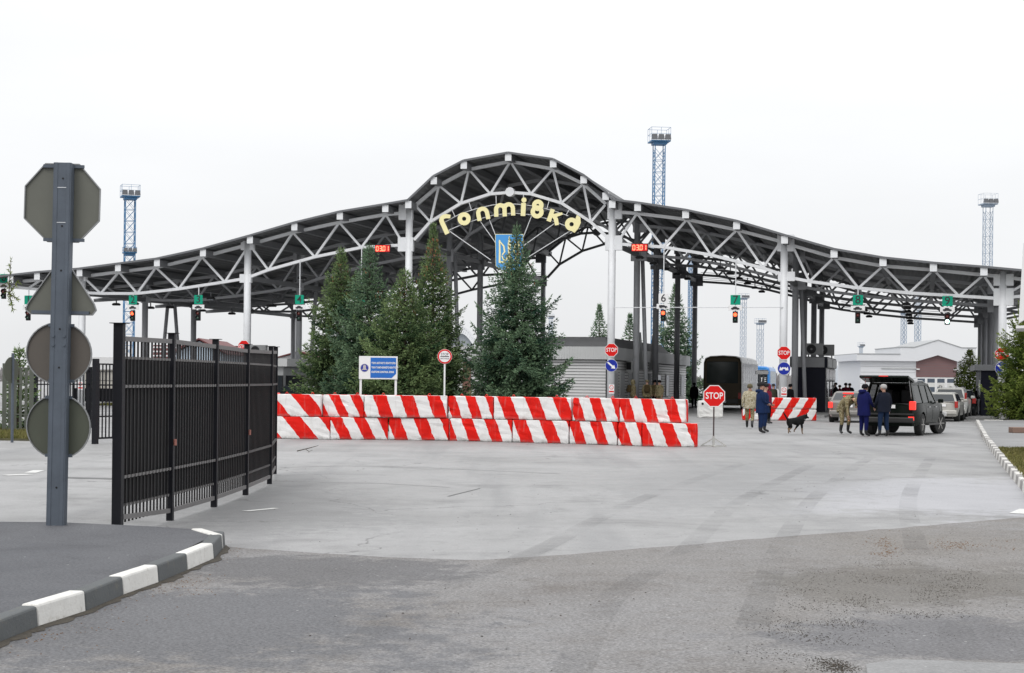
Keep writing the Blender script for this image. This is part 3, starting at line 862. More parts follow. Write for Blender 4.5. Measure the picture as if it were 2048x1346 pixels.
# ---- red LED clocks
LED = emit('led_red', (1.0, 0.15, 0.08), 5.0)
LEDB = emit('led_face', (0.35, 0.006, 0.006), 0.9)
SEGM = {'0': 'abcdef', '3': 'abgcd', '1': 'bc'}
def clock(px, py, label):
    p = CL(px, py, -.35)
    t = thing('led_clock', label, 'display', CW(p.x, -.35, p.z), -TH, 'red LED displays on the truss')
    MB().box((0, .08, 0), (.92, .14, .44)).build('case', BLACK, t, bevel=.01)
    MB().box((0, .005, 0), (.86, .012, .38)).build('face', LEDB, t)
    x = -.31
    for ch in '03.01':
        if ch == '.':
            MB().box((x - .085, -.006, -.13), (.04, .012, .04)).build('dot', LED, t); continue
        mb = MB(); w, h = .06, .13
        seg = {'a': (0, h, 1), 'g': (0, 0, 1), 'd': (0, -h, 1), 'b': (w, h / 2, 0), 'c': (w, -h / 2, 0), 'f': (-w, h / 2, 0), 'e': (-w, -h / 2, 0)}
        for k in SEGM[ch]:
            sx, sz, hor = seg[k]
            mb.box((x + sx, -.006, sz), (.10, .012, .03) if hor else (.03, .012, .11))
        mb.build('digit', LED, t); x += .2
clock(765, 497, 'red LED display reading 03.01 on the truss left of the arch')
clock(1279, 495, 'red LED display reading 03.01 on the truss right of the arch')

# ---- yellow name lettering under the arch
def C4(u, v, t): return CL(860 + u / 6.4, 380 + v / 6.4, t)
name_sign = thing('name_sign', 'curved yellow lettering Гоптівка hung under the canopy arch', 'lettering', P0, -TH)
lower = [(240, 515), (400, 445), (580, 385), (800, 325), (960, 303), (1110, 300), (1270, 315), (1460, 357), (1600, 405), (1740, 462)]
upper = [(190, 412), (380, 308), (590, 240), (800, 192), (960, 178), (1100, 180), (1300, 202), (1480, 240), (1640, 285), (1770, 332)]
for rail in (lower, upper):
    mb = MB()
    pts = [C4(u, v, -.22) for u, v in rail]
    for a, b in zip(pts[:-1], pts[1:]): mb.tube(a, b, .022, n=6)
    mb.build('rail', STEEL, name_sign)
rods = [((285, 262), (320, 340)), ((500, 160), (530, 255)), ((845, 70), (848, 185)), ((1197, 60), (1197, 185)), ((1522, 145), (1497, 240)), ((1778, 258), (1740, 325)),
        ((240, 520), (775, 893)), ((640, 395), (850, 690)), ((755, 365), (835, 570)), ((1300, 335), (1195, 600)), ((1590, 430), (1200, 712)), ((1800, 520), (1225, 880))]
for a, b in rods:
    MB().tube(C4(*a, -.22), C4(*b, -.22), .024, n=6).build('rod', STEEL, name_sign)
def stroke(pts, w):
    n = len(pts); Lf = []; Rt = []
    for i, (x, y) in enumerate(pts):
        a = pts[max(0, i - 1)]; b = pts[min(n - 1, i + 1)]
        dx, dy = b[0] - a[0], b[1] - a[1]; k = math.hypot(dx, dy)
        ww = w[i] if isinstance(w, (list, tuple)) else w
        nx, ny = -dy / k * ww / 2, dx / k * ww / 2
        Lf.append((x + nx, y + ny)); Rt.append((x - nx, y - ny))
    return Lf, Rt
def arc(cx, cy, r, a0, a1, n=10):
    return [(cx + r * math.cos(R(a0 + (a1 - a0) * k / n)), cy + r * math.sin(R(a0 + (a1 - a0) * k / n))) for k in range(n + 1)]
def letter(shapes):
    mb = MB()
    for i, sh in enumerate(shapes):
        t0, t1 = -.30 - .006 * i, -.40 - .006 * i
        if sh[0] == 's':
            Lf, Rt = stroke(sh[1], sh[2])
            n = len(Lf)
            for j in range(n - 1):
                q = [Lf[j], Lf[j + 1], Rt[j + 1], Rt[j]]
                mb.prism(q, t0, t1, lambda u, v, d: C4(u, v, d))
        elif sh[0] == 'r':
            mb.ring(sh[1], sh[2], sh[3], sh[4], t0, t1, lambda u, v, d: C4(u, v, d))
        elif sh[0] == 'p':
            mb.prism(sh[1], t0, t1, lambda u, v, d: C4(u, v, d))
    return mb.build('letter', YEL, name_sign)
W_ = 58
letter([('s', [(222, 562), (160, 425), (146, 392), (150, 362), (172, 342), (205, 334), (262, 340)], [60, 60, 60, 58, 56, 54, 46])])
letter([('r', 437, 368, 84, 27)])
def rot(pts, cx, cy, a):
    c, s = math.cos(R(a)), math.sin(R(a))
    return [(cx + (x - cx) * c - (y - cy) * s, cy + (x - cx) * s + (y - cy) * c) for x, y in pts]
letter([('s', rot([(617, 385), (617, 300)] + arc(674, 296, 57, 180, 360, 8) + [(731, 300), (731, 385)], 674, 300, -12), 54)])
letter([('s', rot([(846, 338), (846, 250)] + arc(900, 246, 54, 180, 360, 8) + [(954, 250), (954, 338)], 954, 250, -2), 54),
        ('s', rot(arc(1008, 238, 54, 180, 360, 8) + [(1062, 242), (1062, 330)], 954, 250, -2), 54)])
letter([('s', [(1198, 165), (1190, 332)], 60), ('p', arc(1203, 128, 33, 0, 330, 11))])
letter([('r', 1380, 195, 74, 18), ('r', 1371, 280, 84, 28)])
letter([('s', [(1572, 245), (1518, 402)], 56), ('s', [(1560, 332), (1618, 322), (1695, 300)], [40, 46, 30]), ('s', [(1580, 335), (1612, 372), (1625, 450)], [40, 56, 50])])
letter([('r', 1812, 438, 85, 28), ('p', [(1880, 318), (1925, 350), (1930, 420), (1900, 490), (1850, 548), (1795, 515), (1870, 470), (1893, 430), (1880, 390), (1862, 365)])])
# ---- shield
sh = thing('coat_of_arms', 'blue shield with gold trident hanging below the yellow lettering', 'emblem', P0, -TH)
SB = pm('shield_blue', srgb(70, 150, 215), 0.45, var=0.06, scale=1)
outl = [(840, 570), (1188, 570), (1186, 960), (1120, 1010), (1014, 1062), (905, 1010), (846, 968)]
MB().prism([(1014 + (u - 1014) * 1.035, 800 + (v - 800) * 1.03) for u, v in outl], -.24, -.30, lambda u, v, d: C4(u, v, d)).build('rim', YEL, sh)
MB().prism(outl, -.301, -.33, lambda u, v, d: C4(u, v, d)).build('field', SB, sh)
tri = MB()
def ts(pts, w, k=0):
    Lf, Rt = stroke(pts, w)
    for j in range(len(Lf) - 1):
        tri.prism([Lf[j], Lf[j + 1], Rt[j + 1], Rt[j]], -.331, -.35 - .004 * k, lambda u, v, d: C4(u, v, d))
cx = 1014
ts([(cx, 590), (cx, 700), (cx, 850), (cx, 1010)], [8, 40, 24, 44], 0)
for sg in (-1, 1):
    m = lambda u: cx + sg * (cx - u)
    ts([(m(890), 640), (m(893), 800), (m(890), 930)], [18, 22, 22], 1)
    ts([(m(885), 645), (m(945), 720), (m(955), 790), (m(925), 830)], [10, 20, 20, 14], 2)
    ts([(m(885), 925), (m(950), 920), (m(1005), 955)], [22, 22, 22], 3)
    ts([(m(1000), 830), (m(975), 900), (m(940), 890), (m(920), 840)], [16, 18, 18, 14], 4)
tri.build('trident', YEL, sh)
# ------------------------------------------------------------------ road signs
def octa(r): return [(r / math.cos(R(22.5)) * math.cos(R(22.5 + 45 * k)), r / math.cos(R(22.5)) * math.sin(R(22.5 + 45 * k))) for k in range(8)]
def stop_face(parent, r, z, y=0.0, tsz=None):
    p = MB().prism(octa(r), y, y - .018, lambda a, b, d: (a, d, z + b)).build('sign_plate', WHITE, parent)
    MB().prism(octa(r * .93), y - .0185, y - .021, lambda a, b, d: (a, d, z + b)).build('sign_face', RED, p)
    text('lettering', 'STOP', r * .84, WHITE, p, (0, y - .024, z), sx=.80, bold=r * .012, ext=.002)
    return p
def disc(parent, name, mat, r, z, y0, y1, n=28):
    return MB().lathe([(r, 0), (r, y1 - y0)], (0, y0, z), n, 'y').build(name, mat, parent)
def col_signs(px, stop_y, round_y, smoke_y, where, arrow):
    p = CL(px, stop_y, -.24)
    t = thing('stop_sign', 'red octagonal STOP sign on ' + where, 'stop sign', CW(p.x, -.24, p.z), -TH, 'STOP signs on canopy columns')
    stop_face(t, .36, 0)
    MB().bar((-.3, .02, .12), (.3, .02, .12), .03, .04).build('clamp', GALV, t)
    if round_y:
        p = CL(px, round_y, -.24)
        t = thing('direction_sign', 'round blue sign with white ' + ('arrow' if arrow == 'one' else 'double arrow') + ' on ' + where, 'road sign', CW(p.x, -.24, p.z), -TH, 'round blue signs on canopy columns')
        b = disc(t, 'rim', WHITE, .345, 0, 0, -.012); disc(b, 'face', BLUE, .33, 0, -.013, -.018)
        mb = MB()
        if arrow == 'one':
            mb.bar((-.2, -.021, .15), (.1, -.021, -.08), .004, .08, (0, 1, 0)); mb.add([(.21, -.023, -.17), (.15, -.023, .03), (-.03, -.023, -.17)], [(0, 1, 2)])
            mb = MB().prism([(-.24, .15), (-.19, .21), (.10, -.02), (.15, .04), (.22, -.18), (-.03, -.15), (.03, -.09)], -.019, -.024, XZ)
        else:
            mb = MB().prism([(-.24, -.10), (-.2, .1), (-.14, .02), (-.05, .08), (0, .03), (.05, .08), (.14, .02), (.2, .1), (.24, -.10), (.08, -.10), (.05, -.02), (-.05, -.02), (-.08, -.10)], -.019, -.024, XZ)
        mb.build('arrow', WHITE, b)
        MB().bar((-.25, .02, .05), (.25, .02, .05), .03, .04).build('clamp', GALV, t)
    if smoke_y:
        p = CL(px, smoke_y, -.235)
        t = thing('no_smoking_sign', 'small white no-smoking notice low on ' + where, 'notice', CW(p.x, -.235, p.z), -TH, 'no-smoking notices')
        b = MB().box((0, 0, 0), (.30, .01, .5)).build('plate', WHITE, t)
        rg = MB().ring(0, .09, .12, .095, -.007, -.010, XZ).build('ring', RED, b)
        MB().bar((-.075, -.012, .165), (.075, -.012, .015), .003, .025, (0, 1, 0)).build('slash', RED, b)
        MB().box((0, -.008, -.14), (.27, .006, .08)).build('caption_band', RED, b)
col_signs(488, 693, None, None, 'the column behind the dark panel fence', 'one')
col_signs(1223, 700, 731, 778, 'the white column right of the tall spruce', 'one')
col_signs(1568, 706, 737, 783, 'the white column beside the dark control booth', 'two')
col_signs(2004, 709, 737, None, 'the column half hidden by the right-hand evergreen', 'one')
p = CL(161, 771, -.235)
t = thing('no_smoking_sign', 'small white no-smoking notice low on the far left column', 'notice', CW(p.x, -.235, p.z), -TH, 'no-smoking notices')
b = MB().box((0, 0, 0), (.30, .01, .5)).build('plate', WHITE, t)
MB().ring(0, .09, .12, .095, -.007, -.010, XZ).build('ring', RED, b); MB().box((0, -.008, -.14), (.27, .006, .08)).build('caption_band', RED, b)

# portable STOP sign on its A-stand
g = G(1427, 893)
t = thing('portable_stop_sign', 'red STOP sign on a thin pole with grey triangular floor stand beside the striped blocks', 'stop sign', g)
k = g.y / F
zc = CH + (764.2 - 792) * -1 * k
zc = at(1427.5, 792, g.y).z
stop_face(t, .305, zc, -.03)
POLE = pm('pole_dark_red', (0.05, 0.03, 0.03), 0.5)
MB().tube((0, 0, .06), (0, 0, zc + .2), .021, n=8).build('pole', POLE, t)
ST = pm('stand_grey', (0.42, 0.42, 0.40), 0.6, var=.15, dirt=.3)
MB().bx(-.36, .36, -.05, .05, 0.0, .035).bar((-.34, 0, .03), (0, 0, .24), .05, .035).bar((.34, 0, .03), (0, 0, .24), .05, .035).bx(-.03, .03, -.03, .03, .03, .3).build('stand', ST, t)
MB().bx(-.04, .04, -.4, .4, 0.002, .03).build('cross_foot', ST, t)

# customs sign board on two posts
Yb = 54.0
c = at(756.5, 735.5, Yb); w = 77 * Yb / F; h = 46 * Yb / F
t = thing('customs_sign_board', 'white sign board with blue panel reading customs control zone in front of the spruces', 'sign board', (c.x, Yb, 0))
b = MB().box((0, 0, c.z), (w, .04, h)).build('board', WHITE, t, bevel=.006)
BL2 = pm('board_blue', srgb(20, 100, 185), 0.4, var=.05)
x0, x1 = -w / 2 + w * .30, w / 2 - w * .035
z0, z1 = c.z - h / 2 + h * .06, c.z + h / 2 - h * .06
bp = MB().prism([(x0, z0), (x1 - .14, z0), (x1, z0 + .14), (x1, z1), (x0, z1)], -.0205, -.026, XZ).build('blue_panel', BL2, b)
for i, s in enumerate(['ЗОНА МИТНОГО КОНТРОЛЮ', 'ЗОНА ТАМОЖЕННОГО КОНТРОЛЯ', 'CUSTOMS CONTROL ZONE']):
    text('lettering', s, .083, WHITE, bp, (x0 + .03, -.03, c.z + .15 - i * .145), ax='LEFT', bold=.003, sx=(.66, .62, .70)[i], ext=.001)
em = MB().lathe([(.135, 0), (.135, -.004)], (-w / 2 + w * .145, -.021, c.z - .01), 24, 'y').build('emblem', BLUE, b)
ey = -w / 2 + w * .145
GREY = pm('emblem_grey', (0.45, 0.42, 0.42), .5)
MB().prism([(ey - .085, c.z - .075), (ey + .085, c.z - .075), (ey + .045, c.z - .02), (ey + .05, c.z + .06), (ey, c.z + .095), (ey - .05, c.z + .06), (ey - .045, c.z - .02)], -.0255, -.029, XZ).build('emblem_mark', GREY, em)
MB().ring(ey, c.z - .01, .128, .118, -.0255, -.029, XZ).build('emblem_ring', GREY, em)
for sx in (-1, 1):
    MB().bx(sx * (w / 2 - .055) - .035, sx * (w / 2 - .055) + .035, .022, .092, 0, c.z + h / 2 - .05).build('post', WHITE, t)

# round customs stop sign on a post
Yb = 57.0
c = at(889.5, 713, Yb); base = at(889, 800, Yb)
t = thing('round_prohibition_sign', 'round white red-rimmed customs STOP sign on white pole before the spruces', 'road sign', (c.x, Yb, 0))
pl = disc(t, 'rim', RED, .245, c.z, 0, -.015); disc(pl, 'face', WHITE, .195, c.z, -.016, -.02)
disc(t, 'edge', WHITE, .255, c.z, .004, .001)
text('lettering', 'STOP', .125, INK, pl, (0, -.024, c.z + .075), ext=.001, sx=.9)
MB().box((0, -.022, c.z), (.30, .003, .028)).build('bar', INK, pl)
text('lettering', 'МИТНИЦЯ', .06, INK, pl, (0, -.024, c.z - .075), ext=.001)
MB().tube((0, .04, 0), (0, .04, c.z + .15), .03, n=10).build('pole', WHITE, t)

# --- left foreground post carrying four signs seen from behind
base = G(110, 1051, KH - .012); Yp = base.y
pz = lambda y: at(118, y, Yp).z
lean = Vector((.011 * 1.0, 0, 1))
post = thing('sign_post', 'grey steel post with octagon, triangle and two round signs seen from behind', 'sign post', base)
ztop = pz(325) - base.z
mb = MB()
W2, Dp = .098, .13
mb.bx(-W2, W2, -.01, .0, -.15, ztop); mb.bx(-W2, -W2 + .012, .001, Dp, -.15, ztop); mb.bx(W2 - .012, W2, .001, Dp, -.15, ztop)
mb.bx(-W2 + .012, -W2 + .05, -.016, -.0105, -.15, ztop); mb.bx(W2 - .05, W2 - .012, -.016, -.0105, -.15, ztop)
o = mb.build('post', GALV, post, bevel=.004)
post.rotation_euler = (0, R(.62), 0)
for y in (357, 452, 541, 658, 735, 975):
    MB().lathe([(.011, 0), (.011, -.004)], (.01, -.0105, pz(y) - base.z), 10, 'y').build('bolt_hole', BLACK, post)
for y in (672, 690):
    for sx in (-1, 1):
        MB().lathe([(.016, 0), (.016, -.012)], (sx * .06, -.0165, pz(y) - base.z), 8, 'y').build('bolt', GALV, post)
for y in (375, 445): MB().box((0, -.0125, pz(y) - base.z), (.14, .004, .006)).build('scratch_band', STEEL, post)
px2m = Yp / F
def lx(px, py): 
    # offset along the sign plane from the post axis, following its lean
    return (px - (110 + (1051 - py) * (15 / 726.0))) * px2m - .042
SBK = pm('sign_back_grey', (0.125, 0.128, 0.108), .55, metal=.05, var=.1, scale=2.2, dirt=.25, dirtcol=(.12, .115, .09))
SBK2 = pm('sign_back_brown', (0.098, 0.085, 0.072), .55, metal=.05, var=.1, scale=2.2, dirt=.25, dirtcol=(.09, .08, .07))
SBK3 = pm('sign_back_olive', (0.068, 0.075, 0.054), .55, metal=.05, var=.12, scale=2.2, dirt=.3, dirtcol=(.07, .07, .05))
EDGE = pm('sign_edge', (0.25, 0.255, 0.26), .45, metal=.3)
yb = Dp + .012
def plate(pxpts, mat, lab, ribs=()):
    pts = [(lx(x, y), pz(y) - base.z) for x, y in pxpts]
    o = MB().prism(pts, yb, yb + .004, XZ).build('sign_plate', mat, post)
    o['label'] = lab
    n = len(pts)
    cxm = sum(p[0] for p in pts) / n; czm = sum(p[1] for p in pts) / n
    e = MB()
    for i in range(n):
        a, b = pts[i], pts[(i + 1) % n]
        e.bar((a[0], yb - .012, a[1]), (b[0], yb - .012, b[1]), .012, .024, (0, 1, 0))
    e.build('folded_edge', EDGE, o)
    for y in ribs:
        MB().bar((lx(ribs_x[0], y), yb - .02, pz(y) - base.z), (lx(ribs_x[1], y), yb - .02, pz(y) - base.z), .03, .035).build('cross_rail', GALV, o)
    return o
ribs_x = (88, 170)
plate([(92, 325), (160, 325), (202, 374), (200, 438), (158, 482), (96, 482), (49, 436), (51, 371)], SBK, 'octagonal sign back', (330, 478))
ribs_x = (64, 180)
plate([(131, 516), (190, 606), (194, 618), (186, 628), (62, 628), (52, 620), (56, 608), (118, 520)], SBK, 'triangular sign back', (624,))
ribs_x = (98, 150)
plate([(119 + 65.5 * math.cos(2 * math.pi * k / 36), 706.5 + 62 * math.sin(2 * math.pi * k / 36)) for k in range(36)], SBK2, 'upper round brownish sign back', (650, 762))
ribs_x = (92, 146)
plate([(118 + 64 * math.cos(2 * math.pi * k / 36), 854 + 64 * math.sin(2 * math.pi * k / 36)) for k in range(36)], SBK3, 'lower round olive sign back', (795, 912))

# ------------------------------------------------------------------ dark panel fence on the left
fp = [(235, 1043, 647, KH - .012), (340, 1041, 667, 0), (428, 1014, 679, 0), (491, 990, 689, 0), (539, 968, 693, 0), (549, 948, 694, 0)]
fpos = [G(x, y, z) for x, y, _, z in fp]
fence = thing('panel_fence', 'tall black metal fence of thin bars and backing sheets running from the left foreground', 'fence', fpos[1])
FO = fpos[1]
tops = [at(x, yt, p.y).z for (x, y, yt, z), p in zip(fp, fpos)]
SHEET = pm('fence_backing_sheet', (0.010, 0.010, 0.012), .65, var=.35, scale=1.3, dirt=.3, dirtcol=(.03, .028, .025), spec=.2)
for i, (p, zt) in enumerate(zip(fpos, tops)):
    q = p - FO
    w = .11 if i == 0 else .082
    d = (fpos[min(i + 1, 5)] - fpos[max(i - 1, 0)]); a = math.atan2(d.y, d.x)
    MB().box((q.x, q.y, zt / 2 - .1), (w, w, zt + .2), a).build('post', FENCE, fence, bevel=.006)
    MB().box((q.x, q.y, zt + .004), (w + .07, w + .07, .008), a).build('post_cap', FENCE, fence)
bar_m = {}
for i in range(5):
    a, b = fpos[i] - FO, fpos[i + 1] - FO
    a.z = b.z = 0
    d = (b - a); ln = d.length; d.normalize()
    a2, b2 = a + d * .07, b - d * .07
    zt0, zt1 = tops[i] - .10, tops[i + 1] - .10
    if i == 0: zt0 -= .07
    Z = lambda z: Vector((0, 0, z))
    sd = Vector((-d.y, d.x, 0))
    zb0 = 0.2 if i == 0 else .13
    MB().bar(a2 + Z(zt0), b2 + Z(zt1), .05, .055).build('top_rail', FENCEG, fence)
    MB().bar(a2 + Z(zb0), b2 + Z(.13), .05, .055).build('bottom_rail', FENCEG, fence)
    for z in (1.70, .66):
        MB().bar(a2 + Z(z) - sd * .02, b2 + Z(z) - sd * .02, .02, .028).build('middle_rail', FENCEG, fence)
    for z0, z1 in ((.33, 2.02),):
        MB().prism([(0, z0), ((b2 - a2).length, z0), ((b2 - a2).length, z1), (0, z1)], -.0, .003, lambda u, v, w: tuple(a2 + d * u + Z(v) + sd * (.03 + w))).build('backing_sheet', SHEET, fence)
    n = max(4, int(ln / .135))
    for k in range(n):
        f = (k + .5) / n
        p = a2.lerp(b2, f)
        zt = zt0 + (zt1 - zt0) * f
        key = round(zt, 1)
        me = bar_m.get(round(ln, 2))
        if me is None:
            o = MB().box((0, 0, (zt + .13) / 2), (.02, .018, zt - .13)).build('bar', FENCEB, fence)
            bar_m[round(ln, 2)] = o.data; ztf = zt
        else:
            o = bpy.data.objects.new('bar', me); COL.objects.link(o); o.parent = fence
            o.scale = (1, 1, (zt - .012) / ztf)
        o.location = p
        o.rotation_euler = (0, 0, math.atan2(d.y, d.x))
    # small collars where the bars pass the sheet edge
    mb = MB()
    for k in range(n):
        p = a2.lerp(b2, (k + .5) / n)
        for z in (2.03, .33): mb.box((p.x, p.y, z), (.042, .042, .03), math.atan2(d.y, d.x))
        for z in (1.70, .66): mb.box((p.x - sd.x * .034, p.y - sd.y * .034, z), (.05, .012, .036), math.atan2(d.y, d.x))
    o = mb.build('collar', FENCEG, fence); o['kind'] = 'stuff'
MB().tube(fpos[1] - FO + Vector((.06, -.03, .95)), fpos[1] - FO + Vector((.06, -.03, 1.03)), .02, n=10).build('hinge', pm('hinge_red', (.35, .14, .11), .6), fence)
MB().tube(fpos[3] - FO + Vector((.06, -.03, .93)), fpos[3] - FO + Vector((.06, -.03, 1.01)), .02, n=10).build('hinge', pm('hinge_red', (.35, .14, .11), .6), fence)

# barred gate leaves and fences further back
def barred(name, p, q, h, label, mat, step=.14, post_w=.13, rails=(.25, .75, 1.0), posts=(True, True), zb=.15, group=None, cat='gate', ph=.12, sheet=None, bw=.028):
    p, q = Vector(p), Vector(q)
    t = thing(name, label, cat, p, 0, group)
    d = (q - p); ln = d.length; d.normalize(); a = math.atan2(d.y, d.x)
    for k, e in enumerate((Vector((0, 0, 0)), d * ln)):
        if posts[k]: MB().box((e.x, e.y, (h + ph) / 2), (post_w, post_w, h + ph), a).build('post', mat, t)
    for f in rails: MB().bar(Vector((0, 0, zb + (h - zb) * f - .02)), d * ln + Vector((0, 0, zb + (h - zb) * f - .02)), .04, .04).build('rail', mat, t)
    MB().bar(Vector((0, 0, zb)), d * ln + Vector((0, 0, zb)), .04, .05).build('rail', mat, t)
    n = int(ln / step); me = None
    if sheet:
        MB().bar(Vector((0, 0, (sheet[0] + sheet[1]) / 2)) + Vector((-d.y, d.x, 0)) * .02, d * ln + Vector((0, 0, (sheet[0] + sheet[1]) / 2)) + Vector((-d.y, d.x, 0)) * .02, .004, sheet[1] - sheet[0]).build('backing_sheet', mat, t)
    for k in range(1, n):
        e = d * (ln * k / n)
        if me is None:
            o = MB().box((0, 0, (h + zb) / 2), (bw, .028, h - zb)).build('bar', mat, t); me = o.data
        else:
            o = bpy.data.objects.new('bar', me); COL.objects.link(o); o.parent = t
        o.location = e; o.rotation_euler = (0, 0, a)
    return t
GREENF = pm('fence_green_grey', (0.085, 0.095, 0.075), .55, var=.15)
barred('barred_gate', G(190, 888), G(252, 885), 2.15, 'black barred gate leaf standing between the round signs and the panel fence', FENCE, rails=(.3, .72, 1.0))
barred('barred_gate', G(62, 868), G(8, 868), 2.05, 'olive green barred gate leaf beside grass at the left edge', GREENF, step=.155, bw=.085)
barred('barred_gate', G(67, 862), G(178, 856), 2.0, 'dark barred gate seen between the two round sign backs', FENCE, step=.22)
rs = G(14, 885); rs.z = 0
t = thing('round_sign_back', 'round sign seen edge-on from behind on a thin post at the left edge', 'road sign', (rs.x, rs.y, 0))
MB().tube((0.12, 0.05, 0), (.12, .05, 2.4), .04, n=8).build('pole', GALV, t)
zc = at(14, 740, rs.y).z
o = MB().lathe([(.35, 0), (.35, .01)], (0, 0, 0), 28, 'y').build('sign_plate', SBK3, t); o.location = (.1, 0, zc); o.rotation_euler = (0, 0, R(74))
far_f = barred('rear_fence', CW(CL(75, 700).x - 2, 8), CW(CL(300, 700).x + 4, 10), 2.1, 'dark thin-barred fence behind the barred gates on the far left', FENCE, step=.3, rails=(.35, .7, 1.0), cat='fence', sheet=(.15, 1.0))
lawn = [tuple(G(x, y).xy) for x, y in [(-60, 880), (66, 882), (58, 866), (-60, 858)]]
tag(MB().prism(lawn, -.05, .06, XY).build('verge', SOIL), kind='structure')
tag(blades('grass', lawn, 9000, .12, GRASS, 11, w=.02, z0=.06), 'bright grass patch under the gate at the left edge', None, None, 'stuff')
lw = [tuple(CW(CL(x, 800).x, tt).xy) for x, tt in [(150, 2.5), (260, 2.5), (260, 6), (150, 6)]]
tag(blades('grass', lw, 5000, .18, GRASS, 12, w=.03, z0=0), 'thin strip of grass in front of the far left fence', None, None, 'stuff')
# ------------------------------------------------------------------ striped concrete blocks
def stripe_mat(name, period, slope, phase, frac=.5):
    m, n, l, p = newmat(name)
    tc = n.new('ShaderNodeTexCoord').outputs['Object']
    sp = n.new('ShaderNodeSeparateXYZ'); l.new(tc, sp.inputs[0])
    wob = mrange(n, l, noise(n, l, tc, 5.0, 4), .3, .7, -.02, .02)
    u = math_(n, l, 'MULTIPLY_ADD', sp.outputs['Z'], slope); 
    n_ = u.node; l.new(sp.outputs['X'], n_.inputs[2])
    u = math_(n, l, 'ADD', math_(n, l, 'ADD', u, sp.outputs['Y']), wob)
    u = math_(n, l, 'DIVIDE', math_(n, l, 'ADD', u, phase), period)
    f = math_(n, l, 'LESS_THAN', math_(n, l, 'FRACT', u), frac)
    dr = noise(n, l, tc, 3.0, 7, .65, .3)
    wht = mixc(n, l, mrange(n, l, dr, .45, .75, 0, .55, True), (.74, .735, .73), (.55, .53, .50))
    red = mixc(n, l, mrange(n, l, dr, .4, .75, 0, .8, True), srgb(216, 24, 12), srgb(184, 20, 14))
    col = mixc(n, l, f, wht, red)
    sc = noise(n, l, tc, 9.0, 9, .75)
    col = mixc(n, l, mrange(n, l, sc, .62, .70, 0, .75), col, (.36, .34, .32))
    drip = n.new('ShaderNodeMapping'); drip.inputs['Scale'].default_value = (9, 9, 1.1); l.new(tc, drip.inputs[0])
    col = mixc(n, l, mrange(n, l, noise(n, l, drip.outputs[0], 1.0, 5, .6), .56, .74, 0, .22, True), col, (.36, .33, .30))
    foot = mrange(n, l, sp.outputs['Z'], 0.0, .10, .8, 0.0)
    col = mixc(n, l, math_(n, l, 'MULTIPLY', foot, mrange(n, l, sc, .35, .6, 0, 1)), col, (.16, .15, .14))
    l.new(col, p.inputs['Base Color'])
    p.inputs['Roughness'].default_value = .7; p.inputs['Specular IOR Level'].default_value = .2
    bump(n, l, math_(n, l, 'ADD', noise(n, l, tc, 14, 6, .7), math_(n, l, 'MULTIPLY', dr, 1.5)), .3, .02, p)
    return m
def rough_box(ln, dp, h, seed, amp=.009, bev=.028):
    me = bpy.data.meshes.new('block')
    bm = bmesh.new()
    bmesh.ops.create_cube(bm, size=1.0)
    for v in bm.verts: v.co = Vector(((v.co.x + .5) * ln, (v.co.y + .5) * dp, (v.co.z + .5) * h))
    bmesh.ops.bevel(bm, geom=list(bm.edges), offset=bev, segments=2, affect='EDGES', profile=.6)
    long_e = [e for e in bm.edges if e.calc_length() > .3]
    bmesh.ops.subdivide_edges(bm, edges=long_e, cuts=5, use_grid_fill=True)
    rg = random.Random(seed)
    for v in bm.verts:
        v.co += Vector((rg.uniform(-amp, amp), rg.uniform(-amp, amp), rg.uniform(-amp, amp) if v.co.z > .05 else 0))
    for _ in range(3):      # a few chipped corners / edges
        c = rg.choice([v for v in bm.verts if v.co.y < .08]).co.copy(); rr = rg.uniform(.04, .09)
        for v in bm.verts:
            d = (v.co - c).length
            if d < rr: v.co.y += (rr - d) * .5
    bm.to_mesh(me); bm.free()
    return me
base_px = [(540, 49.2), (660, 48.9), (776, 49.1), (898, 49.0), (1024, 48.2), (1138, 47.6), (1283, 46.3), (1397, 46.1)]
def bdepth(px):
    for (a, ya), (b, yb_) in zip(base_px[:-1], base_px[1:]):
        if a <= px <= b: return ya + (yb_ - ya) * (px - a) / (b - a)
    return base_px[0][1] if px < 540 else base_px[-1][1]
REDM = pm('hook_red', srgb(200, 30, 22), .5)
BH = .655
def block(pxa, pxb, row, period, slope, phase, label, da=0.0, db=0.0, dp=.5, hooks=2, dz=0.0, frac=.5):
    a = at(pxa, 830, bdepth(pxa) + da); b = at(pxb, 830, bdepth(pxb) + db)
    a.z = b.z = row * (BH + .014) + dz
    d = b - a; ln = d.length - .012
    t = thing('concrete_block', label, 'concrete block', a + d.normalized() * .006, math.atan2(d.y, d.x) + random.uniform(-.012, .012), 'red and white striped concrete blocks')
    me = rough_box(ln, dp, BH, int(pxa * 7 + row))
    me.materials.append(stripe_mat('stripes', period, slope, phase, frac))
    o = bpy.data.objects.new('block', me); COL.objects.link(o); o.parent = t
    if row == 1:
        for k in range(hooks):
            x = ln * (.22 if k == 0 else .78)
            mb = MB()
            pts = [Vector((x - .05 + .1 * i / 6, dp * .5, BH - .01 + .075 * math.sin(math.pi * i / 6))) for i in range(7)]
            mb.path(pts, [.011] * 7, 6).build('lifting_hook', REDM, t)
    return t
lab = 'striped concrete block, '
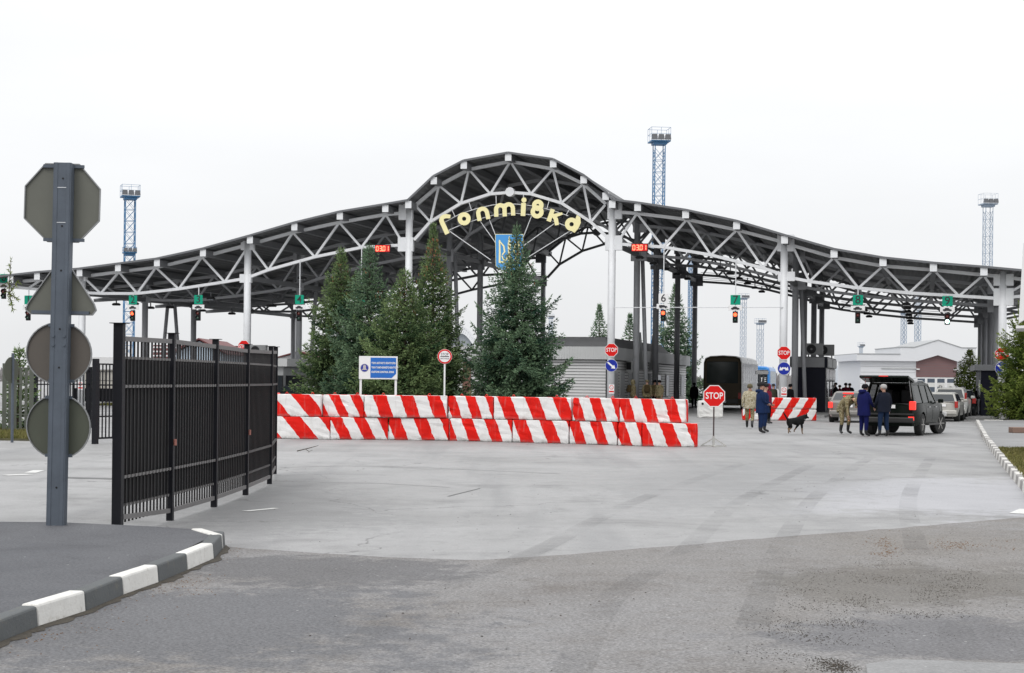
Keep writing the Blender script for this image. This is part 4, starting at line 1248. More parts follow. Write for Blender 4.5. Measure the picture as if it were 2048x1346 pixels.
# bottom row
block(548, 660, 0, 1.12, .85, .30, lab + 'bottom row, beside the end of the panel fence')
block(661, 777, 0, .70, .50, .40, lab + 'bottom row, second from the panel fence')
block(778, 898, 0, .80, .38, .62, lab + 'bottom row, below the customs sign board')
block(899, 1024, 0, .74, .40, .10, lab + 'bottom row, below the round customs sign')
block(1025, 1138, 0, .82, .40, .55, lab + 'bottom row, rough and chipped, below the spruce with the shield')
block(1139, 1234, 0, .72, .40, .50, lab + 'bottom row, rough, below the white siding wall')
block(1236, 1283, 0, .72, .40, .60, lab + 'bottom row, the shortest one')
block(1285, 1396, 0, .74, .40, .02, lab + 'bottom row, at the right end beside the portable STOP sign', da=-.12, db=-.1)
# top row
block(548, 641, 1, 1.12, .85, .05, lab + 'top row, beside the end of the panel fence', da=.03, db=.05)
block(645, 727, 1, .62, .50, .10, lab + 'top row, set skewed, left post of the sign board behind it', da=.25, db=.02, dp=.8)
block(728, 894, 1, .80, .34, .32, lab + 'top row, before the right post of the sign board', da=.02)
block(896, 986, 1, .66, .36, .52, lab + 'top row, just right of the round customs sign pole', da=.08, db=.02)
block(987, 1143, 1, .86, .42, .48, lab + 'top row, before the spruce with the shield', da=.03, db=.06)
block(1145, 1238, 1, .70, .36, .62, lab + 'top row, below the white siding wall', da=-.02, db=.03)
block(1239, 1371, 1, .66, .30, .52, lab + 'top row, at the right end with no block above the last', da=.05, db=.1)
gb = fade_mat('block_foot_dirt_shade', (.05, .046, .04), .95, 5.0)  # dark strip at the block feet, dirt and contact shade painted together
strip('dirt_contact_strip', [at(x, 830, bdepth(x)).xy.to_3d() + Vector((0, -.05, 0)) for x in range(550, 1400, 35)], .14, gb, .006, 3)
# barrier by the booth: two courses, stripes leaning the other way
def rblock(pxa, pxb, yb_, h, row, label, phase, ya=None):
    a = G(pxa, yb_); b = G(pxb, yb_ + (pxb - pxa) * .0105)
    a.z = b.z = row * (h + .004)
    d = b - a
    t = thing('concrete_barrier', label, 'concrete barrier', a, math.atan2(d.y, d.x), 'striped barriers by the control booth')
    me = rough_box(d.length - .02, .5, h, int(pxa) + row, amp=.006, bev=.06)
    me.materials.append(stripe_mat('stripes', .80, -.62, phase - row * h * .62, .5))
    o = bpy.data.objects.new('block', me); COL.objects.link(o); o.parent = t
rblock(1541, 1634, 841, .55, 0, 'lower striped barrier course behind the dog', .45)
rblock(1541, 1634, 841, .55, 1, 'upper striped barrier course under the blue double arrow sign', .45)
rblock(1486, 1540, 840.5, .55, 0, 'lower striped barrier course behind the legs of the officers', .1)
rblock(1486, 1540, 840.5, .55, 1, 'upper striped barrier course behind the jackets of the officers', .1)
# plain white block behind the portable stop sign
a, b = G(1397, 836), G(1446, 836.5)
t = thing('white_concrete_block', 'plain weathered white concrete block behind the portable STOP sign', 'concrete block', a, math.atan2((b - a).y, (b - a).x))
me = rough_box((b - a).length, .6, .88, 77, amp=.018, bev=.09)
me.materials.append(pm('white_block_paint', (.66, .66, .64), .75, var=.1, scale=3, dirt=.5, dirtcol=(.3, .29, .27), bmp=.5, bscale=25))
o = bpy.data.objects.new('block', me); COL.objects.link(o); o.parent = t
MB().tube((.2, -.02, .72), (.2, .03, .72), .06, n=10).build('lifting_hole', BLACK, t)

# ------------------------------------------------------------------ conifers
BARK = pm('spruce_bark', (0.075, 0.055, 0.042), .9, var=.3, scale=8, bmp=.6, bscale=30)
NEED = leafmat('spruce_needles', (0.018, 0.052, 0.024), (0.095, 0.180, 0.076), (0.21, 0.28, 0.12))
NEEDB = leafmat('spruce_needles_bluish', (0.018, 0.055, 0.036), (0.10, 0.195, 0.115), (0.20, 0.29, 0.17))
NEEDY = leafmat('evergreen_yellowish', (0.04, 0.075, 0.014), (0.13, 0.20, 0.035), (0.22, 0.27, 0.06))
CONE = pm('spruce_cones', (0.22, 0.10, 0.04), .8, var=.3, scale=10)
def spindles(P, D, Ln, Rd, tint):
    """P start, D unit direction, length, radius -> flat double pyramids (needle brushes)"""
    n = len(P)
    ref = np.where(np.abs(D[:, 2:3]) > .9, np.array([[1., 0, 0]]), np.array([[0, 0, 1.]]))
    Uv = np.cross(D, ref); Uv /= np.linalg.norm(Uv, axis=1)[:, None] + 1e-9
    Wv = np.cross(D, Uv)
    mid = P + D * (Ln * .42)[:, None]
    tip = P + D * Ln[:, None]
    ring = [mid + Rd[:, None] * (Uv * math.cos(a) + Wv * (.62 * math.sin(a))) for a in (0, 2.094, 4.189)]
    tr = np.zeros((n, 6, 3, 3))
    for k in range(3):
        j = (k + 1) % 3
        tr[:, k, 0] = P; tr[:, k, 1] = ring[j]; tr[:, k, 2] = ring[k]
        tr[:, 3 + k, 0] = tip; tr[:, 3 + k, 1] = ring[k]; tr[:, 3 + k, 2] = ring[j]
    return tr.reshape(-1, 3), tint
def spruce_data(h, r, seed, z0=.25, dens=1.0, droop=.25, tuft=.15, power=.85, ragged=.2, tier=.25):
    rg = np.random.RandomState(seed)
    P = []; D = []; Ln = []; Rd = []; T = []
    limbs = []
    tiers = []
    z = z0
    while z < h - .18:
        f = (z - z0) / (h - z0)
        tiers.append(z); z += tier * (1.05 - .55 * f) * rg.uniform(.8, 1.2)
    az0 = 0
    for z in tiers:
        f = (z - z0) / (h - z0)
        nb = int(round((11 - 5 * f) * min(1.25, dens + .05)))
        az0 += rg.uniform(.3, 1.2)
        ttint = rg.uniform(-.10, .10)
        for i in range(nb):
            az = az0 + i * 6.283 / nb + rg.uniform(-.28, .28)
            Lb = r * ((1 - f) ** power * (.45 + .55 * min(1, (1 - f) / .42)) + .015) * rg.uniform(1 - ragged * 1.6, 1 + ragged * .4); tf = tuft * (1 - .35 * f)
            if rg.uniform() < .2: Lb *= rg.uniform(1.12, 1.3)
            Lb = max(.10, Lb)
            zz = z + rg.uniform(-.1, .1) * (1 - f)
            up0 = .12 + .85 * f * f + rg.uniform(-.10, .10)
            btint = rg.uniform(.0, .70) + ttint
            step = .115 / max(.6, dens) * (tuft / .15)
            ns = max(2, int(Lb / step))
            p = np.array([0, 0, zz]); pts = [p.copy()]
            bend = droop * (1 - .6 * f) * rg.uniform(.7, 1.3)
            for k in range(ns):
                t = (k + .5) / ns
                el = up0 - bend * math.sin(min(1, t * 1.25) * math.pi) * 1.3 + (.55 * (t - .6) / .4 if t > .6 else 0)
                dv = np.array([math.cos(az) * math.cos(el), math.sin(az) * math.cos(el), math.sin(el)])
                p = p + dv * (Lb / ns); pts.append(p.copy())
                if t < .10 and f < .6: continue
                side = np.array([-math.sin(az), math.cos(az), 0])
                wl_ = Lb * .40 * (1 - t) ** .75 + .06
                m = max(1, int(wl_ / (.075 * tuft / .15)))
                for sgn in (-1, 1):
                    ang = rg.uniform(.6, 1.0)
                    tv = dv * math.cos(ang) + side * sgn * math.sin(ang) + np.array([0, 0, rg.uniform(-.5, .04)])
                    tv /= np.linalg.norm(tv)
                    for q in range(m):
                        s_ = wl_ * (q + rg.uniform(.1, .9)) / m
                        bp = p + tv * s_ + np.array([0, 0, -.10 * (s_ / max(.2, wl_)) ** 2 * wl_])
                        tip = q == m - 1
                        for rep in range(2):
                            d2 = tv + rg.normal(0, .38, 3) + np.array([0, 0, .10]); d2 /= np.linalg.norm(d2)
                            P.append(bp); D.append(d2); Ln.append(tf * rg.uniform(.65, 1.25)); Rd.append(tf * .23 * rg.uniform(.7, 1.3))
                            T.append(min(1, max(0, btint + rg.uniform(-.15, .18) + (.22 if tip else 0))))
                d3 = dv + rg.normal(0, .22, 3); d3 /= np.linalg.norm(d3)
                P.append(p); D.append(d3); Ln.append(tf * 1.25); Rd.append(tf * .16); T.append(min(1, btint + .2))
            P.append(p); D.append(dv); Ln.append(tuft * 1.3); Rd.append(tuft * .14); T.append(.95)
            limbs.append(pts)
    for k in range(16):                                       # leader shoot
        z = h - .6 + .75 * k / 16
        a = rg.uniform(0, 6.28)
        P.append(np.array([0, 0, z])); d = np.array([math.cos(a) * .45, math.sin(a) * .45, .8]); D.append(d / np.linalg.norm(d)); Ln.append(.13 * (1.3 - k / 16)); Rd.append(.016); T.append(.97)
    return np.array(P), np.array(D), np.array(Ln), np.array(Rd), np.array(T), limbs
def conifer(name, label, loc, h, r, seed, mat, cones=0, rz=0, group=None, **kw):
    t = thing(name, label, 'tree', loc, rz, group)
    P, D, Ln, Rd, T, limbs = spruce_data(h, r, seed, **kw)
    v, ti = spindles(P, D, Ln, Rd, T)
    tri_mesh('crown', v, mat, ti, t)
    mb = MB()
    mb.path([(0, 0, -.1), (0, 0, h * .35), (.02, 0, h * .7), (0, 0, h)], [h * .018 + .03, h * .013 + .015, .04, .008], 8)
    mb.build('trunk', BARK, t)
    lb = MB()
    for pts in limbs[::2]:
        n = len(pts)
        if n < 3: continue
        lb.tube(pts[0], pts[n // 2], .02, .013, 4, False); lb.tube(pts[n // 2], pts[-2], .013, .006, 4, False)
    lb.build('limbs', BARK, t, fix=False)['kind'] = 'stuff'
    if cones:
        rg = random.Random(seed + 5); cm = MB()
        for k in range(cones):
            z = h * rg.uniform(.70, .93); a = rg.uniform(0, 6.28); rr = r * (1 - z / h) * rg.uniform(.4, .95) + .08
            p = Vector((math.cos(a) * rr, math.sin(a) * rr, z))
            cm.path([p, p - Vector((0, 0, .05)), p - Vector((0, 0, .12))], [.012, .022, .006], 5)
        o = cm.build('cones', CONE, t); o['kind'] = 'stuff'
    return t
def tree_px(px, top, depth, width_px):
    b = at(px, 900, depth); tp = at(px, top, depth)
    return Vector((b.x, depth, 0)), tp.z, width_px * depth / F / 2 * 1.16
for px, top, dpt, wpx, seed, mat, cn, lab_ in [
        (678, 497, 68.0, 175, 21, NEED, 25, 'spruce at the left end of the group, just right of lane sign 4'),
        (735, 490, 66.0, 185, 22, NEEDB, 10, 'spruce directly behind the customs sign board, under the left red display'),
        (806, 540, 63.0, 215, 23, NEED, 30, 'lower broad spruce behind the sign board, right of the left pair'),
        (862, 446, 67.0, 190, 24, NEED, 90, 'tall slender spruce with brown cones near its top, left of the shield'),
        (1029, 448, 64.0, 236, 25, NEEDB, 25, 'broad bluish spruce covering the shield under the arch')]:
    loc, h, r = tree_px(px, top, dpt, wpx)
    conifer('spruce_tree', lab_, loc, h, r, seed, mat, cn, group='spruces behind the striped blocks', z0=.2, dens=1.0, power=.62 if px not in (862, 1029) else (.88 if px == 862 else .80), ragged=.26)
bed = [tuple(at(x, 900, y).xy) for x, y in [(560, 58), (1180, 55), (1180, 74), (560, 76)]]
tag(MB().prism(bed, -.05, .12, XY).build('planting_bed', SOIL), kind='structure')
for px, top, dpt, wpx, seed, mat, lab_ in [
        (1196, 607, 150, 78, 31, NEEDB, 'far spruce left of the white column behind the siding pavilion'),
        (1257, 625, 150, 70, 32, NEEDB, 'small far spruce between the two tall columns behind the pavilion'),
        (1348, 567, 140, 120, 33, NEEDB, 'large far spruce behind lane sign 6 and the pavilion')]:
    loc, h, r = tree_px(px, top, dpt, wpx)
    conifer('spruce_tree', lab_, loc, h, r, seed, mat, group='far spruces behind the pavilion', dens=1.0, tuft=.3, z0=.4, tier=.42)
for px, top, dpt, wpx, seed, lab_, kw in [
        (2064, 590, 82, 158, 41, 'yellowish evergreen at the right edge in front of the last column', dict(power=.45, droop=.1, dens=1.1, tier=.28)),
        (1938, 700, 118, 74, 42, 'small yellowish evergreen behind the parked cars by the white terminal', dict(power=.6, droop=.0, dens=1.0, tuft=.2, tier=.24))]:
    loc, h, r = tree_px(px, top, dpt, wpx)
    loc.z = .135 if px > 2000 else 0
    conifer('evergreen_tree', lab_, loc, h, r, seed, NEEDY, **kw)
# leafy branch reaching in at the left edge, from a tree outside the frame, and a bush behind the left gate
loc = at(-95, 900, 36); loc.z = 0
t = thing('roadside_tree', 'leafy branch of a tree reaching in at the left edge below the canopy end', 'tree', loc)
tk = MB().path([(0, 0, -.1), (.02, 0, 2.0), (.0, 0, 4.2)], [.09, .07, .03], 8).build('trunk', BARK, t)
rg = np.random.RandomState(55)
tipw = at(22, 520, 36) - loc; lowp = at(26, 620, 36) - loc
P, D, Ln, Rd, T = [], [], [], [], []
lm = MB()
for a, b, n in [(Vector((0, 0, 3.1)), at(30, 555, 36) - loc, 9), (at(18, 585, 36) - loc, tipw, 40), (at(18, 585, 36) - loc, lowp, 44), (at(15, 590, 36) - loc, at(40, 560, 36) - loc, 26), (at(10, 580, 36) - loc, at(36, 600, 36) - loc, 30)]:
    lm.tube(a, b, .014, .005, 5)
    for k in range(n):
        p = a.lerp(b, rg.uniform(0.1, 1)); d = np.array((b - a).normalized()) * .6 + rg.normal(0, .6, 3); d /= np.linalg.norm(d)
        P.append(np.array(p)); D.append(d); Ln.append(rg.uniform(.06, .13)); Rd.append(.014); T.append(rg.uniform(.1, .9))
for k in range(1600):
    a = rg.uniform(0, 6.28); z = rg.uniform(2.4, 4.6); rr = rg.uniform(.05, .62)
    P.append(np.array([math.cos(a) * rr - .25, math.sin(a) * rr, z])); d = rg.normal(0, 1, 3); D.append(d / np.linalg.norm(d)); Ln.append(.12); Rd.append(.014); T.append(rg.uniform(0, 1))
v, ti = spindles(np.array(P), np.array(D), np.array(Ln), np.array(Rd), np.array(T))
tri_mesh('crown', v, NEEDY, ti, t); lm.build('limbs', BARK, t)['kind'] = 'stuff'
loc, h, r = tree_px(36, 694, 52, 60)
conifer('evergreen_bush', 'dark green bush rising behind the olive gate at the left edge', loc, h, r, 61, NEED, dens=1.0, power=.35, droop=0, tier=.25)
# bare far wood along the horizon
rg = np.random.RandomState(8); vs = []
for k in range(5200):
    px = rg.uniform(-100, 2150); Y = rg.uniform(420, 520); b = at(px, 800, Y)
    hh = (3.6 + 1.3 * math.sin(px * .013) + 1.0 * math.sin(px * .041 + 1)) * rg.uniform(.5, 1.0)
    x0 = b.x; z0 = rg.uniform(0, hh * .7); w = rg.uniform(.3, .9)
    vs += [(x0 - w, Y, z0), (x0 + w, Y, z0), (x0 + rg.uniform(-1.6, 1.6), Y, z0 + hh * .4)]
o = tri_mesh('far_wood', np.array(vs), leafmat('bare_wood', (.16, .15, .15), (.28, .27, .27)), rg.uniform(0, 1, 5200))
tag(o, 'hazy bare trees in a thin line along the horizon', None, None, 'stuff')
# ------------------------------------------------------------------ lattice floodlight masts
MBLUE = pm('mast_blue_paint', srgb(66, 118, 160), .5, var=.15, scale=1)
MGREY = pm('mast_faded_paint', srgb(150, 165, 182), .55, var=.12, scale=1)
def mast(px, top_px, depth, w_px, plat_px, mat, label, plats=1, panel=None, rail_px=24, rz=.35):
    b = at(px, 800, depth); k = depth / F
    zt = at(px, top_px, depth).z
    t = thing('lattice_mast', label, 'mast', (b.x, depth, 0), rz, 'lattice floodlight masts')
    w = w_px * k / 2 * .82; pw = plat_px * k / 2 * .82; rh = rail_px * k
    r = max(.045, w * .10)
    zp = zt - rh
    for sx in (-1, 1):
        for sy in (-1, 1):
            MB().tube((sx * w, sy * w, 0), (sx * w, sy * w, zp), r, n=5).build('leg', mat, t)
    br = MB(); ph = panel or 2.0 * w * 1.15; z = .3; i = 0
    while z + ph < zp:
        for (x0, y0), (x1, y1) in (((-w, -w), (w, -w)), ((w, -w), (w, w)), ((w, w), (-w, w)), ((-w, w), (-w, -w))):
            br.tube((x0, y0, z), (x1, y1, z), r * .55, n=4, caps=False)
            br.tube((x0, y0, z), (x1, y1, z + ph), r * .5, n=4, caps=False); br.tube((x1, y1, z), (x0, y0, z + ph), r * .5, n=4, caps=False)
        z += ph
    br.build('bracing', mat, t, fix=False)
    def platform(zp, pw, rh, n):
        pl = MB().bx(-pw, pw, -pw, pw, zp, zp + .14).bx(-pw * .7, pw * .7, -pw * .7, pw * .7, zp - .25, zp - .002).build('platform', mat, t)
        rl = MB()
        c = [(-pw, -pw), (pw, -pw), (pw, pw), (-pw, pw)]
        for a, b_ in zip(c, c[1:] + c[:1]):
            for f in (.55, 1.0): rl.tube((a[0], a[1], zp + rh * f), (b_[0], b_[1], zp + rh * f), r * .38, n=4)
            for f in (0, .5): rl.tube((a[0] + (b_[0] - a[0]) * f, a[1] + (b_[1] - a[1]) * f, zp), (a[0] + (b_[0] - a[0]) * f, a[1] + (b_[1] - a[1]) * f, zp + rh), r * .38, n=4)
        rl.build('railing', mat, pl)
        for q in range(n):
            x = -pw * .7 + 1.4 * pw * q / max(1, n - 1)
            MB().prism([(-.32, .1), (.32, .1), (.25, .62), (-.25, .62)], -pw - .18, -pw + .12, lambda a, b_, d, x=x: (x + a * min(1.4, pw), d, zp + .1 + b_ * min(1.2, pw))).build('floodlight', STEELD, pl)
    platform(zp, pw, rh, 3)
    if plats > 1: platform(zp - (zp * .285), pw * .72, rh * .5, 3)
    return t
mast(256, 371, 170, 24, 43, MBLUE, 'blue lattice mast with two lamp platforms left of lane sign 2', 2, rail_px=24)
mast(1313, 257, 170, 25, 47, MBLUE, 'tallest blue lattice mast rising above the roof right of the arch', 1, rail_px=28, rz=.12)
mast(1972, 388, 200, 18, 36, MGREY, 'pale lattice mast above the right end of the canopy roof', 1, rail_px=22, rz=.1)
mast(1485, 587, 330, 11, 20, MGREY, 'thin far mast directly behind lane sign 7', 1, rail_px=10)
mast(1519, 637, 300, 12, 21, MGREY, 'short far mast with lamp platform right of lane sign 7', 1, rail_px=10)
mast(1721, 685, 420, 6, 13, MGREY, 'smallest far mast above the left end of the white terminal roof', 1, rail_px=8)
mast(1806, 618, 260, 10, 17, MGREY, 'pale far mast left of the pair above the terminal gable', 1, rail_px=8)
mast(1834, 580, 240, 11, 20, MGREY, 'pale far mast right of the pair above the terminal gable', 1, rail_px=8)
mast(1379, 470, 230, 9, 20, MBLUE, 'blue far mast seen between the rear columns right of lane sign 6', 1, rail_px=10)
mast(1100, 628, 420, 7, 14, MGREY, 'small far mast just right of the spruce with the shield', 1, rail_px=8)

# ------------------------------------------------------------------ buildings
SIDING = pm('siding_light_grey', (0.56, 0.56, 0.56), .45, var=.05, scale=1, dirt=.15, dirtcol=(.4, .39, .37))
FASC = pm('fascia_grey', (0.33, 0.34, 0.345), .5, var=.07, scale=1)
FASCL = pm('fascia_light', (0.52, 0.53, 0.53), .5, var=.06, scale=1)
SLATE = pm('roof_slate_grey', (0.12, 0.122, 0.128), .7, var=.15, scale=2)
WFR = pm('window_frame_white', (.72, .72, .72), .45, var=.04)
def clap(mb, p0, p1, z0, z1, step=.13, depth=.03, out=None):
    """horizontal clapboard sheet between two plan points, boards lapping outwards"""
    p0, p1 = Vector(p0), Vector(p1); d = (p1 - p0).normalized()
    o = Vector((d.y, -d.x, 0)) if out is None else out
    n = int((z1 - z0) / step); st = (z1 - z0) / n
    for k in range(n):
        a, b = z0 + k * st, z0 + (k + .78) * st
        f0, f1 = o * depth, o * depth * .3
        q = [Vector((0, 0, a)), Vector((0, 0, b))]
        mb.add([p0 + f0 + q[0], p1 + f0 + q[0], p1 + f1 + q[1], p0 + f1 + q[1], p0 - f0 + q[0], p1 - f0 + q[0], p1 - f0 + q[1], p0 - f0 + q[1]],
               [(0, 1, 2, 3), (5, 4, 7, 6), (4, 5, 1, 0), (3, 2, 6, 7), (1, 5, 6, 2), (4, 0, 3, 7)])
    return mb
# pavilion between lanes 5 and 6 (own frame = canopy frame)
s1 = CL(1212, 760, 3.5).x; s0 = CL(870, 760, 3.5).x; t0, t1 = 3.5, 36.0
zf1 = CL(1212, 693.5, 3.5).z; zf0 = CL(1212, 719, 3.5).z
pav = thing('pavilion', 'long grey clapboard pavilion with flat fascia and two pointed porches behind the spruces', 'building', P0, -TH)
MB().bx(s0, s1 - .02, t0 + .05, t1, 0, zf0 - .02).build('core_wall', pm('siding_gap_shade', (.10, .10, .10), .8), pav)  # core coloured dark to stand in for shadow lines between the boards
o = clap(MB(), (s0, t0 + .02, 0), (s1, t0 + .02, 0), 0.1, zf0, .165).build('front_siding', SIDING, pav, fix=False)
o = clap(MB(), (s1 + .01, t0, 0), (s1 + .01, t1, 0), 0.1, zf0, .165).build('side_siding', SIDING, pav, fix=False)
MB().bx(s1 - .01, s1 + .06, t0 - .04, t0 + .03, 0, zf0).build('corner_trim', BLACK, pav)
fa = MB().bx(s0 - .3, s1 + .3, t0 - .3, t0 - .22, zf0, zf1).build('front_fascia', FASCL, pav)
for k in range(70):
    s = s0 - .3 + (s1 - s0 + .6) * k / 70
    MB().bx(s + .06, s + .09, t0 - .325, t0 - .301, zf0 + .02, zf1 - .02).build('fascia_rib', FASCL, fa)
MB().bx(s1 + .22, s1 + .3, t0 - .219, t1 + .3, zf0, zf1).build('side_fascia', FASC, pav)
MB().bx(s0 - .25, s1 + .2, t0 - .2, t1 + .2, zf0 - .012, zf0 + .05).build('soffit', SLATE, pav)
rf = MB()
zr = zf1 + .62
rf.add([(s0 + 2, t0 + .6, zf1 - .1), (s1 + .1, t0 + .6, zf1 - .1), (s1 + .1, t1 - 8, zf1 - .1), (s0 + 2, t1 - 8, zf1 - .1), (s0 + 4.4, t0 + 2.2, zr), (s1 - .5, t0 + 2.2, zr), (s1 - .5, t1 - 9, zr), (s0 + 4.4, t1 - 9, zr)],
       [(0, 1, 5, 4), (1, 2, 6, 5), (2, 3, 7, 6), (3, 0, 4, 7), (4, 5, 6, 7)])
rfo = rf.build('roof', SLATE, pav)
for k in range(9):
    z = zf1 + .0 + k * .07
    f = (z - zf1 + .1) / (zr - zf1 + .1)
    MB().bar((s0 + 2 + 2.4 * f, t0 + .6 + 1.6 * f - .012, z), (s1 + .1 - .6 * f, t0 + .6 + 1.6 * f - .012, z), .02, .02).build('roof_course', FASC, rfo)
for i, tt in enumerate((12.4, 18.6)):
    g = MB()
    zt = zf1 + 1.1; sO = s1 + .5
    g.add([(s1 + .2, tt - 1.25, zf0 - .5), (s1 + .2, tt, zt), (s1 + .2, tt + 1.25, zf0 - .5), (sO, tt - 1.25, zf0 - .5), (sO, tt, zt), (sO, tt + 1.25, zf0 - .5),
           (s1 + .2, tt - 1.0, zf0 - .5), (s1 + .2, tt, zt - .45), (s1 + .2, tt + 1.0, zf0 - .5), (sO, tt - 1.0, zf0 - .5), (sO, tt, zt - .45), (sO, tt + 1.0, zf0 - .5)],
          [(0, 1, 4, 3), (1, 2, 5, 4), (6, 9, 10, 7), (7, 10, 11, 8), (3, 4, 10, 9), (4, 5, 11, 10), (0, 3, 9, 6), (2, 8, 11, 5)])
    po = g.build('porch_gable', FASC, pav)
    MB().bx(s1 + .03, s1 + .09, tt - .55, tt + .55, 0, 2.35).build('door', STEELD, pav)
for tt, w in ((6.2, .75), (8.4, .75), (11.2, .6), (22.5, .8), (26.5, .8), (30.5, .8), (34, .9)):
    wo = MB().bx(s1 + .03, s1 + .08, tt - w, tt + w, .75, 2.35).build('window', FASCL, pav)
    MB().bx(s1 + .081, s1 + .09, tt - w + .08, tt + w - .08, .83, 2.27).build('pane', GLASS if tt > 20 else pm('blind_grey', (.42, .43, .44), .5), wo)
ac = MB().bx(s1 + .08, s1 + .42, 9.5, 10.4, 2.45, 3.05).build('air_conditioner', FASCL, pav); MB().bx(s1 + .1, s1 + .4, 9.49, 9.495, 2.52, 2.98).build('grille', BLACK, ac)
MB().box((CL(934, 760, 3.5).x, t0 - .06, 1.6), (.5, .05, 2.6)).build('brick_panel', pm('brown_brick', (.18, .09, .07), .8, var=.2, scale=6), pav)
# island under the columns and pavilion
isl2 = tag(MB().prism([tuple(CW(s, t_).xy) for s, t_ in ((s0 - 1, -1.0), (s1 + 2.2, -1.0), (s1 + 2.2, t1 + 3), (s0 - 1, t1 + 3))], -.05, .14, XY).build('traffic_island', M_PAVE), kind='structure')

# control booth between lanes 7 and 8
BODY = pm('booth_dark_navy', (0.008, 0.009, 0.018), .5, var=.2, scale=1, spec=.15)
BPAN = pm('booth_panel_grey', (0.22, 0.225, 0.235), .45, var=.08)
bs0, bs1 = CL(1584, 760, 9.6).x, CL(1651, 760, 9.6).x
bz1, bz0 = CL(1651, 715, 9.6).z, CL(1651, 735, 9.6).z
bt0, bt1 = 9.6, 20.0
booth = thing('control_booth', 'dark navy control booth with grey fascia standing behind paired columns beside the striped barrier', 'booth', P0, -TH)
MB().bx(bs0, bs1, bt0, bt1, .12, bz0).build('body', BODY, booth)
MB().bx(bs0 - .12, bs1 + .1, bt0 - .14, bt1, bz0 + .002, bz1).build('fascia', BPAN, booth, bevel=.01)
MB().bx(bs0 - .125, bs0 + .1, bt0 - .146, bt0 + .1, bz0 - .01, bz1 + .01).build('corner_trim', BODY, booth)
MB().bx(bs1 - .06, bs1 + .106, bt0 - .146, bt0 + .1, bz0 - .01, bz1 + .01).build('corner_trim', BODY, booth)
MB().bx(bs0 - .1, bs1 + .08, bt0 - .1, bt1 - .05, bz1 + .002, bz1 + .05).build('roof', SLATE, booth)
for k in range(3):
    t_ = bt0 + .4 + k * 3.6
    w = MB().bx(bs1 + .004, bs1 + .03, t_, t_ + 3.2, 2.0, bz0 - .06).build('upper_panel', FASCL, booth)
    for q in range(3):
        MB().bx(bs1 + .031, bs1 + .036, t_ + .2 + q * 1.05, t_ + .8 + q * 1.05, 2.06, bz0 - .12).build('pane', GLASS, w)
    w = MB().bx(bs1 + .004, bs1 + .03, t_ + .3, t_ + 2.9, .95, 1.95).build('service_window', STEELD, booth)
    MB().bx(bs1 + .031, bs1 + .036, t_ + .4, t_ + 2.8, 1.0, 1.9).build('pane', GLASS, w)
for k in range(2):
    MB().bx(bs1 + .102, bs1 + .13, bt0 + .3 + k * 5.3, bt0 + 5.0 + k * 5.3, bz0 + .05, bz1 - .05).build('lamp_panel', FASCL, booth)
MB().bx(bs1 - .5, bs1 + .12, bt0 + 2.2, bt0 + 4.6, .14, .9).build('counter', BPAN, booth)
def ac_unit(s, t_, z, label, frame_rz=-TH):
    a = thing('air_conditioner', label, 'air conditioner', CW(s, t_, z), frame_rz, 'air conditioner units')
    MB().bx(-.5, .5, -.18, .18, .12, .80).build('case', pm('ac_case', (.27, .275, .28), .5, var=.05), a, bevel=.02)
    MB().lathe([(.27, 0), (.27, -.012)], (-.17, -.18, .46), 20, 'y').build('fan_grille', BLACK, a)
    MB().ring(-.17, .46, .29, .27, -.18, -.2, XZ).build('fan_ring', STEELD, a)
    MB().lathe([(.07, 0), (.07, -.01)], (-.17, -.193, .46), 10, 'y').build('fan_hub', STEELD, a)
    for sx in (-.35, .35): MB().bx(sx - .03, sx + .03, -.15, .15, -.02, .118).build('foot', STEELD, a)
    return a
ac_unit(CL(1629, 700, 10.5).x, 10.5, bz1 + .05, 'larger grey air conditioner with round fan on the dark booth roof')
ac_unit(CL(1652, 705, 13.5).x, 13.5, bz1 + .05, 'rear dark air conditioner on the dark booth roof')
isl3 = tag(MB().prism([tuple(CW(s, t_).xy) for s, t_ in ((bs0 - .5, -.9), (bs1 + .55, -.9), (bs1 + .55, T_END + 1), (bs0 - .5, T_END + 1))], -.05, .12, XY).build('traffic_island', M_PAVE), kind='structure')

# right-hand booth wall under the last columns (dark, beside the evergreen)
qs = CL(1962, 760, 5).x
qb = thing('side_booth', 'narrow dark booth with pale top under the last canopy columns at the right', 'booth', P0, -TH)
zq1, zq0 = CL(1965, 729, 5).z, CL(1965, 741, 5).z
MB().bx(qs, qs + 1.6, 5, 14, .1, zq0).build('body', BODY, qb); MB().bx(qs - .35, qs + 1.7, 4.8, 14.1, zq0 + .002, zq1).build('fascia', BPAN, qb)
MB().bx(qs - .02, qs - .005, 5.4, 8.5, 1.0, 2.1).build('window', GLASS, qb)
isl4 = tag(MB().prism([tuple(CW(s, t_).xy) for s, t_ in ((qs - .9, -.9), (qs + 3, -.9), (qs + 3, T_END), (qs - .9, T_END))], -.05, .13, XY).build('traffic_island', M_PAVE), kind='structure')

